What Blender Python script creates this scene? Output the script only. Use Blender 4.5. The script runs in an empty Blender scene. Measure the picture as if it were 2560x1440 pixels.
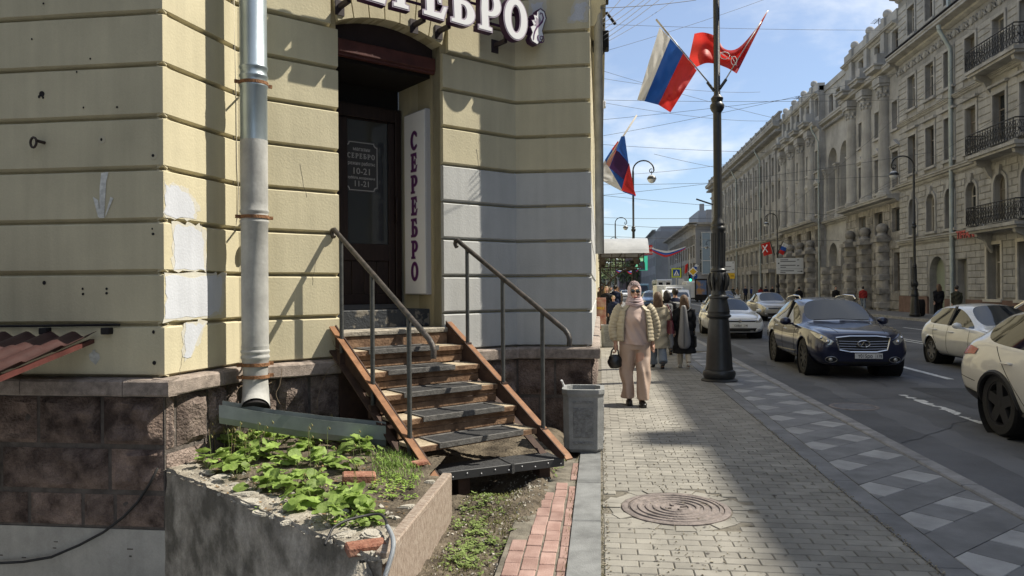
import bpy, bmesh, math, random
from math import sin, cos, pi, radians as R, sqrt, atan2
from mathutils import Vector as V, Matrix, noise
from mathutils.bvhtree import BVHTree
random.seed(11)
rnd = random.uniform
SC = bpy.context.scene
COL = SC.collection

# ---------------------------------------------------------------- camera
FPX = 1828.0                       # focal length in pixels of the 2560 wide photograph
YAW = math.atan(220 / FPX)
cam_data = bpy.data.cameras.new('camera')
cam_data.sensor_width = 36.0
cam_data.lens = 36.0 * FPX / 2560.0
cam_data.clip_start = 0.05
cam_data.clip_end = 5000
cam = bpy.data.objects.new('camera', cam_data)
COL.objects.link(cam)
CAM_O = V((0, 0, 1.6))
CAM_R = (Matrix.Rotation(YAW, 3, 'Z') @ Matrix.Rotation(R(90.1), 3, 'X') @ Matrix.Rotation(R(-0.42), 3, 'Z'))
cam.matrix_world = Matrix.Translation(CAM_O) @ CAM_R.to_4x4()
SC.camera = cam

# ---------------------------------------------------------------- light
SUN_EL = R(50.5)
SUN_AZ = atan2(.959, .284)         # measured from +Y towards +X
TO_SUN = V((sin(SUN_AZ) * cos(SUN_EL), cos(SUN_AZ) * cos(SUN_EL), sin(SUN_EL)))
sun_data = bpy.data.lights.new('sun', 'SUN')
sun_data.energy = 5.0
sun_data.angle = R(0.53)
sun_data.color = (1.0, .93, .80)
sun = bpy.data.objects.new('sun', sun_data)
sun.rotation_euler = TO_SUN.to_track_quat('Z', 'Y').to_euler()
sun.location = (10, 0, 40)
COL.objects.link(sun)

world = bpy.data.worlds.new('World')
SC.world = world
world.use_nodes = True
_n = world.node_tree.nodes
_l = world.node_tree.links
_n.clear()
w_out = _n.new('ShaderNodeOutputWorld')
w_bg = _n.new('ShaderNodeBackground')
w_bg.inputs['Strength'].default_value = 0.069
w_sky = _n.new('ShaderNodeTexSky')
w_sky.sky_type = 'NISHITA'
w_sky.sun_disc = False
w_sky.sun_elevation = SUN_EL
w_sky.sun_rotation = SUN_AZ
w_sky.altitude = 0
w_sky.air_density = 1.0
w_sky.dust_density = 0.6
w_sky.ozone_density = 2.0
w_tc = _n.new('ShaderNodeTexCoord')
# clouds: noise on the direction squeezed towards the horizon (a flat cloud deck far above)
w_sep = _n.new('ShaderNodeSeparateXYZ')
_l.new(w_tc.outputs['Generated'], w_sep.inputs[0])
def wmath(op, a, b=None, c=None):
    m = _n.new('ShaderNodeMath'); m.operation = op
    for i, v in enumerate((a, b, c)):
        if v is None: continue
        if isinstance(v, (int, float)): m.inputs[i].default_value = v
        else: _l.new(v, m.inputs[i])
    return m.outputs[0]
zc = wmath('ADD', wmath('MAXIMUM', w_sep.outputs['Z'], 0.0), 0.22)
cxy = _n.new('ShaderNodeCombineXYZ')
_l.new(wmath('DIVIDE', w_sep.outputs['X'], zc), cxy.inputs[0])
_l.new(wmath('DIVIDE', w_sep.outputs['Y'], zc), cxy.inputs[1])
cxy.inputs[2].default_value = 5.2
w_no = _n.new('ShaderNodeTexNoise')
w_no.inputs['Scale'].default_value = 1.55
w_no.inputs['Detail'].default_value = 7
w_no.inputs['Roughness'].default_value = 0.56
w_no.inputs['Distortion'].default_value = 0.25
_l.new(cxy.outputs[0], w_no.inputs['Vector'])
w_ramp = _n.new('ShaderNodeValToRGB')
w_ramp.color_ramp.interpolation = 'EASE'
w_ramp.color_ramp.elements[0].position = 0.44
w_ramp.color_ramp.elements[0].color = (0.20, .20, .20, 1)
w_ramp.color_ramp.elements[1].position = 0.68
w_ramp.color_ramp.elements[1].color = (0.95, .95, .95, 1)
_l.new(w_no.outputs['Fac'], w_ramp.inputs[0])
# thin white veil low over the horizon
veil = wmath('MULTIPLY', wmath('POWER', wmath('SUBTRACT', 1.0, wmath('MINIMUM', wmath('MAXIMUM', w_sep.outputs['Z'], 0.0), 1.0)), 7.0), 0.55)
cf = wmath('MINIMUM', wmath('MAXIMUM', w_ramp.outputs[0], veil), 1.0)
w_mix = _n.new('ShaderNodeMix'); w_mix.data_type = 'RGBA'
_l.new(cf, w_mix.inputs['Factor'])
w_tint = _n.new('ShaderNodeMix'); w_tint.data_type = 'RGBA'; w_tint.blend_type = 'MULTIPLY'; w_tint.inputs['Factor'].default_value = 1
_l.new(w_sky.outputs[0], w_tint.inputs[6]); w_tint.inputs[7].default_value = (1.15, 1.32, 1.50, 1)
_l.new(w_tint.outputs[2], w_mix.inputs[6])
w_mix.inputs[7].default_value = (10.2, 10.7, 11.3, 1)
_l.new(w_mix.outputs[2], w_bg.inputs['Color'])
_l.new(w_bg.outputs[0], w_out.inputs['Surface'])

SC.view_settings.view_transform = 'Standard'
SC.view_settings.look = 'None'
SC.view_settings.gamma = 1
SC.view_settings.use_curve_mapping = False
SC.view_settings.exposure = 0.56
SC.render.engine = 'CYCLES'
SC.cycles.max_bounces = 6
SC.cycles.diffuse_bounces = 3
SC.cycles.glossy_bounces = 3
SC.cycles.use_denoising = True

# ---------------------------------------------------------------- pixel -> place (2560x1440 photograph coordinates)
def ray(px, py): return CAM_R @ V(((px - 1280) / FPX, -(py - 720) / FPX, -1))
def P(px, py, z=0.0):
    r = ray(px, py); return CAM_O + r * ((z - CAM_O.z) / r.z)
def Q(px, py, d): return CAM_O + ray(px, py) * d
def SX(px, py, x):
    r = ray(px, py); return CAM_O + r * (x / r.x)
def SY(px, py, y):
    r = ray(px, py); return CAM_O + r * (y / r.y)
def frame(o, u):
    u = V((u[0], u[1], 0)).normalized(); w = V((-u.y, u.x, 0))
    m = Matrix.Identity(4)
    for i in range(3): m[i][0] = u[i]; m[i][1] = w[i]; m[i][2] = (0, 0, 1)[i]
    m[0][3], m[1][3], m[2][3] = o[0], o[1], (o[2] if len(o) > 2 else 0)
    return m
def WF(px, py, F, d=0.0):          # pixel -> local coordinates of a wall frame, d into the wall
    Fi = F.inverted(); o = Fi @ CAM_O; r = Fi.to_3x3() @ ray(px, py)
    t = (d - o.y) / r.y; return o + r * t

# ---------------------------------------------------------------- materials
def mat(name, col, rough=.75, var=.0, sc=4.0, col2=None, bump=0., bsc=40., metal=0., coat=0., spec=.4, rand=0., stretch=None,
        lo=.35, hi=.65, emit=0., streak=0., alpha=1., trans=0., bdist=.02, fine=0., det=5.):
    m = bpy.data.materials.new(name); m.use_nodes = True
    N, L = m.node_tree.nodes, m.node_tree.links
    b = N['Principled BSDF']
    b.inputs['Roughness'].default_value = rough
    b.inputs['Metallic'].default_value = metal
    b.inputs['Specular IOR Level'].default_value = spec
    b.inputs['Coat Weight'].default_value = coat
    b.inputs['Coat Roughness'].default_value = .04
    b.inputs['Transmission Weight'].default_value = trans
    c4 = (*col, 1)
    b.inputs['Base Color'].default_value = c4
    if emit:
        b.inputs['Emission Color'].default_value = c4; b.inputs['Emission Strength'].default_value = emit
    if not (var or col2 or bump or rand or fine): return m
    geo = N.new('ShaderNodeNewGeometry'); vec = geo.outputs['Position']
    if stretch:
        mp = N.new('ShaderNodeMapping'); mp.inputs['Scale'].default_value = stretch
        L.new(vec, mp.inputs[0]); vec = mp.outputs[0]
    out = None
    if var or col2:
        no = N.new('ShaderNodeTexNoise'); no.inputs['Scale'].default_value = sc; no.inputs['Detail'].default_value = det
        no.inputs['Roughness'].default_value = .62
        L.new(vec, no.inputs['Vector'])
        rp = N.new('ShaderNodeValToRGB')
        rp.color_ramp.elements[0].position = lo; rp.color_ramp.elements[1].position = hi
        a = tuple(x * (1 - var) for x in col); z = col2 if col2 else tuple(min(1, x * (1 + var)) for x in col)
        rp.color_ramp.elements[0].color = (*a, 1); rp.color_ramp.elements[1].color = (*z, 1)
        L.new(no.outputs['Fac'], rp.inputs[0]); out = rp.outputs[0]
    def mul(o, fac_out, lo_, hi_):
        mr = N.new('ShaderNodeMapRange'); mr.inputs[3].default_value = lo_; mr.inputs[4].default_value = hi_
        L.new(fac_out, mr.inputs[0])
        vm = N.new('ShaderNodeVectorMath'); vm.operation = 'SCALE'
        if o is None: vm.inputs[0].default_value = col
        else: L.new(o, vm.inputs[0])
        L.new(mr.outputs[0], vm.inputs['Scale']); return vm.outputs[0]
    if fine:
        nf = N.new('ShaderNodeTexNoise'); nf.inputs['Scale'].default_value = bsc * 2.2; nf.inputs['Detail'].default_value = 2
        L.new(geo.outputs['Position'], nf.inputs['Vector'])
        out = mul(out, nf.outputs['Fac'], 1 - fine * 1.6, 1 + fine * 1.6)
    if rand:
        oi = N.new('ShaderNodeObjectInfo'); out = mul(out, oi.outputs['Random'], 1 - rand, 1 + rand)
    if streak:
        mp = N.new('ShaderNodeMapping'); mp.inputs['Scale'].default_value = (7, 7, .55)
        L.new(geo.outputs['Position'], mp.inputs[0])
        ns = N.new('ShaderNodeTexNoise'); ns.inputs['Scale'].default_value = 1.4; ns.inputs['Detail'].default_value = 6
        L.new(mp.outputs[0], ns.inputs['Vector']); out = mul(out, ns.outputs['Fac'], 1 - streak, 1 + streak)
    if out is not None: L.new(out, b.inputs['Base Color'])
    if bump:
        nb = N.new('ShaderNodeTexNoise'); nb.inputs['Scale'].default_value = bsc; nb.inputs['Detail'].default_value = 6
        L.new(vec, nb.inputs['Vector'])
        bp = N.new('ShaderNodeBump'); bp.inputs['Strength'].default_value = bump; bp.inputs['Distance'].default_value = bdist
        L.new(nb.outputs['Fac'], bp.inputs['Height']); L.new(bp.outputs[0], b.inputs['Normal'])
    return m

# ---------------------------------------------------------------- mesh builder
class MB:
    def __init__(s): s.v, s.f, s.mi, s.k = [], [], [], 0
    def add(s, vs, fs, M=None):
        o = len(s.v)
        s.v += [tuple(M @ V(p)) if M else tuple(p) for p in vs]
        s.f += [tuple(i + o for i in f) for f in fs]; s.mi += [s.k] * len(fs); return s
    def box(s, a, b, M=None, bev=0.):
        (x0, y0, z0), (x1, y1, z1) = a, b
        if not bev:
            return s.add([(x0, y0, z0), (x1, y0, z0), (x1, y1, z0), (x0, y1, z0), (x0, y0, z1), (x1, y0, z1), (x1, y1, z1), (x0, y1, z1)],
                         [(3, 2, 1, 0), (4, 5, 6, 7), (0, 1, 5, 4), (1, 2, 6, 5), (2, 3, 7, 6), (3, 0, 4, 7)], M)
        e = bev; vs = []
        for z in ((z0, 1), (z1, -1)):
            for (x, sx), (y, sy) in (((x0, 1), (y0, 1)), ((x1, -1), (y0, 1)), ((x1, -1), (y1, -1)), ((x0, 1), (y1, -1))):
                vs += [(x, y + sy * e, z[0] + z[1] * e), (x + sx * e, y, z[0] + z[1] * e), (x + sx * e, y + sy * e, z[0])]
        f = []
        B = [(0, 3), (3, 6), (6, 9), (9, 0)]
        q = lambda c, k: c * 3 + k
        f += [tuple(q(c, 2) for c in (3, 2, 1, 0)), tuple(q(c, 2) for c in (4, 5, 6, 7))]
        side = [(0, 1, 1, 1), (1, 2, 0, 0), (2, 3, 1, 1), (3, 0, 0, 0)]
        for a_, b_, ka, kb in side:
            f.append((q(a_, ka), q(b_, kb), q(b_ + 4, kb), q(a_ + 4, ka)))
            f.append((q(a_, 2), q(b_, 2), q(b_, kb), q(a_, ka)))
            f.append((q(a_ + 4, ka), q(b_ + 4, kb), q(b_ + 4, 2), q(a_ + 4, 2)))
        for c in range(4):
            k0, k1 = (0, 1) if c % 2 == 0 else (1, 0)
            f.append((q(c, k0), q(c, k1), q(c + 4, k1), q(c + 4, k0)))
            f.append((q(c, 0), q(c, 1), q(c, 2)) if c % 2 == 1 else (q(c, 1), q(c, 0), q(c, 2)))
            f.append((q(c + 4, 1), q(c + 4, 0), q(c + 4, 2)) if c % 2 == 1 else (q(c + 4, 0), q(c + 4, 1), q(c + 4, 2)))
        return s.add(vs, f, M)
    def tube(s, pts, r, n=8, M=None, caps=True):
        pts = [V(p) for p in pts]; rs = r if isinstance(r, (list, tuple)) else [r] * len(pts)
        vs, fs = [], []; up = None
        for i, p in enumerate(pts):
            t = (pts[min(i + 1, len(pts) - 1)] - pts[max(i - 1, 0)])
            t = t.normalized() if t.length > 1e-9 else V((0, 0, 1))
            if up is None: up = t.orthogonal().normalized()
            up = (up - t * up.dot(t)); up = up.normalized() if up.length > 1e-6 else t.orthogonal().normalized()
            w = t.cross(up)
            for k in range(n):
                a = 2 * pi * k / n; vs.append(p + (up * cos(a) + w * sin(a)) * rs[i])
        for i in range(len(pts) - 1):
            for k in range(n):
                k2 = (k + 1) % n; fs.append((i * n + k, i * n + k2, (i + 1) * n + k2, (i + 1) * n + k))
        if caps: fs += [tuple(range(n - 1, -1, -1)), tuple(range((len(pts) - 1) * n, len(pts) * n))]
        return s.add(vs, fs, M)
    def lathe(s, prof, n=24, M=None, caps=True):
        vs, fs = [], []
        for r, z in prof:
            for k in range(n):
                a = 2 * pi * k / n; vs.append((r * cos(a), r * sin(a), z))
        for i in range(len(prof) - 1):
            for k in range(n):
                k2 = (k + 1) % n; fs.append((i * n + k, i * n + k2, (i + 1) * n + k2, (i + 1) * n + k))
        if caps: fs += [tuple(range(n - 1, -1, -1)), tuple(range((len(prof) - 1) * n, len(prof) * n))]
        return s.add(vs, fs, M)
    def prism(s, poly, d0, d1, M=None, axis='y'):      # poly in (a, b); extruded along axis from d0 to d1
        n = len(poly)
        mk = {'y': lambda a, b, d: (a, d, b), 'z': lambda a, b, d: (a, b, d), 'x': lambda a, b, d: (d, a, b)}[axis]
        vs = [mk(a, b, d0) for a, b in poly] + [mk(a, b, d1) for a, b in poly]
        fs = [tuple(range(n)), tuple(range(2 * n - 1, n - 1, -1))] + [((i + 1) % n, i, n + i, n + (i + 1) % n) for i in range(n)]
        return s.add(vs, fs, M)
    def grid(s, fn, nu, nv, M=None, wrap=False):
        vs = [fn(i / nu, j / nv) for j in range(nv + 1) for i in range(nu + (0 if wrap else 1))]
        w = nu if wrap else nu + 1; fs = []
        for j in range(nv):
            for i in range(nu):
                i2 = (i + 1) % w; fs.append((j * w + i, j * w + i2, (j + 1) * w + i2, (j + 1) * w + i))
        return s.add(vs, fs, M)
    def ball(s, c, r, n=12, m=8, M=None):
        r = r if isinstance(r, (tuple, list)) else (r, r, r)
        return s.grid(lambda u, v: (c[0] + r[0] * cos(2 * pi * u) * sin(pi * (.002 + v * .996)), c[1] + r[1] * sin(2 * pi * u) * sin(pi * (.002 + v * .996)),
                                    c[2] - r[2] * cos(pi * (.002 + v * .996))), n, m, M, True)
    def mesh(s, name, mats=None, smooth=False, fixn=True):
        me = bpy.data.meshes.new(name); me.from_pydata(s.v, [], s.f)
        for m in (mats if isinstance(mats, (list, tuple)) else [mats]):
            if m: me.materials.append(m)
        if any(s.mi): me.polygons.foreach_set('material_index', s.mi)
        if fixn:
            bm = bmesh.new(); bm.from_mesh(me); bmesh.ops.recalc_face_normals(bm, faces=bm.faces); bm.to_mesh(me); bm.free()
        if smooth: shade(me, smooth)
        me.update(); return me
    def obj(s, name, mats, par=None, smooth=False, w=False, fixn=True):
        return link(name, s.mesh(name, mats, smooth, fixn), par, w)
def shade(me, ang=True):
    me.polygons.foreach_set('use_smooth', [True] * len(me.polygons))
    if ang is not True:
        try: me.set_sharp_from_angle(angle=R(ang))
        except Exception: pass
def wmat(o):
    m = o.matrix_parent_inverse @ o.matrix_basis
    return wmat(o.parent) @ m if o.parent else m
def link(name, me, par=None, w=False, M=None):
    o = bpy.data.objects.new(name, me); COL.objects.link(o)
    if M is not None: o.matrix_basis = M
    if par:
        o.parent = par
        if w: o.matrix_parent_inverse = wmat(par).inverted()
    return o
def tag(o, label=None, cat=None, group=None, kind=None):
    if label: o['label'] = label
    if cat: o['category'] = cat
    if group: o['group'] = group
    if kind: o['kind'] = kind
    return o
def thing(name, label, cat, loc=(0, 0, 0), rz=0., group=None):
    o = bpy.data.objects.new(name, None); COL.objects.link(o)
    o.empty_display_size = .2; o.location = loc; o.rotation_euler = (0, 0, rz)
    return tag(o, label, cat, group)
def copy_tree(o, par=None):
    c = o.copy(); COL.objects.link(c)
    if par: c.parent = par
    for ch in list(o.children): copy_tree(ch, c)
    return c
def evaluated(o):                  # mesh of an object with its modifiers applied
    dg = bpy.context.evaluated_depsgraph_get()
    return bpy.data.meshes.new_from_object(o.evaluated_get(dg))
def modded(me, mods):              # a mesh run through modifiers, as a new mesh
    o = bpy.data.objects.new('work', me); COL.objects.link(o)
    for typ, kw in mods:
        md = o.modifiers.new('m', typ)
        for k, v in kw.items(): setattr(md, k, v)
    r = evaluated(o); bpy.data.objects.remove(o); return r
def crv(splines, extrude=0., offset=0., bevel=0., res=2):
    c = bpy.data.curves.new('work', 'CURVE'); c.dimensions = '2D'; c.fill_mode = 'BOTH'
    c.extrude = extrude; c.offset = offset; c.bevel_depth = bevel; c.bevel_resolution = 0
    for pts in splines:
        sp = c.splines.new('POLY'); sp.points.add(len(pts) - 1); sp.use_cyclic_u = True
        for i, p in enumerate(pts): sp.points[i].co = (p[0], p[1], 0, 1)
    o = bpy.data.objects.new('work', c); COL.objects.link(o); me = evaluated(o)
    bpy.data.objects.remove(o); bpy.data.curves.remove(c); return me
def text_mesh(t, size, extrude=.0005, align='CENTER', shear=0., offset=0.):
    c = bpy.data.curves.new('work', 'FONT'); c.body = t; c.size = size; c.extrude = extrude; c.align_x = align; c.align_y = 'CENTER'
    c.shear = shear; c.resolution_u = 2; c.offset = offset
    o = bpy.data.objects.new('work', c); COL.objects.link(o); me = evaluated(o)
    bpy.data.objects.remove(o); bpy.data.curves.remove(c); return me
def set_mat(me, m):
    me.materials.clear(); me.materials.append(m); return me
def smoothstep(a, b, x):
    t = max(0, min(1, (x - a) / (b - a))); return t * t * (3 - 2 * t)
def nz(x, y=0., z=0.): return noise.noise((x, y, z))
def lerp(a, b, t): return a + (b - a) * t
def plane_map(o, x, y):            # matrix with local x -> x, local y -> y
    x = V(x).normalized(); y = V(y); y = (y - x * x.dot(y)).normalized(); z = x.cross(y); m = Matrix.Identity(4)
    for i in range(3): m[i][0], m[i][1], m[i][2], m[i][3] = x[i], y[i], z[i], o[i]
    return m
# ================================================================ the setting: ground, road, pavements
M_asph = mat('asphalt', (.108, .110, .117), .85, .28, .55, bump=.5, bsc=160, fine=.35)
M_paver = mat('paver_concrete', (.247, .234, .204), .9, .16, 3.0, bump=.35, bsc=140, rand=.10, fine=.12)
M_joint = mat('joint_sand', (.155, .14, .112), .95, .4, 9, bump=.4, bsc=90)
M_gran_d = mat('dark_granite', (.165, .164, .163), .7, .22, 3.2, bump=.15, bsc=120, rand=.10, fine=.15)
M_gran_l = mat('light_granite', (.32, .317, .31), .75, .15, 4, bump=.15, bsc=120, rand=.08, fine=.14)
M_gran_strip = mat('strip_granite', (.175, .18, .178), .8, .25, 5, bump=.25, bsc=90, rand=.08, fine=.15)
M_kerb = mat('kerb_granite', (.24, .235, .23), .8, .25, 5, bump=.3, bsc=80, rand=.08, fine=.14)
M_redbrick = mat('red_paver', (.30, .185, .155), .9, .16, 6, col2=(.37, .25, .215), bump=.35, bsc=110, rand=.12, fine=.1)
M_soil = mat('soil', (.075, .058, .040), .95, .35, 6, col2=(.17, .14, .10), bump=1.0, bsc=45, fine=.3, bdist=.03)
M_paint = mat('road_paint', (.60, .60, .58), .8, .25, 8, bump=.2, bsc=90)
M_iron = mat('cast_iron', (.20, .17, .155), .7, .3, 12, metal=.1, bump=.4, bsc=60)

def sheet(name, rects, z, m, kind='structure'):
    b = MB()
    for x0, y0, x1, y1 in rects: b.add([(x0, y0, z), (x1, y0, z), (x1, y1, z), (x0, y1, z)], [(0, 1, 2, 3)])
    o = b.obj(name, m); tag(o, kind=kind); return o
BIG = 2500
ground = sheet('ground', [(-1.06, -300, BIG, BIG), (-BIG, 5.1, -1.06, BIG), (-BIG, -300, -1.06, 1.6), (-BIG, 1.6, -9, 5.1)], -.165, M_asph)
pit = sheet('pit_floor', [(-9, 1.6, -1.06, 5.1)], -1.5, M_joint)
road = sheet('road', [(3.02, -30, 15.7, 420)], -.13, M_asph)
sidewalk = sheet('sidewalk', [(-.22, -6, 2.87, 19.0)], -.007, M_joint)

# far pavement beyond the paver pieces
def brick_mat():
    m = bpy.data.materials.new('far_pavers'); m.use_nodes = True
    N, L = m.node_tree.nodes, m.node_tree.links; b = N['Principled BSDF']; b.inputs['Roughness'].default_value = .9
    g = N.new('ShaderNodeNewGeometry'); t = N.new('ShaderNodeTexBrick')
    t.inputs['Color1'].default_value = (.25, .232, .196, 1); t.inputs['Color2'].default_value = (.21, .195, .165, 1); t.inputs['Mortar'].default_value = (.14, .125, .10, 1)
    t.inputs['Scale'].default_value = 1; t.inputs['Brick Width'].default_value = .2; t.inputs['Row Height'].default_value = .1; t.inputs['Mortar Size'].default_value = .004
    L.new(g.outputs['Position'], t.inputs['Vector']); L.new(t.outputs[0], b.inputs['Base Color']); return m
M_farpav = brick_mat()
sheet('sidewalk_far', [(-.22, 19.0, 1.87, 320)], 0, M_farpav)
sheet('sidewalk_edge', [(1.87, 19.0, 2.87, 320)], 0, M_gran_d)
sheet('opposite_sidewalk', [(15.85, -30, 22, 420)], .0, mat('far_sidewalk', (.15, .145, .14), .9, .2, 2, bump=.3, bsc=40))

# pavers
MAN = V((.535, 5.42, 0)); MANR = .385
def paver_mesh(i, w=.2, d=.1, h=.05, g=.0024, e=.005):
    b = MB(); x, y = w / 2 - g, d / 2 - g
    b.add([(-x, -y, -h), (x, -y, -h), (x, y, -h), (-x, y, -h), (-x, -y, -e), (x, -y, -e), (x, y, -e), (-x, y, -e),
           (-x + e, -y + e, 0), (x - e, -y + e, 0), (x - e, y - e, 0), (-x + e, y - e, 0)],
          [(0, 1, 5, 4), (1, 2, 6, 5), (2, 3, 7, 6), (3, 0, 4, 7), (4, 5, 9, 8), (5, 6, 10, 9), (6, 7, 11, 10), (7, 4, 8, 11), (8, 9, 10, 11)])
    return b.mesh('paver', M_paver)
pv = [paver_mesh(0), paver_mesh(1, d=.0985), paver_mesh(2, w=.198)]
pv_half = paver_mesh(3, w=.1)
cells = []
j = 0; y = 3.45
while y < 19.0:
    off = .1 if j % 2 else 0; x = 0.012
    while x < 1.865 - .04:
        w = .2
        if x < .02 and off: w = .1
        if x + w > 1.875: w = 1.87 - x
        if w > .05: cells.append((x + w / 2, y + .05, w))
        x += w
    y += .1; j += 1
rest = MB(); nobj = 0
for cx, cy, w in cells:
    d = (V((cx, cy, 0)) - MAN).length
    if d < MANR + .13: continue
    dz = .0045 * nz(cx * 1.3, cy * 1.3) + rnd(-.0016, .0016); rz = rnd(-.009, .009)
    if nobj < 292:
        me = pv[(nobj * 7) % 3] if w > .19 else (pv_half if abs(w - .1) < .02 else None)
        if me is None: me = paver_mesh(9, w=w)
        o = link('paver', me, sidewalk, M=Matrix.Translation((cx, cy, dz)) @ Matrix.Rotation(rz, 4, 'Z') @ Matrix.Rotation(rnd(-.012, .012), 4, 'X'))
        nobj += 1
    else:
        s = w / .2; a, b_ = w / 2 - .003, .047
        rest.add([(cx - a, cy - b_, -.03), (cx + a, cy - b_, -.03), (cx + a, cy + b_, -.03), (cx - a, cy + b_, -.03),
                  (cx - a, cy - b_, dz), (cx + a, cy - b_, dz), (cx + a, cy + b_, dz), (cx - a, cy + b_, dz)],
                 [(0, 1, 5, 4), (1, 2, 6, 5), (2, 3, 7, 6), (3, 0, 4, 7), (4, 5, 6, 7)])
def paver_rest_mat():
    m = mat('paver_rest', (.247, .234, .204), .9, .16, 3.0, fine=.12, bsc=140)
    N, L = m.node_tree.nodes, m.node_tree.links; b = N['Principled BSDF']
    g = N.new('ShaderNodeNewGeometry'); mr = N.new('ShaderNodeMapRange'); mr.inputs[3].default_value = .87; mr.inputs[4].default_value = 1.12
    L.new(g.outputs['Random Per Island'], mr.inputs[0]); vm = N.new('ShaderNodeVectorMath'); vm.operation = 'SCALE'
    src = b.inputs['Base Color'].links[0].from_socket; L.new(src, vm.inputs[0]); L.new(mr.outputs[0], vm.inputs['Scale']); L.new(vm.outputs[0], b.inputs['Base Color']); return m
o = rest.obj('pavers', paver_rest_mat(), sidewalk); tag(o, kind='stuff')
# cut pavers round the manhole
a = 0
while a < 2 * pi - .05:
    da = rnd(.2, .42); a1 = min(a + da, 2 * pi)
    r0, r1 = MANR + .015, MANR + rnd(.09, .15)
    b = MB(); z = rnd(-.004, .004)
    g = .012
    b.prism([(MAN.x + r0 * cos(a + g), MAN.y + r0 * sin(a + g)), (MAN.x + r1 * cos(a + g), MAN.y + r1 * sin(a + g)),
             (MAN.x + r1 * cos(a1 - g), MAN.y + r1 * sin(a1 - g)), (MAN.x + r0 * cos(a1 - g), MAN.y + r0 * sin(a1 - g))], -.03, z, axis='z')
    b.obj('paver', M_paver, sidewalk); a = a1
# manhole cover: raised rings on a cast lid
mh = thing('manhole_cover', 'round rusty cast iron manhole cover with concentric rings set in the pavers', 'manhole cover', (MAN.x, MAN.y, 0))
prof = [(.0001, .002), (.05, .002)]
for r in (.085, .14, .195, .25, .305):
    prof += [(r, .002), (r + .006, .011), (r + .022, .011), (r + .028, .002)]
prof += [(.338, .002), (.338, -.02)]
MB().lathe(prof, 56).obj('lid', M_iron, mh, smooth=30)
MB().lathe([(.345, -.02), (.345, .007), (.37, .009), (.388, .003), (.39, -.03)], 56, caps=False).obj('rim', M_iron, mh, smooth=30)
for i in range(4):
    a = i * pi / 2 + .4
    MB().box((-.02, -.008, .002), (.02, .008, .012), Matrix.Translation((.06 * cos(a), .06 * sin(a), 0)) @ Matrix.Rotation(a, 4, 'Z')).obj('lug', M_iron, mh)

# granite strip at the left edge of the pavement, dark band, diagonal tiles, kerb
def clip_poly(poly, x0, x1):
    def half(pts, f):
        out = []
        for i in range(len(pts)):
            p, q = pts[i], pts[(i + 1) % len(pts)]; a, b = f(p), f(q)
            if a >= 0: out.append(p)
            if a * b < 0:
                t = a / (a - b); out.append((p[0] + t * (q[0] - p[0]), p[1] + t * (q[1] - p[1])))
        return out
    poly = half(poly, lambda p: p[0] - x0)
    return half(poly, lambda p: x1 - p[0]) if poly else poly
def shrink(poly, g):
    cx = sum(p[0] for p in poly) / len(poly); cy = sum(p[1] for p in poly) / len(poly); out = []
    for x, y in poly:
        dx, dy = cx - x, cy - y; l = sqrt(dx * dx + dy * dy) + 1e-9; out.append((x + dx / l * min(g, l * .5), y + dy / l * min(g, l * .5)))
    return out
def slab(name, poly, z0, z1, m, par, e=.004):
    n = len(poly); q = shrink(poly, e * 1.4); b = MB()
    vs = [(x, y, z0) for x, y in poly] + [(x, y, z1 - e) for x, y in poly] + [(x, y, z1) for x, y in q]
    fs = [(i, (i + 1) % n, n + (i + 1) % n, n + i) for i in range(n)] + [(n + i, n + (i + 1) % n, 2 * n + (i + 1) % n, 2 * n + i) for i in range(n)] + [tuple(range(2 * n, 3 * n))]
    b.add(vs, fs); return b.obj(name, m, par)
y = 3.3
while y < 19:
    l = rnd(.9, 1.15); slab('slab', [(1.878, y), (2.055, y), (2.055, y + l - .006), (1.878, y + l - .006)], -.03, rnd(-.001, .002), M_gran_d, sidewalk); y += l
y = 3.0
while y < 7.3:
    l = rnd(.95, 1.2); slab('slab', [(-.2, y), (-.006, y), (-.006, y + l - .008), (-.2, y + l - .008)], -.12, rnd(.008, .016), M_gran_strip, sidewalk, .007); y += l
tile_n = 0
k = 0; y0 = 2.2
X0, X1 = 2.063, 2.852; PER = .40
while y0 < 18.2:
    def ln(x, k_): return y0 + k_ * PER + (x - X0) * .93
    if k % 2 == 0:
        poly = [(X0, ln(X0, 0)), (X1, ln(X1, 0)), (X1, ln(X1, 1)), (X0, ln(X0, 1))]
        slab('tile', shrink(poly, .004), -.03, rnd(-.001, .001), M_gran_d, sidewalk)
    else:
        # cut across the band: from the far line to the near line
        for c, i in zip([-.36, -.12, .12, .36, .60, .84], range(6)):
            xa, xb = X0 + c, X0 + c + .24; sh = .20
            poly = [(xa, ln(xa, 1)), (xa + sh, ln(xa + sh, 0)), (xb + sh, ln(xb + sh, 0)), (xb, ln(xb, 1))]
            poly = clip_poly(poly, X0, X1)
            if len(poly) >= 3:
                slab('tile', shrink(poly, .004), -.03, rnd(-.001, .001), M_gran_l if i % 2 else M_gran_d, sidewalk)
    y0 += PER; k += 1
kerb = sheet('kerb', [(2.858, -6, 2.87, 19)], -.012, M_joint)
y = 3.2; kn = 0
while y < 60:
    l = rnd(.85, 1.1); s_ = rnd(-.004, .004)
    b = MB(); b.box((2.872 + s_, y, -.16), (3.02 + s_, y + l - .008, .004 + rnd(-.004, .004)), bev=.012); b.obj('kerbstone', M_kerb, kerb); y += l
far_kerb = MB().box((15.7, -30, -.16), (15.85, 420, .003)).obj('opposite_kerb', M_kerb); tag(far_kerb, kind='structure')

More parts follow.
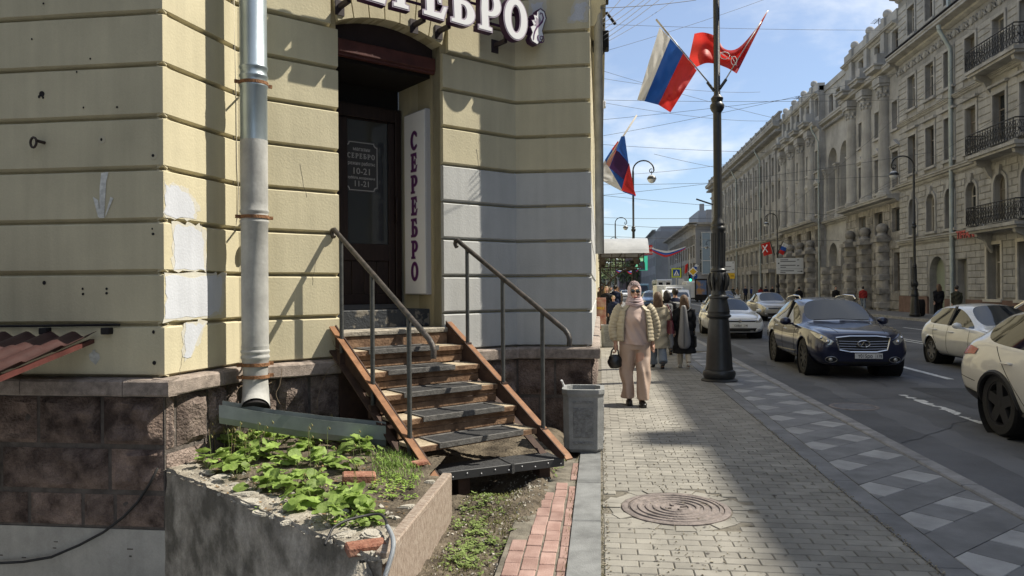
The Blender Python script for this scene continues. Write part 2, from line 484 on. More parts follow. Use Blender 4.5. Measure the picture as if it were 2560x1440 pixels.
# red paving bricks between the granite strip and the soil
red = sheet('brick_path', [(-.6, 3.0, -.2, 6.95)], -.008, M_joint)
def redmesh(w, l):
    return MB().box((-w / 2 + .004, -l / 2 + .004, -.05), (w / 2 - .004, l / 2 - .004, 0), bev=.004).mesh('brick', M_redbrick)
rm = redmesh(.1, .2); rmh = redmesh(.06, .2)
for c in range(4):
    y = 3.05 + (.1 if c % 2 else 0)
    while y < 6.75:
        xl = -.565 + .165 * (y - 4.1) / 1.85 if y > 4.1 else -.565
        x = -.52 + c * .1 if c < 3 else -.232
        lim = [5.25, 5.95, 6.0, 6.9][c]
        if x - .05 > xl - .05 and y < lim and not (c == 3 and 5.9 < y < 6.15):
            link('brick', rm if c < 3 else rmh, red, M=Matrix.Translation((x + rnd(-.003, .003), y + .1, rnd(-.003, .003))) @ Matrix.Rotation(rnd(-.02, .02), 4, 'Z') @ Matrix.Rotation(rnd(-.02, .02), 4, 'Y'))
        y += .2

# bare soil by the planter and under the stairs
def soil_z(x, y):
    z = -.03 + .12 * smoothstep(4.9, 5.9, y) * smoothstep(-.25, -.55, x) + .03 * nz(x * 2.3, y * 2.3) + .018 * nz(x * 9, y * 9) + .010 * nz(x * 31, y * 31)
    z -= .05 * smoothstep(-.5, -.25, x) * (1 - smoothstep(-.5, -.25, x)) * 2
    # the dug-out hollow under the lowest tread
    z -= .22 * math.exp(-(((x + 1.0) / .45) ** 2 + ((y - 6.0) / .4) ** 2))
    return z
b = MB(); nx, ny = 110, 190; xs0, ys0, dx, dy = -2.6, 2.6, 2.42 / 110, 5.4 / 190
idx = {}
def sv(i, j):
    if (i, j) not in idx:
        x, y = xs0 + i * dx, ys0 + j * dy; idx[(i, j)] = len(b.v); b.v.append((x, y, soil_z(x, y)))
    return idx[(i, j)]
for j in range(ny):
    for i in range(nx):
        x, y = xs0 + (i + .5) * dx, ys0 + (j + .5) * dy
        if x < -1.10 and y < 5.2: continue
        b.f.append((sv(i, j), sv(i + 1, j), sv(i + 1, j + 1), sv(i, j + 1))); b.mi.append(0)
o = b.obj('soil', M_soil, smooth=True); tag(o, kind='structure')

# wear on the pavement and the road: gum spots, grit, dirty gutter, patched and cracked asphalt
gm = MB()
for k in range(130):
    x, y = rnd(.02, 1.85), 3.5 + 9 * rnd(0, 1) ** 1.6; r = rnd(.006, .014); gm.add([(x + r * cos(a) * rnd(.8, 1.2), y + r * sin(a), .0045) for a in [2 * pi * i / 8 for i in range(8)]], [tuple(range(8))])
tag(gm.obj('gum_spots', mat('gum', (.11, .10, .09), .8)), kind='stuff')
gm = MB()
for k in range(1500):
    t_ = rnd(0, 1); x = (random.choice((rnd(-.01, .05), rnd(.3, .9), rnd(1.85, 1.9)))); y = 3.5 + 6 * t_ ** 1.4; s = rnd(.0015, .005); gm.box((x - s, y - s, .003), (x + s, y + s * .8, .005 + s))
tag(gm.obj('grit', mat('grit', (.30, .265, .20), .95, .3, 50)), kind='stuff')
def ragged(name, x0, x1, y0, y1, m, z, am, n=60, par=None):
    b = MB()
    for i in range(n):
        ya, yb = lerp(y0, y1, i / n), lerp(y0, y1, (i + 1) / n); g = lambda y, s: am * nz(y * 2.1, s) + am * .5 * nz(y * 9, s)
        b.add([(x0 + g(ya, 1.5), ya, z), (x1 + g(ya, 7.7), ya, z), (x1 + g(yb, 7.7), yb, z), (x0 + g(yb, 1.5), yb, z)], [(0, 1, 2, 3)])
    return b.obj(name, m, par)
M_tar = mat('tar', (.03, .03, .032), .6, .2, 10); M_apatch = mat('asphalt_patch', (.075, .076, .080), .85, .2, 2, bump=.5, bsc=150, fine=.35); M_polish = mat('polished_asphalt', (.125, .127, .133), .75, .15, 1, bump=.35, bsc=160, fine=.3)
ragged('gutter_dirt', 2.99, 3.13, 3, 40, M_soil, -.1262, .06, 200, road)
ragged('asphalt_patch', 5.2, 6.2, 11.0, 13.2, M_apatch, -.1270, .02, 30, road); ragged('asphalt_patch', 3.3, 3.95, 19.5, 23, M_apatch, -.1270, .02, 30, road); ragged('asphalt_patch', 7.2, 8.4, 21, 26, M_apatch, -.1270, .02, 30, road)
for x in (3.75, 5.5): ragged('tyre_track', x, x + .38, 4, 60, M_polish, -.1285, .12, 160, road)
for x0, y0, dx_, dy_ in ((3.3, 8.5, 1.4, 1.6), (3.5, 11.8, 2.4, .3), (4.9, 13.2, .3, 5), (5.4, 9.0, .9, 2.2), (3.15, 14, .7, 4)):
    b = MB(); pts = [(x0 + dx_ * t + .10 * nz(t * 5, x0), y0 + dy_ * t + .10 * nz(t * 5, y0 + 4)) for t in [i / 24 for i in range(25)]]
    for p, q in zip(pts[:-1], pts[1:]):
        d = V((q[0] - p[0], q[1] - p[1])).normalized() * .008; b.add([(p[0] - d.y, p[1] + d.x, -.1258), (p[0] + d.y, p[1] - d.x, -.1258), (q[0] + d.y, q[1] - d.x, -.1258), (q[0] - d.y, q[1] + d.x, -.1258)], [(0, 1, 2, 3)])
    b.obj('tar_crack', M_tar, road)
# road markings
def marking(name, x0, x1, y0, y1, rag=0., z=-.1235):
    n = max(2, int((y1 - y0) / .025)); b = MB(); 
    for i in range(n):
        ya, yb = lerp(y0, y1, i / n), lerp(y0, y1, (i + 1) / n)
        f = lambda y, s: s * rag * max(0, nz(y * 1.7, s * 3.1) + .45 * nz(y * 6.3, s * 5) + .3 * nz(y * 23, s * 2) + .05) * 1.5
        b.add([(x0 + f(ya, 1), ya, z), (x1 + f(ya, -1), ya, z), (x1 + f(yb, -1), yb, z), (x0 + f(yb, 1), yb, z)], [(0, 1, 2, 3)])
    o = b.obj(name, M_paint, road); return o
marking('lane_marking', 4.70, 4.86, 8.2, 12.3, .19)
marking('lane_marking', 6.36, 6.50, 14.4, 17.6, .02)
for i in range(8): marking('lane_marking', 6.36, 6.48, 23 + i * 8, 26 + i * 8, .0)
for x in (9.55, 9.85): marking('centre_line', x, x + .11, 5, 150, 0)
for i in range(9): marking('lane_marking', 12.6, 12.72, 20 + i * 9, 23.5 + i * 9, 0)
mh2 = thing('road_hatch', 'flat worn round hatch flush with the asphalt near the kerb', 'manhole cover', (3.62, 11.05, -.126))
MB().lathe([(.001, .004), (.27, .004), (.28, .001)], 40).obj('lid', mat('worn_hatch', (.12, .115, .115), .6, .2, 10, bump=.3, bsc=50), mh2)
MB().lathe([(.285, -.01), (.285, .003), (.33, .004), (.34, -.01)], 40, caps=False).obj('rim', M_iron, mh2)
# ================================================================ the corner building with the shop door
def stucco(name, col, col2=None):
    return mat(name, col, .9, .10, 1.3, col2=col2, bump=.14, bsc=55, fine=.06, streak=.17, lo=.3, hi=.75)
M_wall = stucco('ochre_stucco', (.535, .485, .335))
M_wall_back = stucco('groove_stucco', (.38, .33, .21))
M_grey = stucco('grey_stucco', (.465, .47, .455))
M_greyb = stucco('grey_patch', (.52, .54, .58))
M_ledge = mat('ledge_granite', (.30, .25, .215), .9, .3, 14, bump=.5, bsc=150, fine=.35, rand=.1)
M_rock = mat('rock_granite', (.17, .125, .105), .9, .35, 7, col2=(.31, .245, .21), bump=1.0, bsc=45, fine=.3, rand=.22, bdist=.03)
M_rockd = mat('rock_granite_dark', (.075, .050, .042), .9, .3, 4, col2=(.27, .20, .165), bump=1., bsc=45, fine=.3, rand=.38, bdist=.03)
M_mortar = mat('mortar', (.105, .09, .08), .95, .3, 10, bump=.5, bsc=70)
M_plaster = mat('cellar_plaster', (.40, .385, .35), .92, .16, 2.5, bump=.3, bsc=40, streak=.22, fine=.08)
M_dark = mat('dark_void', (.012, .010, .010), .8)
M_brown = mat('brown_wood', (.022, .012, .010), .5, .3, 5, stretch=(8, 8, 1), bump=.15, bsc=40)
M_redbrown = mat('red_brown_steel', (.085, .028, .024), .5, .25, 6, bump=.1, bsc=40)
M_white = mat('white_enamel', (.86, .86, .87), .35)
M_purple = mat('purple_vinyl', (.10, .016, .11), .4)
M_purpleside = mat('purple_side', (.055, .016, .06), .55, .2, 8)
M_outline = mat('lilac_outline', (.42, .36, .43), .4)
M_rust = mat('rust', (.22, .10, .045), .85, .4, 25, col2=(.30, .15, .07), bump=.4, bsc=80)

PA, PB, PC, PD = (-3.2, 5.06), (-3.07, 5.94), (-.92, 8.09), (-.09, 8.09)
FA = frame(PA, (1, 0)); FAB = frame(PA, (.13, .88)); FBC = frame(PB, (1, 1)); FCD = frame(PC, (1, 0)); FDS = frame(PD, (0, 1))
LAB = sqrt(.13 ** 2 + .88 ** 2); LBC = 2.15 * sqrt(2); LCD = .83
GZ = [.962] + [1.355 + .386 * k for k in range(10)]
TL, TR = .923, 2.083                 # door opening along the diagonal wall
bld = thing('corner_building', 'ochre stucco corner building with banded courses, granite base and the arched shop door', 'building', (-3.2, 6.2, 0))
def part(mb, name, m, smooth=False, par=bld): return mb.obj(name, m, par, smooth, w=True)
def course(F, x0, x1, z0, z1, m):
    n = max(1, int((x1 - x0) / .16)); b = MB(); vs = []; g0 = .017 + rnd(-.002, .002)
    prof = [(.055, z0 + .004), (.0, z0 + g0 + .010), (.0, z1 - g0 - .004), (.012, z1 - g0 + .004), (.055, z1 - .004)]
    for i in range(n + 1):
        x = lerp(x0, x1, i / n)
        for j, (d, z) in enumerate(prof):
            q = .0022 * nz(x * 5 + z0 * 9, z * 6, F[0][3]) ; vs.append((x, d + q, z + .003 * nz(x * 4, z0 * 17, j * .3) * (0 < j < 4)))
    k = len(prof)
    fs = [(i * k + j, (i + 1) * k + j, (i + 1) * k + j + 1, i * k + j + 1) for i in range(n) for j in range(k - 1)]
    fs += [tuple(range(k)), tuple(range(n * k + k - 1, n * k - 1, -1))]
    b.add(vs, fs, F); return part(b, 'wall_course', m)
for i in range(len(GZ) - 1):
    z0, z1 = GZ[i], GZ[i + 1]; low = z1 < 2.95
    course(FA, -6.6, 0, z0, z1, M_wall)
    course(FAB, .002, LAB + .03, z0, z1, M_wall)
    l_, r_ = TL, TR
    if z1 > 4.1: l_, r_ = TL - .07 - .085 * (i - 8), TR + .07 + .085 * (i - 8)
    course(FBC, -.03, l_, z0, z1, M_wall)
    course(FBC, r_, LBC + .03, z0, z1, M_grey if low else M_wall)
    course(FCD, -.03, LCD, z0, z1, M_grey if low else M_wall)
    course(FDS, .012, 9.0, z0, z1, M_grey if low else M_wall)
ZT = GZ[-1]
# wall bodies behind the courses
w = MB()
w.box((-6.6, .05, -.16), (-.01, .6, ZT), FA); w.box((.02, .05, -.16), (LAB + .02, .5, ZT), FAB)
w.box((-.02, .05, -.1), (TL, .5, ZT), FBC); w.box((TR, .05, -.1), (LBC + .02, .5, ZT), FBC)
w.box((-.02, .05, -.1), (LCD - .02, .5, ZT), FCD); w.box((.03, .05, -.1), (9, .5, ZT), FDS)
part(w, 'wall', M_wall_back)
# upper storeys: plain courses, carried up to the cornice
up = MB()
up.box((-14, .0, ZT + .01), (0, .5, 19), FA); up.box((0, 0, ZT + .01), (LAB + .03, .5, 19), FAB); up.box((-.03, 0, ZT + .01), (LBC + .03, .5, 19), FBC)
up.box((-.03, 0, ZT + .01), (LCD, .5, 19), FCD); up.box((.012, .0, ZT + .01), (30, .49, 18.99), FDS)
part(up, 'upper_wall', M_wall)
# arch over the door
ZS, RISE = 4.13, .12
def zarch(t): return ZS + RISE * (1 - ((t - 1.503) / .58) ** 2)
tympa = MB(); n = 16
pts = [(TL - .2, 5.3), (TL - .2, ZS)] + [(lerp(TL, TR, i / n), zarch(lerp(TL, TR, i / n))) for i in range(n + 1)] + [(TR + .2, ZS), (TR + .2, 5.3)]
tympa.prism(pts, .06, .5, FBC); part(tympa, 'arch_core', M_wall_back)
nv = 7; cz = 1.7
for i in range(nv):
    a0, a1 = [lerp(-1, 1, (i + s) / nv) for s in (0, 1)]
    pl = []
    for a in (a0, (a0 + a1) / 2, a1):
        t = 1.503 + a * .58; pl.append((t, zarch(t)))
    def outp(p, k): dx, dz = p[0] - 1.503, p[1] - cz; return (1.503 + dx * k, cz + dz * k)
    poly = [(pl[0][0] + .006, pl[0][1]), (pl[1][0], pl[1][1]), (pl[2][0] - .006, pl[2][1])] + [(lambda q: (q[0] - .007, q[1]))(outp(pl[2], 1.33)), (lambda q: (q[0] + .007, q[1]))(outp(pl[0], 1.33))]
    b = MB(); b.prism(poly, 0, .26, FBC); part(b, 'voussoir', M_wall)
# reveals of the opening
b = MB(); b.box((TR, .056, 1.2), (TR + .12, .20, ZS), FBC); b.box((TR + .012, .235, 1.2), (TR + .12, .95, ZS + .1), FBC); part(b, 'door_reveal', M_wall)
b = MB(); b.box((TR + .03, .2, 1.2), (TR + .12, .236, ZS), FBC); part(b, 'shutter_channel', M_redbrown)
b = MB(); b.box((TL - .12, .056, 1.2), (TL, .95, ZS), FBC); part(b, 'door_reveal', M_wall)
# shutter box and lintel
b = MB(); b.box((TL, .20, 4.03), (TR, .235, 4.35), FBC); part(b, 'tympanum_panel', mat('dark_panel', (.032, .02, .022), .6, .2, 5))
b = MB(); b.box((TL, .13, 3.89), (TR, .20, 4.02), FBC, .008); b.box((TL, .15, 3.862), (TR, .2, 3.89), FBC); part(b, 'lintel_beam', M_redbrown)
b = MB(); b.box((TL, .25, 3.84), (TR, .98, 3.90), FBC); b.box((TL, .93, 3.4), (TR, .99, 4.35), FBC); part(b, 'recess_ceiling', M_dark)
# door leaf
DD = .87
door = MB().box((TL, DD, 1.40), (TR, DD + .05, 3.62), FBC).obj('door', M_brown, bld, w=True)
def dpart(mb, name, m, smooth=False): return mb.obj(name, m, door, smooth, w=True)
b = MB()
dx0, dx1 = TL + .02, TR - .03
# stiles and rails seen from outside
gA, gB = WF(866, 305, FBC, DD - .01), WF(970, 612, FBC, DD - .01)
gx0, gx1, gz0, gz1 = gA.x, gB.x, WF(920, 610, FBC, DD - .01).z, WF(920, 303, FBC, DD - .01).z
for a, c in (((dx0, DD - .05, 1.42), (dx0 + .06, DD, 3.6)), ((dx1 - .07, DD - .05, 1.42), (dx1, DD, 3.6)), ((dx0 + .06, DD - .05, 3.46), (dx1 - .07, DD, 3.6))): b.box(a, c, FBC, .006)
dpart(b, 'door_frame', M_brown)
b = MB()
for a, c in (((gx1, DD - .035, 1.45), (dx1 - .075, DD, 3.45)), ((dx0 + .065, DD - .035, gz1), (gx1, DD, 3.45)), ((dx0 + .065, DD - .035, 1.92), (gx1, DD, gz0)), ((dx0 + .065, DD - .035, 1.45), (gx1, DD, 1.56)),
             ((dx0 + .065, DD - .035, gz0), (gx0, DD, gz1))): b.box(a, c, FBC, .005)
dpart(b, 'door_stile', M_brown)
for k in range(6):
    x = lerp(dx0 + .07, gx1, k / 6); b = MB(); b.box((x + .003, DD - .018, 1.56), (lerp(dx0 + .07, gx1, (k + 1) / 6) - .003, DD, 1.92), FBC, .004); dpart(b, 'board', M_brown)
M_glass = mat('door_glass', (.030, .034, .036), .08, spec=.75)
b = MB(); b.box((gx0, DD - .012, gz0), (gx1, DD - .004, gz1), FBC); dpart(b, 'door_glass', M_glass)
b = MB(); b.box((dx0 + .07, DD - .02, 1.40), (dx1, DD - .0, 1.448), FBC); dpart(b, 'kick_plate', mat('kick_steel', (.20, .20, .21), .4, metal=.7))
b = MB(); b.tube([FBC @ V((gx1 + .07, DD - .04, 2.35)), FBC @ V((gx1 + .07, DD - .085, 2.37)), FBC @ V((gx1 + .07, DD - .085, 2.62)), FBC @ V((gx1 + .07, DD - .04, 2.64))], .011, 8); dpart(b, 'handle', M_brown, True)
# opening hours notice on the glass
M_notice = mat('notice_dark', (.045, .045, .047), .4); M_ntext = mat('notice_text', (.34, .33, .32), .5)
_a, _b, _c = WF(861, 415, FBC, DD - .017), WF(946, 415, FBC, DD - .017), (WF(903, 353, FBC, DD - .017).z, WF(903, 480, FBC, DD - .017).z)
nx0, nx1, nz0, nz1 = _a.x, _b.x, _c[1], _c[0]
nc, nzc = (nx0 + nx1) / 2, (nz0 + nz1) / 2
def wallmap(x, z, d, F=FBC): return F @ plane_map((x, d, z), (1, 0, 0), (0, 0, 1))
def notch_rect(w_, h_, c):
    p = []
    for sx, sy, o_ in ((1, -1, 0), (1, 1, 1), (-1, 1, 0), (-1, -1, 1)):
        arc = [(sx * (w_ - c * cos(a)), sy * (h_ - c * sin(a))) for a in [i * pi / 8 for i in range(5)]]
        p += arc[::-1] if o_ else arc
    return p
notice = thing('opening_hours_notice', 'dark opening hours notice with a pale outline on the glass of the shop door', 'notice', FBC @ V((nc, DD - .02, nz0)))
def nput(me, name, m, x, z, d, sx=1.): 
    return link(name, set_mat(me, m), notice, True, wallmap(x, z, d) @ Matrix.Diagonal((sx, 1, 1, 1)))
w_, h_ = (nx1 - nx0) / 2, (nz1 - nz0) / 2
nput(crv([notch_rect(w_, h_, .04)], .001), 'plate', M_notice, nc, nzc, DD - .0155)
nput(crv([notch_rect(w_ - .012, h_ - .012, .04), notch_rect(w_ - .022, h_ - .022, .04)], .0004), 'border', M_ntext, nc, nzc, DD - .0180)
for s, sz, z, sx in (('магазин', .055, .185, .95), ('режим работы:', .052, .03, .85), ('10-21', .095, -.055, 1.05), ('суббота, воскресенье:', .037, -.125, .80), ('11-21', .085, -.19, 1.0)):
    nput(text_mesh(s, sz, .0004, offset=.0012), 'lettering', M_ntext, nc, nzc + z, DD - .0182, sx)

# serif letters
def ell(cx, cy, rx, ry, n=28, a0=0., a1=2 * pi, closed=True):
    k = n if closed else n + 1
    return [(cx + rx * cos(lerp(a0, a1, i / n)), cy + ry * sin(lerp(a0, a1, i / n))) for i in range(k)]
GLY = {
 'Е': ([[(0, 0), (.56, -.02), (.66, .30), (.57, .29), (.49, .12), (.29, .11), (.29, .45), (.40, .46), (.43, .36), (.50, .36), (.50, .66), (.43, .66), (.40, .56), (.29, .55), (.29, .89), (.45, .88), (.53, .71), (.61, .72), (.57, 1.01), (0, 1), (0, .92), (.09, .90), (.07, .5), (.09, .10), (0, .08)]], .68),
 'Р': ([[(0, 0), (.40, 0), (.40, .08), (.30, .10), (.29, .38)] + ell(.36, .69, .33, .31, 14, -pi / 2, pi / 2, False) + [(0, 1), (0, .92), (.09, .9), (.07, .5), (.09, .1), (0, .08)],
        [(.29, .50)] + ell(.35, .69, .12, .20, 10, -pi / 2, pi / 2, False) + [(.29, .9)]], .70),
 'Б': ([[(0, 0)] + ell(.37, .29, .33, .30, 14, -pi / 2, pi / 2, False) + [(.29, .59), (.29, .89), (.45, .88), (.53, .72), (.61, .73), (.57, 1.01), (0, 1), (0, .92), (.09, .9), (.07, .5), (.09, .1), (0, .08)],
        [(.29, .11)] + ell(.35, .29, .12, .19, 10, -pi / 2, pi / 2, False) + [(.29, .48)]], .72),
 'О': ([ell(.38, .5, .38, .53, 32), ell(.38, .5, .17, .37, 24)], .78),
 'С': ([ell(.38, .5, .38, .53, 24, pi * .22, pi * 1.78, False) + [(.62, .24)] + ell(.39, .5, .18, .38, 18, pi * 1.70, pi * .30, False) + [(.58, .72), (.66, .70)]], .70),
}
def word_thing(root, word, size, adv, M, face, outline, side, depth, vertical=False, off=.035, d_face=.004):
    x = 0; y = 0
    for ch in word:
        sp, wd = GLY[ch]; sp = [[(p[0] * size, p[1] * size) for p in s] for s in sp]
        cx = wd * size / 2 if vertical else 0
        L_ = M @ Matrix.Translation((x - cx, y, 0))
        if side:
            body = crv(sp, depth / 2, off * size); link('letter', set_mat(body, side), root, True, L_ @ Matrix.Translation((0, 0, depth / 2)))
            lt = COL.objects[-1]
        else: lt = root
        zf = depth + d_face if side else d_face
        o1 = crv(sp, d_face / 3, off * size * .8); a = link('outline', set_mat(o1, outline), lt, True, L_ @ Matrix.Translation((0, 0, zf - d_face / 2)))
        o2 = crv(sp, d_face / 3, -.001 if side else .0025); a = link('face', set_mat(o2, face), lt, True, L_ @ Matrix.Translation((0, 0, zf + d_face * .4)))
        if vertical: y -= adv
        else: x += wd * size + adv
    return x
# big shop sign over the door
signd = -.30
SIZE = .405; gap = .045
word = 'СЕРЕБРО'
tot = sum(GLY[c][1] * SIZE + gap for c in word)
oq = WF(1260, 88, FBC, signd)      # lower left of the last letter
x_start = oq.x - (tot - GLY['О'][1] * SIZE - gap); zb = oq.z
sign = thing('shop_sign', 'large white and purple block letter sign on steel arms above the shop door', 'sign', FBC @ V((1.5, signd, zb)))
word_thing(sign, word, SIZE, gap, wallmap(x_start, zb, signd + .07), M_white, M_outline, M_purpleside, .075, off=.04)
b = MB()
for z in (zb + .13, zb + .29): b.tube([FBC @ V((x_start - .1, signd + .10, z)), FBC @ V((x_start + tot + .25, signd + .10, z))], .016, 6)
b.obj('rail', M_purpleside, sign, w=True)
for t in (x_start + .25, x_start + 1.05, oq.x - .62, oq.x + .10):
    b = MB(); b.box((t - .02, signd + .1, zb - .03), (t + .02, .0, zb + .01), FBC); b.box((t - .045, -.012, zb - .09), (t + .045, .001, zb + .05), FBC); b.box((t - .015, signd + .09, zb - .01), (t + .015, signd + .12, zb + .16), FBC)
    b.obj('arm', mat('arm_steel', (.04, .03, .035), .6), sign, w=True)
# leafy scroll ornament after the last letter
def fat(pts, ws):
    l, r = [], []
    for i, p in enumerate(pts):
        a, c = V(pts[max(0, i - 1)]), V(pts[min(len(pts) - 1, i + 1)]); d = (c - a).normalized(); nn = V((-d.y, d.x)); p = V(p)
        l.append(tuple(p + nn * ws[i])); r.append(tuple(p - nn * ws[i]))
    return l + r[::-1]
ox = oq.x + GLY['О'][1] * SIZE + .03; oz = zb - .02
orn = [[(.0, .06), (.02, .02), (.10, .0), (.17, .05), (.20, .12), (.18, .17), (.21, .25), (.245, .33), (.22, .40), (.16, .42), (.11, .38), (.10, .33), (.05, .33), (.07, .28), (.02, .26), (.05, .21), (.0, .18), (.03, .12)]]
om = MB()
def ornament(pl, m, d0, d1, name, par):
    me = crv(pl, (d1 - d0) / 2, 0.); return link(name, set_mat(me, m), par, True, wallmap(ox, oz, signd + .07 - (d0 + d1) / 2))
ob = ornament([[(x * 1.0, y * 1.0) for x, y in orn[0]]], M_purpleside, 0, .075, 'ornament', sign)
spiral = [(.16 + .055 * (1 - k / 22) * cos(k * .48 + 2.6), .085 + .055 * (1 - k / 22) * sin(k * .48 + 2.6)) for k in range(20)]
curl2 = [(.05, .05), (.055, .10), (.07, .15), (.10, .20), (.14, .235), (.175, .275), (.19, .32), (.175, .36), (.15, .365), (.14, .34)]
leaf_ = [[(.12, .20), (.06, .215), (.09, .235), (.055, .265), (.10, .265), (.085, .305), (.125, .285), (.135, .33), (.155, .29), (.18, .27), (.15, .235)],
         [(.115, .19), (.06, .165), (.075, .135), (.045, .11), (.085, .115), (.10, .15)]]
ornament([[(.105 + (x - .105) * .86, .21 + (y - .21) * .92) for x, y in orn[0]]], M_white, .077, .080, 'face', ob); ornament([leaf_[0]], M_outline, .0805, .082, 'leaf', ob)
ornament([fat(curl2, [.004 + .005 * sin(pi * i / 9) for i in range(10)])], M_purple, .0825, .084, 'scroll', ob)
ornament([fat(spiral, [.006 - .00015 * i for i in range(20)])], M_purple, .0825, .084, 'scroll', ob)
# upright light box on the right reveal
LB = Matrix(FBC) @ plane_map((TR + .012, .70, 1.55), (0, -1, 0), (0, 0, 1))   # local x toward the street, y up, z out of the reveal
lb = thing('light_box_sign', 'narrow upright white sign with seven purple letters beside the shop door', 'sign', LB @ V((.22, 0, 0)))
b = MB(); b.box((0, 0, 0), (.45, 1.97, .072), LB, .004); b.obj('casing', mat('sign_casing', (.42, .42, .43), .5, metal=.2), lb, w=True)
b = MB(); b.box((.012, .012, .0725), (.438, 1.958, .076), LB); b.obj('panel', M_white, lb, w=True)
word_thing(lb, word, .190, .235, LB @ Matrix.Translation((.225, 1.565, .0775)), M_purple, M_outline, None, 0, True, off=.05, d_face=.003)
# notice shop name in the serif letters
x = 0; sz = .055; tot2 = sum(GLY[c][1] * sz + .009 for c in word)
x = nc - tot2 / 2
for ch in word:
    sp, wd = GLY[ch]; nput(crv([[(p[0] * sz, p[1] * sz) for p in s] for s in sp], .0004), 'lettering', M_ntext, x, nzc + .085, DD - .0182); x += wd * sz + .009

# threshold, plinth ledge and granite stones
b = MB(); b.box((TL + .004, .28, 1.22), (TR - .004, .93, 1.40), FBC, .006); part(b, 'door_step', mat('peeling_paint', (.03, .034, .04), .6, 0, 9, col2=(.17, .155, .13), lo=.56, hi=.62, bump=.5, bsc=30))
b = MB(); b.box((TL - .05, -.045, 1.165), (TR + .05, .30, 1.215), FBC, .008); part(b, 'threshold', mat('worn_threshold', (.30, .27, .22), .9, .35, 10, bump=.5, bsc=50))
def ledge(F, x0, x1, z0=.832, z1=.960, pr=.085, m=M_ledge):
    x = x0
    while x < x1 - .05:
        l = min(rnd(.55, .85), x1 - x)
        if x1 - x - l < .25: l = x1 - x
        n = 6; b = MB(); prof = [(.06, z0), (-pr + .008, z0 + .004), (-pr, z0 + .016), (-pr, z1 - .02), (-pr + .014, z1 - .004), (.06, z1 + .006)]; vs = []
        for i in range(n + 1):
            xx = lerp(x + .003, x + l - .003, i / n)
            for d, z in prof: vs.append((xx, d + .005 * nz(xx * 12, z * 30) * (d < .05), z + .004 * nz(xx * 9, d * 30, 4)))
        k = len(prof); fs = [(i * k + j, (i + 1) * k + j, (i + 1) * k + j + 1, i * k + j + 1) for i in range(n) for j in range(k - 1)] + [tuple(range(k)), tuple(range(n * k + k - 1, n * k - 1, -1))]
        b.add(vs, fs, F); part(b, 'ledge_stone', m); x += l
ledge(FA, -6.6, .083); ledge(FAB, -.06, LAB - .04); ledge(FBC, .04, .90); ledge(FBC, 2.14, LBC - .04); ledge(FCD, .0, LCD + .085); ledge(FDS, -.06, 9)
def rock(F, x0, x1, z0, z1, m=M_rock, pr=.05, nx=8, nz_=5, par=bld):
    g = .014; sd = rnd(0, 99); b = MB()
    def f(u, v):
        x, z = lerp(x0 + g, x1 - g, u), lerp(z0 + g, z1 - g, v)
        e = min(min(u, 1 - u) * (x1 - x0), min(v, 1 - v) * (z1 - z0))
        h = smoothstep(.012, .055, e)
        d = -pr * h * (.62 + 1.1 * nz(x * 5 + sd, z * 5) + .55 * nz(x * 15, z * 15 + sd))
        return (x + .012 * nz(x * 14, z * 14, sd) * h, d, z)
    b.grid(f, nx, nz_)
    me = b.v; b.v = [tuple(F @ V(p)) for p in me]
    return part(b, 'stone', m, 35)
def row(F, z0, z1, xs, m, **k):
    for a, c in zip(xs[:-1], xs[1:]): rock(F, a, c, z0, z1, m, **k)
w = MB(); w.box((-6.6, .004, -.16), (-.01, .05, .84), FA); w.box((0.0, .004, -.9), (LAB, .05, .84), FAB); w.box((-.0, .004, -.3), (LBC, .05, .84), FBC); w.box((-.02, .004, -.3), (LCD - .006, .05, .84), FCD); w.box((.006, .004, -.3), (9, .05, .84), FDS)
part(w, 'mortar_bed', M_mortar)
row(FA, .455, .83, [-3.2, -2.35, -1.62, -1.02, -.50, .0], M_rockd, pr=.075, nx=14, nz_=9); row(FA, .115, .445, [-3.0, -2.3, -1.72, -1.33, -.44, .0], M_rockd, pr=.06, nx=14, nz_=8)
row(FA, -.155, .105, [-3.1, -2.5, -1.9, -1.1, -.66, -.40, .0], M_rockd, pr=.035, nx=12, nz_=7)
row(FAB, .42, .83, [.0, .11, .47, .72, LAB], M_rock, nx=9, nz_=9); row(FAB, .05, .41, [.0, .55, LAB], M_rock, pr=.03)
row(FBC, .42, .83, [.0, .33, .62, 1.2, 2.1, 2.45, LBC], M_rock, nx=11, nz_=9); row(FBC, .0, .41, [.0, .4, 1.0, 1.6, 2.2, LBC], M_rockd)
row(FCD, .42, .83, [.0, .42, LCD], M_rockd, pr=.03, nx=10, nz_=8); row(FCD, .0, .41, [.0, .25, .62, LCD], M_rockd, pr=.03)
row(FDS, .42, .83, [.0, .5, 1.1, 1.9, 2.6, 3.4, 4.2, 5, 6, 7, 8, 9], M_rock, pr=.04); row(FDS, .0, .41, [.0, .8, 1.6, 2.4, 3.2, 4, 5, 6, 7, 8, 9], M_rock, pr=.04)
b = MB(); b.box((-6.6, .0, -1.5), (-.0, .3, -.165), FA); part(b, 'cellar_wall', M_plaster)
for i in range(14):
    x = rnd(-2.4, -.05); z = rnd(-.6, -.2); b = MB(); b.box((x, -.004, z), (x + rnd(.01, .05), .001, z + rnd(.004, .012)), FA); part(b, 'plaster_chip', M_mortar)
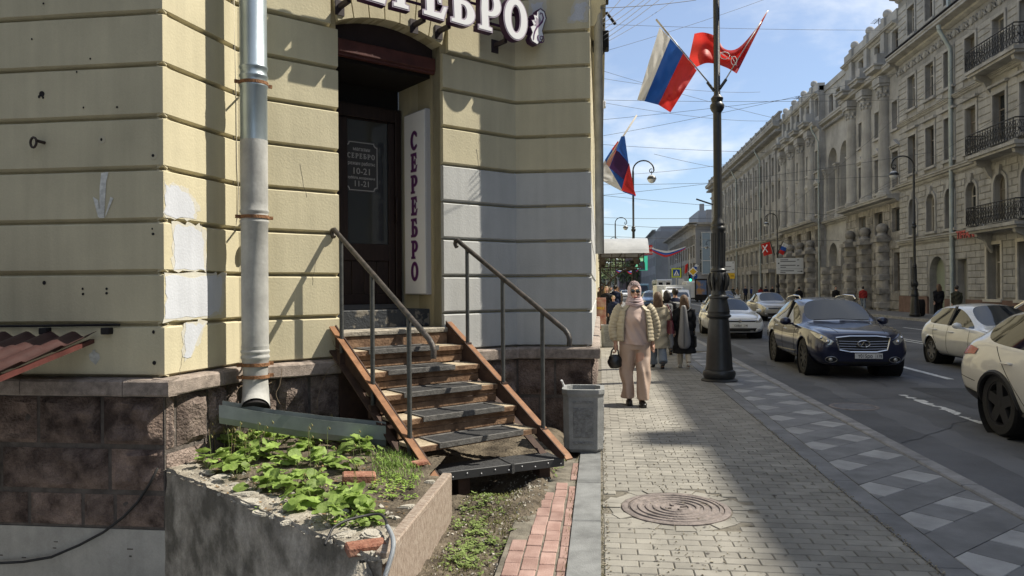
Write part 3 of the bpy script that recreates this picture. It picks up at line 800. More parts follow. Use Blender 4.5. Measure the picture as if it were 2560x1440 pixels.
# paint patches, graffiti and holes (flat, on the courses)
def blob(F, cx, cz, rx, rz, m, name, seed, n=30, d=-.003, rag=.18, par=bld):
    p = [(cx + rx * cos(a) * (1 + rag * nz(seed + 1.6 * cos(a), 1.6 * sin(a)) * 1.6), cz + rz * sin(a) * (1 + rag * nz(seed + 9 + 1.6 * cos(a), 1.6 * sin(a)) * 1.6)) for a in [2 * pi * i / n for i in range(n)]]
    b = MB(); b.prism(p, d, d + .0015, F); return part(b, name, m)
def patch(F, pts, m, name='paint_patch', d=-.003, rag=.03):
    out = []
    for i in range(len(pts)):
        p, q = V(pts[i]), V(pts[(i + 1) % len(pts)])
        for k in range(6):
            r_ = p.lerp(q, k / 6); out.append((r_.x + rag * nz(r_.x * 30, r_.y * 30, 3), r_.y + rag * nz(r_.x * 30, r_.y * 30, 8)))
    b = MB(); b.prism(out, d, d + .0015, F); return part(b, name, m)
M_greymix = stucco('thin_grey_wash', (.53, .51, .44))
def px_patch(F, pts, m, **k):
    cx, cy = sum(p[0] for p in pts) / len(pts), sum(p[1] for p in pts) / len(pts)
    patch(F, [((lambda q: (q.x, q.z))(WF(max(412 if F is FAB else 0, x + (8 if x > cx else -6)), y + (0 if F is FAB and abs(y - cy) > 60 else 5 if y > cy else -9), F))) for x, y in pts], M_greymix, 'thin_wash', -.0015, .045)
    return patch(F, [((lambda q: (q.x, q.z))(WF(x, y, F))) for x, y in pts], m, **k)
px_patch(FAB, [(413, 468), (440, 463), (462, 480), (488, 510), (484, 544), (413, 541)], M_greyb)
px_patch(FAB, [(436, 562), (480, 567), (506, 578), (509, 670), (512, 674), (436, 672)], M_greyb)
px_patch(FAB, [(414, 690), (520, 692), (556, 690), (550, 775), (520, 790), (414, 797)], M_greyb)
px_patch(FAB, [(464, 812), (512, 810), (486, 862), (476, 895), (461, 892)], M_greyb)
px_patch(FCD, [(1330, 8), (1360, 5), (1350, 60), (1325, 58)], M_greyb); px_patch(FCD, [(1440, 10), (1466, 4), (1460, 50), (1424, 52)], M_greyb)
M_spray = mat('white_spray', (.62, .62, .58), .9, .2, 25)
arrow = MB(); A_ = lambda x, y: (lambda q: (q.x, q.z))(WF(x, y, FA))
arrow.prism([A_(*p) for p in ((254, 432), (272, 430), (266, 455), (261, 545), (249, 545), (250, 470))], -.004, -.0026, FA)
arrow.prism([A_(*p) for p in ((233, 492), (246, 500), (252, 545), (246, 542))], -.0044, -.003, FA); arrow.prism([A_(*p) for p in ((277, 492), (284, 496), (266, 538), (262, 545))], -.0044, -.003, FA)
part(arrow, 'graffiti_arrow', M_spray)
leafg = MB(); M_faint = mat('faint_spray', (.50, .50, .46), .9, .2, 30)
leafg.prism([A_(*p) for p in ((223, 886), (234, 878), (248, 884), (251, 896), (240, 912), (226, 900))], -.004, -.0026, FA); leafg.prism([A_(*p) for p in ((230, 876), (240, 874), (238, 880))], -.0044, -.003, FA); part(leafg, 'graffiti_leaf', M_faint)
holes = [(105, 235, .022), (98, 242, .012), (108, 244, .01), (80, 98, .008), (226, 147, .008), (109, 9, .008), (192, 180, .008), (209, 269, .008), (293, 268, .008), (383, 585, .01), (381, 572, .008), (111, 707, .016),
         (207, 722, .01), (208, 735, .01), (267, 722, .01), (267, 733, .01), (384, 830, .014), (386, 907, .016), (254, 349, .012), (383, 389, .012)]
for x, y, r in holes:
    q = WF(x, y, FA); b = MB(); b.prism(ell(q.x, q.z, r * rnd(.7, 1.2), r, 9), -.0035, -.0015, FA); part(b, 'drill_hole', M_dark)
for x, y in ((255, 349), (384, 389)):
    q = WF(x, y, FA); b = MB(); b.prism(ell(q.x, q.z, .03, .031, 14), -.0025, -.001, FA); part(b, 'filler_spot', mat('filler', (.50, .455, .33), .9))
q = WF(112, 357, FA)
b = MB(); b.tube([FA @ V(p) for p in ((q.x, .01, q.z), (q.x - .02, -.06, q.z + .005))], .012, 8)
b.tube([FA @ V((q.x - .035 + .035 * cos(a), -.07 - .012 * cos(a), q.z - .01 + .038 * sin(a))) for a in [i * 2 * pi / 12 for i in range(13)]], .009, 7); part(b, 'eye_bolt', mat('old_iron', (.05, .036, .03), .8, .3, 30), True)
M_soot = mat('soot', (.20, .175, .115), .95, .2, 20)
for F_, x0, z0, l_, sg in ((FBC, .55, 2.75, .30, 1), (FBC, .70, 1.9, .25, -1), (FBC, 2.5, 3.1, .3, 1), (FAB, .2, 1.15, .2, -1)):
    b = MB(); b.tube([F_ @ V((x0 + sg * .05 * i / 7 + .018 * nz(i * .9, x0), -.0005, z0 - l_ * i / 7)) for i in range(8)], .0014, 4); part(b, 'crack', M_mortar)
# dark conduit strip along the groove and little junction lug on the left wall
b = MB(); b.tube([FA @ V((-6.6, -.012, 1.335)), FA @ V((-2.0, -.014, 1.345)), FA @ V((-1.0, -.012, 1.35)), FA @ V((-.35, -.008, 1.358))], .010, 6); part(b, 'wall_cable', M_dark, True)
for x in (118, 272):
    q = WF(x, 822, FA); b = MB(); b.box((q.x - .035, -.05, q.z - .04), (q.x + .035, .01, q.z + .01), FA, .006); part(b, 'bracket', M_dark)
# loose wires beside the pipe
M_wire = mat('wire', (.05, .045, .04), .6); M_pale = mat('pale_wire', (.42, .39, .32), .7)
for k, (pts, m) in enumerate(((((585, 0), (586, 100), (590, 240), (592, 420), (596, 470), (594, 540), (586, 580)), M_pale), (((579, 0), (584, 90), (583, 300), (584, 420), (582, 500), (588, 530), (580, 560)), M_wire))):
    b = MB(); b.tube([FBC @ (lambda q: V((q.x, -.02, q.z)))(WF(x, y, FBC, -.02)) for x, y in pts], .004, 5); part(b, 'wire', m, True)
cable = MB(); cp = [(-20, 1408), (60, 1404), (130, 1392), (200, 1362), (260, 1330), (310, 1292), (345, 1255), (375, 1210), (395, 1170)]
cable.tube([FA @ V((WF(x, y, FA, -.04).x, -.045, WF(x, y, FA, -.04).z)) for x, y in cp], .010, 7)
tag(cable.obj('black_cable', mat('black_rubber', (.02, .019, .019), .6), smooth=True), 'black cable drooping along the dark cellar wall below the granite stones', 'cable')

# ---------------------------------------------------------------- downpipe with rusty clamps
M_zinc = mat('bright_zinc', (.42, .49, .52), .38, .10, 3, metal=.75, bump=.05, bsc=20, streak=.12)
M_pipe = mat('painted_pipe', (.39, .39, .37), .65, .16, 5, bump=.12, bsc=30, streak=.28, fine=.04)
pc = V((-2.826, 5.734, 0)); PR = .108
def zy(y): return 1.6 + (722 - y) * 6.02 / FPX
pipe = thing('downpipe', 'grey round drainpipe with a bright zinc upper length and rusty clamps', 'drainpipe', (pc.x, pc.y, .6))
T = Matrix.Translation(pc)
def bead(z): return [(PR, z - .02), (PR + .007, z - .008), (PR + .007, z + .004), (PR, z + .014)]
b = MB(); b.lathe([(PR, zy(345))] + bead(zy(200) - .03) + bead(zy(185)) + bead(zy(163)) + [(PR, 4.6), (PR, 6.2)], 32, T); b.obj('upper_length', M_zinc, pipe, 40, True)
b = MB(); b.lathe([(PR - .001, zy(860)), (PR - .001, zy(700))] + bead(zy(548)) + bead(zy(536)) + bead(zy(522)) + [(PR + .001, zy(500)), (PR + .001, zy(345))], 32, T); b.obj('middle_length', M_pipe, pipe, 40, True)
b = MB(); b.lathe([(PR - .012, zy(945)), (PR - .006, zy(905))] + bead(zy(886)) + bead(zy(872)) + [(PR + .003, zy(858))], 32, T); b.obj('lower_length', M_pipe, pipe, 40, True)
ctr = [pc + V((0, 0, zy(940))), pc + V((0, 0, zy(960))), pc + V((.012, -.02, zy(985))), pc + V((.035, -.07, zy(1003))), pc + V((.055, -.115, zy(1012)))]
b = MB(); b.tube(ctr, [PR - .010, PR - .006, PR, PR + .006, PR + .008], 32, caps=False); b.obj('shoe', M_pipe, pipe, 40, True)
b = MB(); b.tube([ctr[-1] + (ctr[-2] - ctr[-1]) * .35, ctr[-2] + V((0, 0, .03))], [PR + .0, PR - .02], 32); b.obj('inner_dark', M_dark, pipe, w=True)
for y in (203, 537, 905, 935):
    z = zy(y); b = MB(); r0 = PR + (.004 if y < 900 else .0)
    b.lathe([(r0, z - .014), (r0 + .006, z - .013), (r0 + .006, z + .013), (r0, z + .014)], 32, T, caps=False)
    d = V((1, 1, 0)).normalized()
    for s in (-1, 1):
        c = pc + d * s * (r0 + .022); b.box((-.02, -.008, -.014), (.02, .008, .014), Matrix.Translation((c.x, c.y, z)) @ Matrix.Rotation(pi / 4, 4, 'Z'))
    b.tube([(pc.x - .11, pc.y + .09, z), (pc.x - .22, pc.y + .22, z - .02)], .008, 6)
    b.obj('clamp', M_rust, pipe, w=True)
b = MB(); b.ball((0, 0, 0), .055, 12, 8, Matrix.Translation(FBC @ V((.08, -.04, 2.0)))); part(b, 'plaster_lump', M_wall, True)

# ---------------------------------------------------------------- sheet metal gutter lying under the pipe
M_gut = mat('gutter_sheet', (.27, .30, .285), .5, .15, 3, metal=.5, bump=.06, bsc=15, streak=.2)
gl, gr = Q(552, 1046, 5.80), Q(965, 1103, 6.0)
u = (gr - gl).normalized(); side = V((u.y, -u.x, 0)).normalized()       # towards the viewer
b = MB(); prof = [(.055, .115), (.06, .02), (.045, -.03), (-.045, -.03), (-.055, .02), (-.06, .13)]; n = 10
def gp(t, a, z): return gl + u * t * (gr - gl).length + side * (a + .004 * nz(t * 6, a * 30)) + V((0, 0, z + .02 * t * (z > .1) + .006 * nz(t * 5, z * 9) - .018 * sin(pi * t)))
b.grid(lambda s, t: gp(t, lerp(prof[min(4, int(s * 5))][0], prof[min(5, int(s * 5) + 1)][0], s * 5 - min(4, int(s * 5))), lerp(prof[min(4, int(s * 5))][1], prof[min(5, int(s * 5) + 1)][1], s * 5 - min(4, int(s * 5)))), 5, n)
me = modded(b.mesh('gutter', M_gut), [('SOLIDIFY', dict(thickness=.004))])
o = link('gutter_trough', me); tag(o, 'dented grey sheet metal gutter lying below the mouth of the drainpipe', 'gutter')

# ---------------------------------------------------------------- red brown roof sheet over the cellar steps
M_roof = mat('roof_sheet', (.048, .022, .020), .42, .15, 6, spec=.5, bump=.05, bsc=30, fine=.06)
rf = thing('cellar_awning', 'red brown metal tile awning over the cellar steps at the far left', 'awning', (-4.6, 4.6, 1.1))
RX1 = WF(246, 832, FA).x + PA[0]
b = MB()
def rfz(u_, v_):
    x = lerp(RX1 - 3.2, RX1, u_); y = lerp(5.04, 3.75, v_)
    z = 1.285 - .20 * v_ * 1.35 + .022 * cos((x - RX1) * 2 * pi / .19) - .020 * ((v_ * 3.6) % 1.0) * .9
    return (x, y, z)
b.grid(rfz, 128, 36); me = modded(b.mesh('sheet', M_roof, fixn=False), [('SOLIDIFY', dict(thickness=.004))]); shade(me, 40); link('tile_sheet', me, rf, True)
b = MB(); b.box((RX1 - .05, 3.78, 0), (RX1 - .01, 5.03, .03), Matrix.Translation((0, 0, 0)))
b.v = [(x, y, z + 1.225 - .27 * (5.04 - y) / 1.29) for x, y, z in b.v]; b.obj('edge_batten', M_redbrown, rf, w=True)
for k in range(5):
    x = RX1 - .3 - k * .6; b = MB(); b.box((x, 3.8, 0), (x + .04, 5.03, .03)); b.v = [(a, y, z + 1.19 - .27 * (5.04 - y) / 1.29) for a, y, z in b.v]; b.obj('rafter', M_redbrown, rf, w=True)
# ================================================================ wooden and steel stairs up to the shop door
M_ply = mat('weathered_board', (.40, .32, .215), .9, .3, 6, col2=(.50, .42, .30), bump=.5, bsc=70, stretch=(1, 1, 1), fine=.15)
M_riser = mat('brown_riser', (.19, .105, .06), .85, .4, 9, col2=(.28, .175, .105), bump=.4, bsc=50, fine=.15)
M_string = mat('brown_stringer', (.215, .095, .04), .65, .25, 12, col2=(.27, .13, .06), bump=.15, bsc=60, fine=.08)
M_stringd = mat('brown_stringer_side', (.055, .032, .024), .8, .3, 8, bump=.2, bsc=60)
M_mat = mat('rubber_mat', (.042, .042, .043), .85, .3, 25, bump=.8, bsc=220, fine=.4)
M_matedge = mat('rubber_edge', (.11, .106, .10), .8, .3, 20, bump=.3, bsc=90, fine=.2)
M_rail = mat('grey_rail', (.075, .078, .076), .5, .2, 20, bump=.15, bsc=90, metal=.2)
M_railtop = mat('worn_rail', (.05, .05, .048), .5, .4, 18, col2=(.095, .078, .066), bump=.2, bsc=90, metal=.2)
def SP(t, n, z): return FBC @ V((t, -n, z))
def NB(b, t0, n0, z0, t1, n1, z1, bev=0.): return b.box((t0, -n1, z0), (t1, -n0, z1), FBC, bev)
stairs = thing('stairs', 'worn wooden steps with rubber mats between two brown steel stringers', 'stairs', SP(1.5, .9, .2))
def st(mb, name, m, sm=False, par=stairs): return mb.obj(name, m, par, sm, w=True)
SL = .167 / .283
TS0, TS1 = .885, 2.09
for k in range(5):
    z = 1.05 - .167 * k; nf = .32 + .283 * k
    for q in range(2):
        b = MB(); NB(b, TS0, nf - .29 + q * .148, z - .032 - .001 * q, TS1, nf - .29 + q * .148 + .142, z - .002 * q + rnd(-.002, .002), .004); st(b, 'tread_board', M_ply)
    if k < 4:
        for q in range(2):
            b = MB(); NB(b, TS0, nf - .034 - .003 * q, z - .167 + .012 + q * .068, TS1, nf - .012 - .004 * q, z - .167 + .076 + q * .058, .004); st(b, 'riser_board', M_riser)
    b = MB(); NB(b, TS0, nf - .004, z - .046, TS1, nf + .014, z - .002, .003); st(b, 'nosing', M_riser)
    # rubber mat folded over the nosing
    m0, m1 = TS0 + (.22 if k else .16) + rnd(-.03, .03), TS1 - .33 + rnd(-.04, .05) + (.03 * k)
    sk = rnd(-.025, .025)
    b = MB(); mo = st(MB().grid(lambda u, v: SP(lerp(m0, m1, u) + sk * v, nf - .255 + v * .285, z + .006 + .003 * nz(u * 5 + k, v * 5) + (-.02 * max(0, v - .93) / .07)), 12, 10), 'rubber_mat', M_mat)
    mo.data = modded(mo.data, [('SOLIDIFY', dict(thickness=.008))])
    b = MB(); e = .028
    for (a0, b0, a1, b1) in ((m0 - e, nf - .27, m0, nf + .03), (m1, nf - .27, m1 + e, nf + .03), (m0 - e, nf - .285, m1 + e, nf - .255)):
        NB(b, a0 + sk, b0, z + .002, a1 + sk, b1, z + .011, .003)
    NB(b, m0 - e + sk, nf + .016, z - .035, m1 + e + sk, nf + .03, z + .012, .004)
    st(b, 'mat_border', M_matedge, par=mo)
b = MB(); NB(b, TL - .04, -.02, 1.05, TR + .04, .03, 1.162, .004); st(b, 'riser_board', M_riser)
def stringer(t0, t1, out):
    zt = lambda n: 1.275 - SL * n
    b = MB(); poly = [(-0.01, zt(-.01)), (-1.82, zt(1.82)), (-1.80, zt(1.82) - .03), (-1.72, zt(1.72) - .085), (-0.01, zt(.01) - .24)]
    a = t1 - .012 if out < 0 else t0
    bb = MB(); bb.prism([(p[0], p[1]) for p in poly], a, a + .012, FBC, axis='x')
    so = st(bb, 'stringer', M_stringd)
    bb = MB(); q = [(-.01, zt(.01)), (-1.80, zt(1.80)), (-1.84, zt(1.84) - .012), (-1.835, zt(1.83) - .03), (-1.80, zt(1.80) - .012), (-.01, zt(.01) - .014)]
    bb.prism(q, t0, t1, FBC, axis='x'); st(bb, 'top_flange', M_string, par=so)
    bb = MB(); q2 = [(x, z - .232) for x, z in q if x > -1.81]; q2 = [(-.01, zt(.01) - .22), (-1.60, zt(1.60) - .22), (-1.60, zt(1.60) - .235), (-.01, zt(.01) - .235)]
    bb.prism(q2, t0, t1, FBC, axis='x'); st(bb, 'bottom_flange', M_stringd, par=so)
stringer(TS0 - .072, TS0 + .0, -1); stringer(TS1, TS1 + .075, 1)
# dark sheet stands in for the shaded void behind the steps
b = MB(); NB(b, TS0, .05, -.1, TS1, .07, 1.0); st(b, 'void_sheet', M_stringd)
def handrail(t, pn, pb, rail_z, n0, n1, label):
    h = thing('handrail', label, 'handrail', SP(t, 1, .3))
    zr = lambda n: rail_z[0] + rail_z[1] * n
    pts = [SP(t, n0 - .035, zr(n0) - .055), SP(t, n0 - .06, zr(n0) - .02), SP(t, n0 - .05, zr(n0) + .012), SP(t, n0 - .015, zr(n0) + .012), SP(t, n0 + .05, zr(n0 + .05))]
    pts += [SP(t, lerp(n0 + .2, n1 - .12, i / 5), zr(lerp(n0 + .2, n1 - .12, i / 5)) + .004 * nz(i * 3., t)) for i in range(6)]
    pts += [SP(t, n1 - .05, zr(n1 - .05)), SP(t, n1 - .005, zr(n1) - .015), SP(t, n1 + .01, zr(n1) - .055), SP(t, n1 + .005, zr(n1) - .11)]
    b = MB(); b.tube(pts, .0225, 12); b.obj('rail', M_railtop, h, 60, True)
    for n, z0 in zip(pn, pb):
        b = MB(); b.tube([SP(t, n, z0), SP(t, n, zr(n) - .015)], .019, 12); po = b.obj('post', M_rail, h, 60, True)
        b = MB(); NB(b, t - .03, n - .028, z0 - .10, t + .03, n + .028, z0 + .012); b.obj('socket', M_stringd, po, w=True)
    return h
handrail(TS0 - .028, (.18, .78, 1.39), (1.02, .62, .30), (2.185, -.565), .06, 1.74, 'bent dark pipe handrail on the side of the steps next to the drainpipe')
handrail(TS1 + .04, (.35, .93, 1.50), (1.06, .72, .37), (2.195, -.525), .20, 1.84, 'bent dark pipe handrail on the side of the steps next to the grey litter bin')
# rubber covered plank in place of the lowest step
pa, pb_ = P(1122, 1180, .165), P(1408, 1145, .165); u = (pb_ - pa).normalized(); wv = V((-u.y, u.x, 0)); Lp = (pb_ - pa).length
PM = plane_map((pa.x, pa.y, .165), u, wv)
pl = thing('mat_covered_plank', 'black rubber covered plank with studs lying as the lowest step', 'plank', pa)
M_blackrub = mat('black_rubber_mat', (.05, .051, .054), .6, .3, 30, bump=.9, bsc=260, fine=.3, spec=.5)
b = MB(); b.box((-.06, -.005, -.062), (Lp, .29, 0), PM, .012); b.obj('plank', M_blackrub, pl, w=True)
b = MB(); b.box((-.06, -.012, -.066), (Lp + .004, -.005, .003), PM, .003); ed = b.obj('edge_strip', mat('rubber_edge_black', (.04, .042, .045), .45), pl, w=True)
for i in range(9):
    x = .03 + i * (Lp - .06) / 8; b = MB(); b.lathe([(.006, 0), (.005, .003), (.0005, .004)], 8, PM @ Matrix.Translation((x, -.0125, -.032 + .016 * ((i % 2) - .5))) @ Matrix.Rotation(pi / 2, 4, 'X')); b.obj('stud', M_white, ed, w=True)
b = MB(); b.box((Lp * .52, -.02, -.075), (Lp * .52 + .03, .292, .008), PM, .004); b.obj('band', M_blackrub, pl, w=True)
for x in (.1, Lp - .2): b = MB(); b.box((x, .05, -.25), (x + .1, .2, -.063), PM); b.obj('support', M_stringd, pl, w=True)

# ================================================================ broken concrete planter
M_conc = mat('dirty_concrete', (.25, .225, .185), .95, .5, 3.0, col2=(.54, .49, .42), bump=.8, bsc=35, fine=.2, streak=.45, lo=.40, hi=.75)
M_conctop = mat('crumbling_concrete', (.24, .21, .165), .95, .3, 7, col2=(.42, .385, .32), bump=.9, bsc=60, fine=.25)
M_flake = mat('pale_flake', (.40, .375, .32), .95, .2, 8, bump=.7, bsc=80, fine=.15)
M_panel = mat('pink_panel', (.40, .33, .27), .85, .25, 3, bump=.4, bsc=80, stretch=(1, 22, 5), fine=.22)
def panel_mat():
    m = mat('tooled_panel', (.20, .145, .11), .9, col2=(.38, .32, .265), sc=30, stretch=(1, 5, .9), lo=.38, hi=.6, bump=.5, bsc=60, fine=.15); return m
M_panel = panel_mat()
PLZ = .30
pl_L, pl_F, pl_R = V((-3.19, 5.04, PLZ)), V((-1.06, 3.42, PLZ)), V((-1.045, 5.06, PLZ))
planter = thing('concrete_planter', 'crumbling concrete planter with a pink stone side panel at the foot of the wall', 'planter', (-1.9, 4.6, 0))
e = (pl_F - pl_L); LF = e.length; e.normalize(); ein = V((-e.y, e.x, 0))        # into the planter
def wallf(u, v):                   # outer face
    s = u * LF; z = lerp(-1.5, PLZ + .012 * nz(s * 5) + .008 * nz(s * 21), v)
    off = -.02 * nz(s * 1.4, z * 1.4, 5) - .010 * nz(s * 8, z * 8) - (.035 * smoothstep(.86, 1, v) * (nz(s * 7, 3) + .3))
    return pl_L + e * s - ein * off + V((0, 0, z - PLZ))
b = MB(); b.grid(wallf, 120, 60); b.obj('retaining_wall', M_conc, planter, 50, True)
b = MB(); x = -1.045; b.box((x - .07, 3.50, -.2), (x, 5.06, PLZ + .012), bev=.008); b.obj('side_panel', M_panel, planter, w=True)
def ptop(x, y):
    p = V((x, y, PLZ)); d = (p - pl_L).dot(ein); q = -1.12 - x
    edge = min(d, q)
    z = PLZ - .012 + .016 * nz(x * 6, y * 6) + .008 * nz(x * 22, y * 22) + .05 * smoothstep(.25, .8, d) * smoothstep(.1, .5, q) * (.8 + .4 * nz(x * 3, y * 3))
    return z - .01 * smoothstep(.03, 0, edge)
def inside_planter(x, y):
    if x > -1.055 or (V((x, y, 0)) - V((pl_L.x, pl_L.y, 0))).dot(ein) < .004: return False
    q = FBC.inverted() @ V((x, y, 0))
    return q.y < .06 and not (q.x > TS0 - .05 and -1.5 < q.y) and not (y > 5.08 and x > -1.2)
b = MB(); bs = MB(); idx = ({}, {}); st_ = .024
def addcell(mb, ix, i, j):
    f = []
    for (a, c) in ((i, j), (i + 1, j), (i + 1, j + 1), (i, j + 1)):
        if (a, c) not in ix:
            x, y = -3.3 + a * st_, 3.4 + c * st_; ix[(a, c)] = len(mb.v); mb.v.append((x, y, ptop(x, y)))
        f.append(ix[(a, c)])
    mb.f.append(tuple(f)); mb.mi.append(0)
for i in range(100):
    for j in range(120):
        x, y = -3.3 + (i + .5) * st_, 3.4 + (j + .5) * st_
        if not inside_planter(x, y): continue
        d = (V((x, y, PLZ)) - pl_L).dot(ein); fy = smoothstep(4.3, 3.6, y)
        if d < .20 + .30 * fy + .10 * nz(x * 4, y * 4) + .06 * nz(x * 13, y * 13): addcell(b, idx[0], i, j)
        else: addcell(bs, idx[1], i, j)
b.obj('concrete_rim', M_conctop, planter, True, True); o = bs.obj('planter_soil', M_soil, planter, True, True)
def flake(c, r, th, m, name, seed, par=None, rz=0, tilt=0):
    n = 9; pts = [(r * (1 + .35 * nz(seed + cos(a), sin(a))) * cos(a), r * .7 * (1 + .4 * nz(seed + 5 + cos(a), sin(a))) * sin(a)) for a in [2 * pi * k / n for k in range(n)]]
    b = MB(); b.prism(pts, 0, th, axis='z'); b.prism([(x * .75, y * .7) for x, y in pts], th, th * 1.5, axis='z')
    M_ = Matrix.Translation(c) @ Matrix.Rotation(rz, 4, 'Z') @ Matrix.Rotation(tilt, 4, 'X')
    o = link(name, b.mesh(name, m), par, False, M_); return o
for k, (x, y, r) in enumerate(((630, 1250, .085), (655, 1275, .07), (610, 1232, .09), (690, 1285, .045), (550, 1190, .10), (520, 1178, .07), (855, 1277, .05), (930, 1335, .085), (1075, 1203, .045), (860, 1335, .07), (720, 1300, .05), (1020, 1265, .06), (585, 1208, .05), (890, 1370, .045))):
    p = P(x, y, PLZ); p.z = ptop(p.x, p.y) - .006
    tag(flake(p, r, .012, M_flake, 'concrete_flake', k * 3.7, rz=rnd(0, 6), tilt=rnd(-.15, .15)), ('large' if r > .08 else 'middling' if r > .058 else 'small') + ' flat piece of broken concrete ' + ('near the left end' if x < 600 else 'half way along the left rim' if x < 740 else 'by the front corner' if x < 960 else 'on the right edge') + ' of the planter', 'concrete piece', 'broken concrete flakes on the planter')
rb = MB()
for k in range(900):
    x, y = rnd(-3.1, -1.07), rnd(3.45, 5.2)
    d = (V((x, y, PLZ)) - pl_L).dot(ein)
    if not inside_planter(x, y) or d > .55 or rnd(0, 1) < d * 1.2: continue
    s = rnd(.003, .016) * (1.5 if rnd(0, 1) < .12 else 1); M_ = Matrix.Translation((x, y, ptop(x, y) + s * .2)) @ Matrix.Rotation(rnd(0, 6), 4, V((rnd(-1, 1), rnd(-1, 1), 1)).normalized())
    rb.box((-s, -s * .7, -s * .4), (s, s * .7, s * .4), M_)
tag(rb.obj('rubble', M_flake), kind='stuff')
pb2 = MB()
for k in range(700):
    x, y = rnd(-1.02, -.25), rnd(3.4, 6.3); s = rnd(.003, .011); M_ = Matrix.Translation((x, y, soil_z(x, y) + s * .2)) @ Matrix.Rotation(rnd(0, 6), 4, V((rnd(-1, 1), rnd(-1, 1), 1)).normalized())
    pb2.box((-s, -s * .7, -s * .4), (s, s * .7, s * .4), M_)
tag(pb2.obj('pebbles', M_flake), kind='stuff')
# broken corner with a brick set in it
b = MB(); c0 = P(900, 1398, .18)
def chunk(u, v):
    a = 2 * pi * u; r = (.02 + .135 * sin(pi * min(.999, max(.001, v)))) * (1 + .35 * nz(3 * cos(a), 3 * sin(a), v * 4)); return V((-1.17 + r * cos(a), 3.47 + r * sin(a) * .8, lerp(-.25, .27, v) + .02 * nz(5 * cos(a), 5 * sin(a))))
b.grid(chunk, 22, 12, wrap=True); b.obj('broken_corner', M_conctop, planter, 40, True)
M_oldbrick = mat('old_brick', (.28, .10, .06), .9, .35, 12, col2=(.36, .19, .13), bump=.6, bsc=60, fine=.2)
bk = MB(); bk.box((-.10, -.055, 0), (.10, .055, .05), bev=.008)
p = P(915, 1378, .27); tag(link('brick', bk.mesh('brick', M_oldbrick), None, M=Matrix.Translation((p.x, p.y, .265)) @ Matrix.Rotation(.5, 4, 'Z')), 'thin red brick bedded on the broken front corner of the planter', 'brick')
bk = MB(); bk.box((-.11, -.06, 0), (.11, .06, .062), bev=.010)
p = P(897, 1212, PLZ); tag(link('brick', bk.mesh('brick', M_oldbrick), None, M=Matrix.Translation((p.x, p.y, ptop(p.x, p.y) - .005)) @ Matrix.Rotation(.35, 4, 'Z') @ Matrix.Rotation(.06, 4, 'Y')), 'loose red brick lying among the green plants', 'brick')
p = P(1048, 1158, PLZ + .02); bk = MB(); bk.box((-.06, -.04, 0), (.06, .04, .03), bev=.006); tag(link('brick', bk.mesh('brick', M_oldbrick), None, M=Matrix.Translation((p.x, p.y, ptop(p.x, p.y))) @ Matrix.Rotation(.9, 4, 'Z')), 'small broken brick beside the foot of the brown stringer', 'brick')
# corrugated conduit and the cable stub
pts = [P(968, 1316, .335), P(976, 1330, .335), Q(983, 1352, 3.60), Q(981, 1380, 3.50), Q(972, 1412, 3.44), Q(960, 1450, 3.40), Q(950, 1500, 3.38)]
def spline(pts, n):
    out = []
    for i in range(len(pts) - 1):
        p0, p1, p2, p3 = pts[max(0, i - 1)], pts[i], pts[i + 1], pts[min(len(pts) - 1, i + 2)]
        for k in range(n):
            t = k / n; out.append(.5 * ((2 * p1) + (p2 - p0) * t + (2 * p0 - 5 * p1 + 4 * p2 - p3) * t * t + (3 * p1 - p0 - 3 * p2 + p3) * t ** 3))
    return out + [pts[-1]]
sp = spline(pts, 26); cd = thing('cable_conduit', 'pale corrugated cable conduit with a black cable end hanging over the front of the planter', 'conduit', sp[0])
b = MB(); b.tube(sp, [.0125 if i % 2 else .0108 for i in range(len(sp))], 10); b.obj('conduit', mat('conduit_plastic', (.24, .26, .28), .6), cd, w=True)
b = MB(); b.tube(spline([P(968, 1320, .335), P(964, 1300, .35), P(950, 1286, .37), P(920, 1288, .37), P(870, 1300, .37), P(835, 1318, .36), P(823, 1338, .335), P(812, 1362, .31)], 6), .0075, 7); b.obj('cable', mat('cable_black', (.018, .018, .02), .55), cd, True, True)

# ---------------------------------------------------------------- plants
M_leaf = mat('coltsfoot_leaf', (.215, .335, .06), .55, .25, 14, col2=(.32, .44, .12), rand=.33, bump=.3, bsc=60, spec=.3)
M_stem = mat('stem', (.22, .27, .09), .7, .2, 10)
M_seed = mat('seed_stalk', (.24, .20, .08), .8)
def leaf_mesh(k):
    lobes = 9; vs = [(0, 0, -.02)]; n = 18; fs = []
    for ring, rr in ((1, .55), (2, 1.0)):
        for i in range(n):
            a = 2 * pi * i / n + pi / 2
            r = rr * (.5 + .045 * cos(lobes * a) * (ring == 2)) * (1 - .42 * math.exp(-((((a - pi / 2 + pi) % (2 * pi)) - pi) / .30) ** 2))
            vs.append((r * cos(a), r * sin(a) * .95 - .1, .07 * rr ** 2 * (k % 2 * 2 - 1) * .8 + .05 * sin(3 * a + k) * rr + (.03 if i % 2 else -.02) * rr))
    for i in range(n):
        j = (i + 1) % n; fs += [(0, 1 + i, 1 + j), (1 + i, 1 + n + i, 1 + n + j, 1 + j)]
    b = MB(); b.add(vs, fs); me = b.mesh('leaf', M_leaf, True); return me
leaves = [leaf_mesh(k) for k in range(5)]
def leaf_mat_translucent(m):
    N, L = m.node_tree.nodes, m.node_tree.links; b = N['Principled BSDF']; o = N['Material Output']
    tr = N.new('ShaderNodeBsdfTranslucent'); mx = N.new('ShaderNodeMixShader'); mx.inputs[0].default_value = .35
    src = b.inputs['Base Color'].links[0].from_socket; L.new(src, tr.inputs[0]); L.new(b.outputs[0], mx.inputs[1]); L.new(tr.outputs[0], mx.inputs[2]); L.new(mx.outputs[0], o.inputs['Surface'])
leaf_mat_translucent(M_leaf)
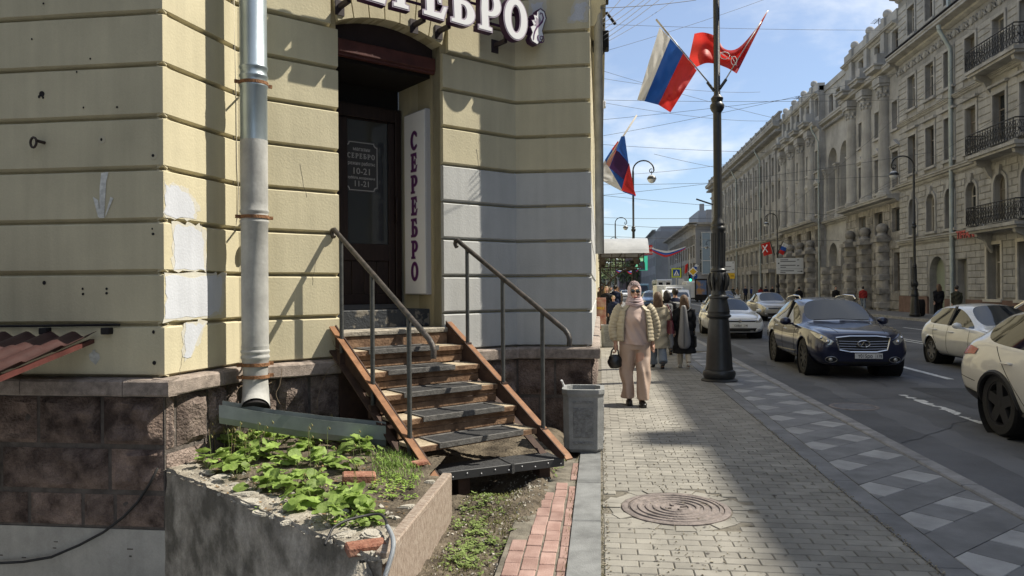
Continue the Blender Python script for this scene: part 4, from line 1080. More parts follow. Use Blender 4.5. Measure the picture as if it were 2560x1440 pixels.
poly_px = [(500, 1120), (540, 1082), (620, 1090), (720, 1088), (800, 1098), (880, 1100), (930, 1110), (960, 1120), (985, 1135), (900, 1165), (860, 1190), (860, 1215), (960, 1262), (985, 1240), (965, 1275), (900, 1300), (850, 1300), (790, 1290), (745, 1262), (700, 1230), (600, 1205), (590, 1180), (520, 1165)]
def in_poly(x, y, pl):
    c = False; j = len(pl) - 1
    for i in range(len(pl)):
        if (pl[i][1] > y) != (pl[j][1] > y) and x < (pl[j][0] - pl[i][0]) * (y - pl[i][1]) / (pl[j][1] - pl[i][1]) + pl[i][0]: c = not c
        j = i
    return c
spots = []; tries = 0
while len(spots) < 84 and tries < 9000:
    tries += 1; x, y = rnd(495, 1000), rnd(1080, 1310)
    if not in_poly(x, y, poly_px): continue
    if any(((x - a) / 1.4) ** 2 + (y - c) ** 2 < 10.5 ** 2 for a, c in spots): continue
    spots.append((x, y))
nleaf = 0
for x, y in spots:
    p = P(x, y + 8, PLZ + .02); g = ptop(p.x, p.y) - .005
    t = thing('coltsfoot_plant', 'low clump of round green coltsfoot leaves in the concrete planter', 'plant', (p.x, p.y, g), 0, 'coltsfoot plants in the planter')
    stems = MB(); k = random.choice((3, 3, 4, 4, 5))
    zone = 'beside the loose red brick' if abs(x - 900) < 60 and abs(y - 1205) < 30 else 'below the sheet metal gutter' if y < 1115 else 'at the left end by the granite wall' if x < 585 else 'next to the grass tuft by the stringer' if x > 930 and y < 1230 else 'near the black cable at the front' if y > 1255 else 'along the crumbling rim' if x < 720 and y > 1185 else 'in the middle of the planter'
    t['label'] = ('three' if k == 3 else 'four' if k == 4 else 'five') + ' leaved coltsfoot plant ' + zone
    for i in range(k):
        a = rnd(0, 2 * pi); r = rnd(.02, .085); h = rnd(.025, .105); s = rnd(.055, .13)
        c = V((r * cos(a), r * sin(a), h)); stems.tube([(0, 0, 0), (c.x * .5, c.y * .5, h * .7), c], .0022, 5)
        M_ = Matrix.Translation(c) @ Matrix.Rotation(a + rnd(-.6, .6) - pi / 2, 4, 'Z') @ Matrix.Rotation(rnd(-.85, .25), 4, 'X') @ Matrix.Rotation(rnd(-.3, .3), 4, 'Y') @ Matrix.Scale(s, 4)
        link('leaf', leaves[nleaf % 5], t, M=M_); nleaf += 1
    stems.obj('stem', M_stem, t)
for k in range(48):
    x, y = (rnd(505, 690), rnd(1110, 1180)) if k < 30 else (rnd(690, 960), rnd(1100, 1240))
    p = P(x, y, PLZ); g = ptop(p.x, p.y); h = rnd(.12, .30); lx, ly = rnd(-.04, .04), rnd(-.04, .04)
    t = thing('seed_stalk', 'thin upright coltsfoot stalk with a small drooping seed head', 'plant', (p.x, p.y, g), 0, 'coltsfoot stalks in the planter')
    b = MB(); b.tube([(0, 0, 0), (lx * .4, ly * .4, h * .6), (lx * .8, ly * .8, h), (lx * .8 + .008, ly, h + .008), (lx * .8 + .016, ly, h - .004)], .0016, 5); b.obj('stem', M_stem if k % 3 else M_seed, t)
    b = MB(); b.ball((lx * .8 + .017, ly, h - .010), (.006, .006, .010), 7, 5); b.obj('seed_head', M_seed, t, True)
def blades(name, spots, hmin, hmax, m, w=.0022, lean=.5, label=None):
    b = MB()
    for p in spots:
        a = rnd(0, 2 * pi); h = rnd(hmin, hmax); d = V((cos(a), sin(a), 0)); s = V((-d.y, d.x, 0)) * w; l = rnd(.1, lean) * h
        m1 = p + d * l * .35 + V((0, 0, h * .62)); tp = p + d * l + V((0, 0, h * rnd(.75, 1)))
        b.add([p - s, p + s, m1 + s * .8, m1 - s * .8, tp], [(0, 1, 2, 3), (3, 2, 4)])
    return tag(b.obj(name, m, fixn=False), kind='stuff')
M_grass = mat('grass_blade', (.17, .27, .05), .6, .3, 9, spec=.3)
sp_ = []
for k in range(620):
    x, y = random.gauss(985, 32), random.gauss(1172, 16); p = P(x, y, PLZ); 
    if inside_planter(p.x, p.y): p.z = ptop(p.x, p.y); sp_.append(p)
for k in range(240):
    x, y = rnd(930, 1055), rnd(1130, 1215); p = P(x, y, PLZ)
    if inside_planter(p.x, p.y): p.z = ptop(p.x, p.y); sp_.append(p)
blades('grass', sp_, .02, .065, M_grass, lean=1.6)
# dry leaf litter
lt = MB()
for k in range(420):
    x, y = rnd(500, 1010), rnd(1090, 1310); p = P(x, y, PLZ)
    if not inside_planter(p.x, p.y): continue
    a = rnd(0, 6.3); s = rnd(.006, .022); z = ptop(p.x, p.y) + .004; d = V((cos(a), sin(a), rnd(-.3, .3))) * s; q = V((-d.y, d.x, rnd(-.006, .006))) * .5
    lt.add([V((p.x, p.y, z)) + v for v in (-d, q, d, -q)], [(0, 1, 2, 3)])
tag(lt.obj('leaf_litter', mat('dry_leaf', (.20, .13, .065), .9, .5, 30), fixn=False), kind='stuff')
# small-leaved weeds
wd = MB()
def sprig(p, s):
    for k in range(random.randint(5, 10)):
        a = rnd(0, 2 * pi); r = rnd(0, s); c = p + V((r * cos(a), r * sin(a), rnd(.004, .03))); l = rnd(.007, .016); d = V((cos(a + rnd(-1, 1)), sin(a + rnd(-1, 1)), rnd(-.2, .6))) * l; q = V((-d.y, d.x, rnd(-.003, .003))) * .55
        wd.add([c - d, c + q, c + d, c - q], [(0, 1, 2, 3)])
for k in range(150):
    x, y = (rnd(930, 1040), rnd(1190, 1245)) if k < 60 else (rnd(830, 960), rnd(1285, 1312)) if k < 100 else (rnd(520, 990), rnd(1100, 1290))
    p = P(x, y, PLZ)
    if inside_planter(p.x, p.y): p.z = ptop(p.x, p.y); sprig(p, .03)
tag(wd.obj('weeds', mat('weed_leaf', (.22, .33, .06), .6, .3, 12, spec=.3), fixn=False), kind='stuff')
wd = MB()
for k in range(260):
    x, y = random.choice(((1190, 1330), (1180, 1300), (1160, 1390), (1215, 1260), (1410, 1180), (1175, 1365), (1150, 1405), (1225, 1345)))
    p = P(x + random.gauss(0, 26), y + random.gauss(0, 16), 0)
    if -1.03 < p.x < -.25: p.z = soil_z(p.x, p.y); sprig(p, .028)
tag(wd.obj('ground_weeds', mat('ground_weed', (.15, .20, .06), .7, .35, 12, spec=.2), fixn=False), kind='stuff')
sp_ = []
for k in range(2600):
    c = random.choice(((1210, 1255, 45, 22), (1240, 1235, 40, 14), (1150, 1400, 40, 22), (1190, 1300, 60, 40), (1260, 1300, 30, 30)))
    p = P(random.gauss(c[0], c[2]), random.gauss(c[1], c[3]), 0)
    if -1.03 < p.x < -.26: p.z = soil_z(p.x, p.y); sp_.append(p)
blades('moss_grass', sp_, .006, .026, mat('moss', (.13, .135, .035), .8, .3, 9), w=.0025, lean=1.0)
# joint weeds along the granite strip
sp_ = [V((rnd(-.235, -.2), rnd(3.5, 7.0), 0)) for k in range(160)] + [V((rnd(-.004, .012), rnd(3.5, 6.0), -.004)) for k in range(120)]
blades('joint_grass', sp_, .006, .03, mat('joint_moss', (.16, .15, .05), .8, .3, 9), w=.002)
# bare twigs against the granite
tw = MB()
for pts in ([(705, 920, .55), (700, 960, .5), (690, 985, .45), (700, 1010, .35)], [(868, 880, 1), (850, 905, .9), (820, 925, .8), (797, 985, .5), (793, 1020, .4)], [(868, 880, 1), (840, 870, 1), (832, 850, 1.1)], [(868, 885, 1), (900, 905, .9)], [(860, 890, 1), (850, 930, .8)], [(610, 960, .7), (560, 1005, .55), (575, 1050, .4), (590, 1085, .35)], [(680, 955, .7), (655, 965, .6), (600, 965, .6)]):
    tw.tube(spline([FBC @ V((WF(x, y, FBC, -.14).x, -.14, WF(x, y, FBC, -.14).z)) for x, y, _ in pts], 4), .0025, 5)
tag(tw.obj('dry_twigs', mat('twig', (.24, .18, .12), .8)), kind='stuff')
# ================================================================ the shaded palace row across the street
FXX = 19.0
FR = frame((FXX, 0), (0, -1))                 # local x = -y, local y into the wall
M_st3 = mat('grey_render', (.245, .243, .238), .92, .22, .8, bump=.25, bsc=18, streak=.22, fine=.06)
M_st3l = mat('grey_trim', (.305, .302, .294), .9, .2, 1.2, bump=.2, bsc=25, streak=.2)
M_st2 = mat('pale_limestone', (.31, .308, .302), .92, .22, .6, bump=.25, bsc=14, streak=.2)
M_st2b = mat('rusticated_stone', (.245, .236, .222), .95, .35, 1.5, bump=.6, bsc=14, rand=.16)
M_st1 = mat('office_stone', (.25, .246, .238), .92, .22, .6, bump=.2, bsc=14, streak=.22)
M_redgran = mat('red_granite', (.14, .085, .07), .7, .25, 3, bump=.1, bsc=40)
M_wglass = mat('window_glass', (.022, .026, .030), .06, spec=.8)
M_wframe = mat('window_frame', (.16, .14, .12), .7, .2, 3)
M_wframel = mat('pale_frame', (.42, .40, .36), .7, .15, 3)
M_ironb = mat('black_iron', (.018, .018, .020), .6)
M_zincp = mat('far_pipe', (.30, .34, .34), .5, .15, 2, metal=.3)
_wc = {}
PANES = [M_wglass, M_wglass, M_wglass, mat('window_glass_sky', (.10, .105, .11), .08, spec=.9), mat('window_curtain', (.16, .15, .13), .12, .3, 3, stretch=(1, 6, .3), spec=.6)]  # the pale pane has the sky's reflection put into its colour
def window(par, y, z, w, h, arch=False, m=M_wframe, d=.24, tr=.68, F=FR, xs=None):
    key = (round(w, 2), round(h, 2), arch, m.name, tr)
    if key not in _wc:
        b = MB(); t = .055; q = MB()
        def ring(o, i, y0, y1):
            n = len(o)
            vs = [(x, y0, z_) for x, z_ in o] + [(x, y0, z_) for x, z_ in i] + [(x, y1, z_) for x, z_ in i]
            b.add(vs, [(k, (k + 1) % n, n + (k + 1) % n, n + k) for k in range(n)] + [(n + k, n + (k + 1) % n, 2 * n + (k + 1) % n, 2 * n + k) for k in range(n)])
        def outl(e):
            a = w / 2 - e
            if not arch: return [(-a, e), (a, e), (a, h - e), (-a, h - e)]
            return [(-a, e), (a, e)] + [(a * cos(k * pi / 10), h - w / 2 + a * sin(k * pi / 10)) for k in range(11)]
        ring(outl(0), outl(t), 0, .05)
        b.box((-.028, .004, t), (.028, .05, h - t)); zz = h * tr; b.box((-w / 2 + t, .002, zz - .03), (w / 2 - t, .05, zz + .03))
        q.prism(outl(t * .5), .048, .052)
        _wc[key] = (b.mesh('window', m), q.mesh('pane', M_wglass))
    a, c = _wc[key]
    o = link('window', a, par, True, F @ Matrix.Translation((-y if xs is None else xs, d, z))); p_ = link('pane', c, o); p_.material_slots[0].link = 'OBJECT'; p_.material_slots[0].material = random.choice(PANES); return o
def facade(par, x0, x1, z0, z1, ops, m, th=.3, F=FR, name='wall', d0=0.):
    xs = sorted({x0, x1} | {v for o in ops for v in (o[0] - o[2] / 2, o[0] + o[2] / 2)}); zs = sorted({z0, z1} | {v for o in ops for v in (o[1], o[1] + o[3])})
    xs = [v for v in xs if x0 <= v <= x1]; zs = [v for v in zs if z0 <= v <= z1]; b = MB()
    for a, c in zip(xs[:-1], xs[1:]):
        run = None
        for e, f in zip(zs[:-1], zs[1:]):
            cx, cz = (a + c) / 2, (e + f) / 2
            if any(abs(cx - o[0]) < o[2] / 2 and o[1] < cz < o[1] + o[3] for o in ops): continue
            b.add([(a, d0, e), (c, d0, e), (c, d0, f), (a, d0, f)], [(0, 1, 2, 3)])
    for o in ops:
        l, r, lo, hi = o[0] - o[2] / 2, o[0] + o[2] / 2, o[1], o[1] + o[3]; e = d0 + th
        b.add([(l, d0, lo), (l, e, lo), (l, e, hi), (l, d0, hi)], [(0, 1, 2, 3)]); b.add([(r, d0, lo), (r, d0, hi), (r, e, hi), (r, e, lo)], [(0, 1, 2, 3)])
        b.add([(l, d0, lo), (r, d0, lo), (r, e, lo), (l, e, lo)], [(0, 1, 2, 3)]); b.add([(l, d0, hi), (l, e, hi), (r, e, hi), (r, d0, hi)], [(0, 1, 2, 3)])
        if len(o) > 4 and o[4]:
            R_ = o[2] / 2; cz = hi - R_
            for s in (-1, 1):
                pts = [(o[0] + s * R_, hi)] + [(o[0] + s * R_ * cos(k * pi / 12), cz + R_ * sin(k * pi / 12)) for k in range(7)]
                b.prism(pts, d0 + .001, e)
    b.add([(x0, d0 + .6, z0), (x1, d0 + .6, z0), (x1, d0 + .6, z1), (x0, d0 + .6, z1)], [(0, 1, 2, 3)])
    return b.obj(name, m, par, w=True) if F is None else link(name, _xf(b, F).mesh(name, m, fixn=False), par, True)
def _xf(b, F): b.v = [tuple(F @ V(p)) for p in b.v]; return b
def bit(par, name, m, boxes, F=FR, bev=0.):
    b = MB()
    for a, c in boxes: b.box(a, c, F, bev)
    return b.obj(name, m, par, w=True)
_bc = {}
def block(par, x, z, w, h, m, name='stone', pr=.05, F=FR, d=0., bev=.03):
    key = (round(w, 2), round(h, 2), m.name, round(pr, 2), name)
    if key not in _bc: _bc[key] = MB().box((-w / 2 + .012, -pr, -h / 2 + .012), (w / 2 - .012, .01, h / 2 - .012), bev=min(bev, pr * .9 + .005)).mesh(name, m)
    return link(name, _bc[key], par, True, F @ Matrix.Translation((x, d, z)))
def cornice(par, x0, x1, z, prof, m, name='cornice', F=FR):      # prof (d outward, dz)
    b = MB(); k = len(prof)
    vs = [(x, -d, z + dz) for x in (x0, x1) for d, dz in prof]
    b.add(vs, [(j, k + j, k + j + 1, j + 1) for j in range(k - 1)] + [tuple(range(k)), tuple(range(2 * k - 1, k - 1, -1))], F); return b.obj(name, m, par, w=True)
def corprof(p, h): return [(-.05, 0), (.05, 0), (.05 + p * .25, h * .2), (.05 + p * .3, h * .4), (p, h * .5), (p, h * .75), (p + .06, h * .82), (p + .06, h), (-.05, h + .08)]
def surround(par, y, z, w, h, m, ped=0, key=False, arch=False, F=FR):
    b = MB(); t = .16; o = .07
    if not arch:
        b.box((-w / 2 - t, -o, 0), (-w / 2 + .0, .02, h)); b.box((w / 2, -o, 0), (w / 2 + t, .02, h)); b.box((-w / 2 - t, -o - .01, h), (w / 2 + t, .02, h + t))
    else:
        n = 12; Ra, Rb = w / 2, w / 2 + t
        b.box((-Rb, -o, 0), (-Ra, .02, h - Ra)); b.box((Ra, -o, 0), (Rb, .02, h - Ra))
        for k in range(n):
            a, c = k * pi / n, (k + 1) * pi / n
            b.prism([(Ra * cos(a), h - Ra + Ra * sin(a)), (Rb * cos(a), h - Ra + Rb * sin(a)), (Rb * cos(c), h - Ra + Rb * sin(c)), (Ra * cos(c), h - Ra + Ra * sin(c))], -o, .02)
    b.box((-w / 2 - t - .05, -.16, -.14), (w / 2 + t + .05, .02, -.003))
    if ped == 1: b.box((-w / 2 - .3, -.22, h + .36), (w / 2 + .3, .02, h + .48)); b.box((-w / 2 - t, -.05, h + t + .003), (w / 2 + t, .02, h + .36))
    if ped == 2:
        b.box((-w / 2 - .26, -.14, h + .25), (w / 2 + .26, .02, h + .35)); b.prism([(-w / 2 - .28, h + .355), (w / 2 + .28, h + .355), (0, h + .78)], -.2, .02)
    if key: b.prism([(-.13, h - .05), (.13, h - .05), (.2, h + .42), (-.2, h + .42)], -.15, .02)
    return link('window_surround', b.mesh('window_surround', m), par, True, F @ Matrix.Translation((-y, 0, z)))
def downpipe(par, y, z1, r=.075, m=M_zincp, z0=.2):
    b = MB(); b.tube([FR @ V((-y, -.75, z1 + .3)), FR @ V((-y, -.7, z1)), FR @ V((-y, -.16, z1 - 1.0)), FR @ V((-y, -.16, z0 + .2)), FR @ V((-y, -.3, z0))], r, 10); return b.obj('downpipe', m, par, 50, True)

# ---------------------------------------------------------------- nearest: grey rusticated house with iron balconies
b3 = thing('apartment_house', 'grey five storey house with iron balconies and rusticated ground floor across the street', 'building', (FXX, 41.5, 0))
Y0, Y1 = 49.2, 34.2
cols = [47.2, 44.75, 42.45, 40.1, 37.4, 35.1]
ops0 = [(-47.3, 1.2, .75, 2.2), (-44.1, .0, 1.9, 3.3, True), (-41.2, .02, 1.0, 3.0), (-38.0, .95, 1.25, 2.65), (-35.3, .95, 1.25, 2.65)]
facade(b3, -Y0, -Y1, 0, 4.2, ops0, M_st3, .4); facade(b3, -Y0, -Y1, 4.2, 7.8, [(-c, 4.75, 1.05, 2.2, True) for c in cols], M_st3)
facade(b3, -Y0, -Y1, 7.8, 11.8, [(-c, 8.5, 1.1, 2.3) for c in cols], M_st3); facade(b3, -Y0, -Y1, 11.8, 15.6, [(-c, 12.45, 1.05, 2.0) for c in cols], M_st3)
facade(b3, -Y0, -Y1, 15.6, 20, [(-c, 16.95, 1.0, 1.75) for c in cols], M_st3)
for c in cols:
    for z, w_, h_, a in ((4.75, 1.05, 2.2, True), (8.5, 1.1, 2.3, False), (12.45, 1.05, 2.0, False), (16.95, 1.0, 1.75, False)):
        window(b3, c, z, w_, h_, a, random.choice((M_wframe, M_wframel, M_wframe)))
    surround(b3, c, 4.75, 1.05, 2.2, M_st3l, key=True, arch=True); surround(b3, c, 8.5, 1.1, 2.3, M_st3l, ped=1); surround(b3, c, 12.45, 1.05, 2.0, M_st3l); surround(b3, c, 16.95, 1.0, 1.75, M_st3l)
window(b3, 47.3, 1.2, .75, 2.2, d=.38); window(b3, 38.0, .95, 1.25, 2.65, m=M_wframel, d=.38); window(b3, 35.3, .95, 1.25, 2.65, m=M_wframel, d=.38)
surround(b3, 38.0, .95, 1.25, 2.65, M_wframel); surround(b3, 35.3, .95, 1.25, 2.65, M_wframel)
bit(b3, 'shop_door', mat('grey_door', (.22, .22, .20), .6), [((-41.7, .35, .02), (-40.7, .4, 3.0))]); bit(b3, 'passage', mat('passage_wall', (.22, .25, .20), .9), [((-45.1, .39, 0), (-43.1, .45, 3.5))])
bit(b3, 'gate', M_ironb, [((-43.75, .30, .0), (-43.2, .36, 2.6))])
bit(b3, 'base_slab', M_redgran, [((-Y0, -.10, 0), (-45.15, .02, 1.0))]); bit(b3, 'base_slab', M_redgran, [((-43.0, -.10, 0), (-41.75, .02, .9))]); bit(b3, 'base_slab', M_redgran, [((-40.65, -.10, 0), (-Y1, .02, .9))])
def rustic(par, x0, x1, z0, z1, rows, w, ops, m, pr=.045, F=FR, name='stone'):
    h = (z1 - z0) / rows
    for j in range(rows):
        x = x0; zc = z0 + (j + .5) * h
        if j % 2: x -= w / 2
        while x < x1:
            a, c = max(x, x0), min(x + w, x1)
            for o in ops:
                if o[1] - .1 < zc < o[1] + o[3] + .12:
                    l, r = o[0] - o[2] / 2 - .18, o[0] + o[2] / 2 + .18
                    if a < l < c and c <= r: c = l
                    elif l <= a < r and c > r: a = r
                    elif a >= l and c <= r: c = a
                    elif a < l and c > r: c = l
            if c - a > .14: block(par, (a + c) / 2, zc, round((c - a) * 20) / 20, h, m, name, pr, F)
            x += w
rustic(b3, -Y0, -Y1, 1.0, 4.05, 9, .95, ops0, M_st3l); rustic(b3, -Y0, -Y1, 4.55, 7.55, 9, .95, [(-c, 4.75, 1.05, 2.2) for c in cols], M_st3l, .035)
for (za, zb, n, zz, hh) in ((8.15, 11.6, 9, 8.5, 2.3), (12.0, 14.7, 8, 12.45, 2.0), (16.5, 19.2, 7, 16.95, 1.75)):
    ed = sorted([-Y0] + [v for c in cols for v in (-c - .72, -c + .72)] + [-Y1]); h = (zb - za) / n
    for k in range(0, len(ed), 2):
        if ed[k + 1] - ed[k] > .1:
            for j in range(n): block(b3, (ed[k] + ed[k + 1]) / 2, za + (j + .5) * h, round((ed[k + 1] - ed[k]) * 20) / 20, h, M_st3l, 'wall_course', .03)
cornice(b3, -Y0, -Y1, 4.15, corprof(.22, .32), M_st3l, 'string_course'); cornice(b3, -Y0, -Y1, 7.65, corprof(.25, .38), M_st3l, 'string_course'); cornice(b3, -Y0, -Y1, 11.65, corprof(.15, .22), M_st3l, 'string_course')
cornice(b3, -Y0, -Y1, 15.6, corprof(.75, .5), M_st3l); cornice(b3, -Y0, -Y1, 19.6, corprof(.55, .45), M_st3l)
bit(b3, 'gutter_edge', M_ironb, [((-Y0, -.86, 16.18), (-Y1, -.1, 16.22))]); bit(b3, 'gutter_edge', M_ironb, [((-Y0 - .1, -.68, 20.13), (-Y1, .5, 20.17))])
fr = MB()
x = -Y0 + .25; k = 0
while x < -Y1:
    fr.ball((x, -.04, 15.15), (.17, .09, .22), 8, 6, FR)
    for s in (-1, 1): fr.tube([FR @ V((x + s * .12, -.05, 15.0)), FR @ V((x + s * .3, -.09, 15.3)), FR @ V((x + s * .42, -.06, 15.1)), FR @ V((x + s * .34, -.05, 14.98))], .05, 5)
    x += .9
fr.obj('frieze_ornament', M_st3l, b3, 50, True)['kind'] = 'stuff'
downpipe(b3, 41.95, 15.4, .11)
bit(b3, 'downpipe', M_zincp, [((-42.06, -.3, 16.3), (-41.84, -.08, 19.5))])
def balcony(y0, y1, z, dep=.95):
    bo = bit(b3, 'balcony', M_st3l, [((-y1, -dep, z - .16), (-y0, .0, z)), ((-y1 + .08, -dep + .1, z - .28), (-y0 - .08, .0, z - .163))])
    r_ = MB(); H = 1.0
    for zz, t in ((z + H, .03), (z + .1, .018), (z + H - .14, .014)):
        r_.tube([FR @ V((-y1 + .04, -.02, zz)), FR @ V((-y1 + .04, -dep + .05, zz)), FR @ V((-y0 - .04, -dep + .05, zz)), FR @ V((-y0 - .04, -.02, zz))], t, 5)
    n = int((y1 - y0) / .24)
    def panel(p, u):
        for s in (-1, 1):
            r_.tube([p + u * (.09 * s) + V((0, 0, .12)), p + u * (.02 * s) + V((0, 0, .3)), p + u * (.1 * s) + V((0, 0, .5)), p + u * (.03 * s) + V((0, 0, .68)), p + u * (.09 * s) + V((0, 0, .84))], .013, 4)
        r_.tube([p + u * (.075 * cos(a)) + V((0, 0, .48 + .09 * sin(a))) for a in [i * pi / 4 for i in range(9)]], .012, 4)
        r_.tube([p - u * .12 + V((0, 0, .1)), p - u * .12 + V((0, 0, .98))], .013, 4)
    for i in range(n + 1): panel(FR @ V((lerp(-y1 + .06, -y0 - .06, i / n), -dep + .05, z)), V((0, -1, 0)))
    for yy in (y1, y0):
        for i in range(4): panel(FR @ V((-yy + (.04 if yy == y1 else -.04), -.1 - i * .24, z)), V((1, 0, 0)))
    r_.obj('railing', M_ironb, bo, w=True)['kind'] = 'stuff'
    for yy in (y0 + .5, y1 - .5):
        k_ = MB(); k_.prism([(0, 0), (-.75, -0.0), (-.70, -.18), (-.35, -.35), (-.2, -.7), (0, -.95)], -.11, .11, FR @ Matrix.Translation((-yy, 0, z - .283)) @ Matrix.Rotation(0, 4, 'Z'), axis='x'); k_.obj('bracket', M_st3l, bo, w=True)
for z in (4.45, 8.0, 12.15): balcony(34.4, 38.75, z)
tx = text_mesh('TIFFANI', .56, .02, offset=.012); M_redlet = mat('red_letters', (.36, .035, .035), .5)
sg = thing('shop_name_sign', 'red capital letter shop sign beside the pale drainpipe across the street', 'sign', FR @ V((-40.8, -.3, 4.05))); link('lettering', set_mat(tx, M_redlet), sg, True, FR @ plane_map((-40.15, -.3, 4.25), (1, 0, 0), (0, 0, 1)))
n6 = text_mesh('06', .30, .01); hs = thing('house_number', 'small white house number 06 below the lowest balcony', 'sign', FR @ V((-38.6, -.1, 4.2))); link('lettering', set_mat(n6, M_white), hs, True, FR @ plane_map((-38.85, -.12, 4.62), (1, 0, 0), (0, 0, 1)))
# plain neighbours towards the viewer, out of the frame; their parapet throws the shade on the pavement
b4 = thing('neighbour_house', 'plain grey house continuing the row beside the balconies', 'building', (FXX, 10, 0))
ops4 = [(-(33 - 3.1 * i), z, 1.1, 2.0) for i in range(18) for z in (1.2, 4.8, 8.4, 12.2, 15.8)]
facade(b4, -34.15, 24, 0, 22.7, ops4, M_st3)
for o in ops4: window(b4, -o[0], o[1], 1.1, 2.0)
bit(b4, 'parapet', M_st3l, [((-34.15, -.05, 22.55), (24, .4, 22.75))]); bit(b4, 'chimney', M_st3, [((-13.75, -.05, 22.75), (-13.05, .6, 23.5))])
bit(b4, 'roof_body', M_st3, [((-34.15, .7, 0), (24, 9, 22.5))])
bit(b3, 'roof_body', M_st3, [((-Y0, .7, 0), (-Y1, 9, 19.9))])

# ---------------------------------------------------------------- middle: columned palace
b2 = thing('columned_palace', 'pale limestone palace with giant columns, two tall arches and ball topped piers', 'building', (FXX, 64, 0))
PR_, PL_ = (49.2, 59.3), (66.2, 78.8)
colr = [51.2, 54.4, 57.5]; coll = [68.0, 71.3, 74.7, 78.0]
mid = lambda L_: [(a + c) / 2 for a, c in zip(L_[:-1], L_[1:])]
wR, wL = mid(colr) + [49.75], mid(coll) + [66.9]
for (ya, yb), wins in ((PR_, wR), (PL_, wL)):
    ops = [(-y, 1.3, .9, 2.5) for y in wins]; facade(b2, -yb, -ya, 0, 4.8, ops, M_st2b)
    rustic(b2, -yb, -ya, .1, 4.6, 8, 1.2, ops, M_st2b, .07)
    opm = [(-y, 5.15, 1.5, 1.55) for y in wins]; facade(b2, -yb, -ya, 4.8, 7.2, opm, M_st2b); rustic(b2, -yb, -ya, 4.85, 7.1, 4, 1.1, opm, M_st2b, .05)
    for y in wins: window(b2, y, 1.3, .9, 2.5); window(b2, y, 5.15, 1.5, 1.55, tr=2)
    o3 = [(-y, 8.0, .95, 2.3) for y in wins] + [(-y, 11.75, .85, 1.8) for y in wins]; facade(b2, -yb, -ya, 7.2, 15.0, o3, M_st2)
    for y in wins: window(b2, y, 8.0, .95, 2.3); window(b2, y, 11.75, .85, 1.8); surround(b2, y, 8.0, .95, 2.3, M_st2, ped=2); surround(b2, y, 11.75, .85, 1.8, M_st2)
    o5 = [(-y, 16.55, 1.0, 1.6) for y in wins]; facade(b2, -yb, -ya, 15.0, 19.2, o5, M_st2)
    for y in wins: window(b2, y, 16.55, 1.0, 1.6)
    cornice(b2, -yb, -ya, 7.05, corprof(.75, .45), M_st2, 'string_course'); cornice(b2, -yb, -ya, 15.3, corprof(.55, .7), M_st2); cornice(b2, -yb, -ya, 18.3, corprof(.35, .3), M_st2)
    bit(b2, 'parapet', M_st2, [((-yb, -.1, 18.7), (-ya, .5, 19.35))])
colm = MB().lathe([(.58, 0), (.58, .16), (.54, .2), (.54, .32), (.47, .38), (.45, .6), (.45, 2.6), (.37, 6.35), (.40, 6.42), (.38, 6.5)], 20).mesh('column', M_st2, 40)
cap = MB(); cap.lathe([(.37, 0), (.40, .3), (.50, .72), (.50, .75)], 16)
for i in range(10):
    a = i * pi / 5
    for z, r_ in ((.18, .42), (.42, .47)): cap.ball((r_ * cos(a + z), r_ * sin(a + z), z), (.09, .09, .13), 6, 5)
for i in range(4):
    a = i * pi / 2 + pi / 4; cap.tube([(.38 * cos(a), .38 * sin(a), .5), (.62 * cos(a), .62 * sin(a), .72), (.56 * cos(a), .56 * sin(a), .60)], .07, 6)
cap.box((-.56, -.56, .76), (.56, .56, .92)); capm = cap.mesh('capital', M_st2, 40)
drum = MB().lathe([(.44, 0), (.44, .5)], 18, caps=False).mesh('drum', M_st2b, 40); blk = MB().box((-.46, -.46, 0), (.46, .46, .42), bev=.05).mesh('block', M_st2b)
ballm = MB().ball((0, 0, .38), .36, 16, 10); ballm.lathe([(.5, -.25), (.5, -.1), (.3, -.02), (.26, .1)], 16); ballm = ballm.mesh('ball_finial', M_st2b, 40)
smallball = MB().ball((0, 0, .3), .3, 12, 8); smallball.lathe([(.3, -.1), (.22, 0), (.15, .1)], 12); smallball = smallball.mesh('ball_finial', M_st2, 40)
for y in colr + coll:
    o = link('column', colm, b2, True, FR @ Matrix.Translation((-y, -.1, 7.55))); link('capital', capm, o, M=Matrix.Translation((0, 0, 6.5)))
    bit(b2, 'entablature_block', M_st2, [((-y - .62, -.7, 15.0), (-y + .62, .0, 15.45)), ((-y - .8, -1.05, 15.85), (-y + .8, .0, 16.1)), ((-y - .95, -1.15, 16.1), (-y + .95, .0, 16.22)), ((-y - .4, -.75, 16.22), (-y + .4, .0, 17.0)), ((-y - .3, -.25, 17.0), (-y + .3, .0, 19.4))])
    link('ball_finial', smallball, b2, True, FR @ Matrix.Translation((-y, .1, 19.42)))
    p = link('banded_pier', MB().lathe([(.44, 0), (.44, 4.55)], 18).mesh('banded_pier', M_st2b, 40), b2, True, FR @ Matrix.Translation((-y, -.30, 0)))
    for k in range(5): link('block', blk, p, M=Matrix.Translation((0, 0, .15 + k * .92)))
    bit(b2, 'pier_cap', M_st2b, [((-y - .62, -.92, 4.55), (-y + .62, .0, 4.82))]); link('ball_finial', ballm, b2, True, FR @ Matrix.Translation((-y, -.36, 5.07)))
ya, yb = PR_[1], PL_[0]
for y_ in (PR_[1] - .3, PL_[0]): bit(b2, 'pavilion_return', M_st2, [((-y_ - .3, .02, 0), (-y_, 1.9, 19.1))])
RC = .5
FRc = frame((FXX + RC, 0), (0, -1))
ac = [61.2, 64.3]
facade(b2, -yb, -ya, 0, 7.2, [(-y, 0.0, 2.3, 5.3, True) for y in ac], M_st2, 1.0, FRc); facade(b2, -yb, -ya, 7.2, 15.3, [(-y, 7.6, 2.35, 5.7, True) for y in ac], M_st2, 1.2, FRc)
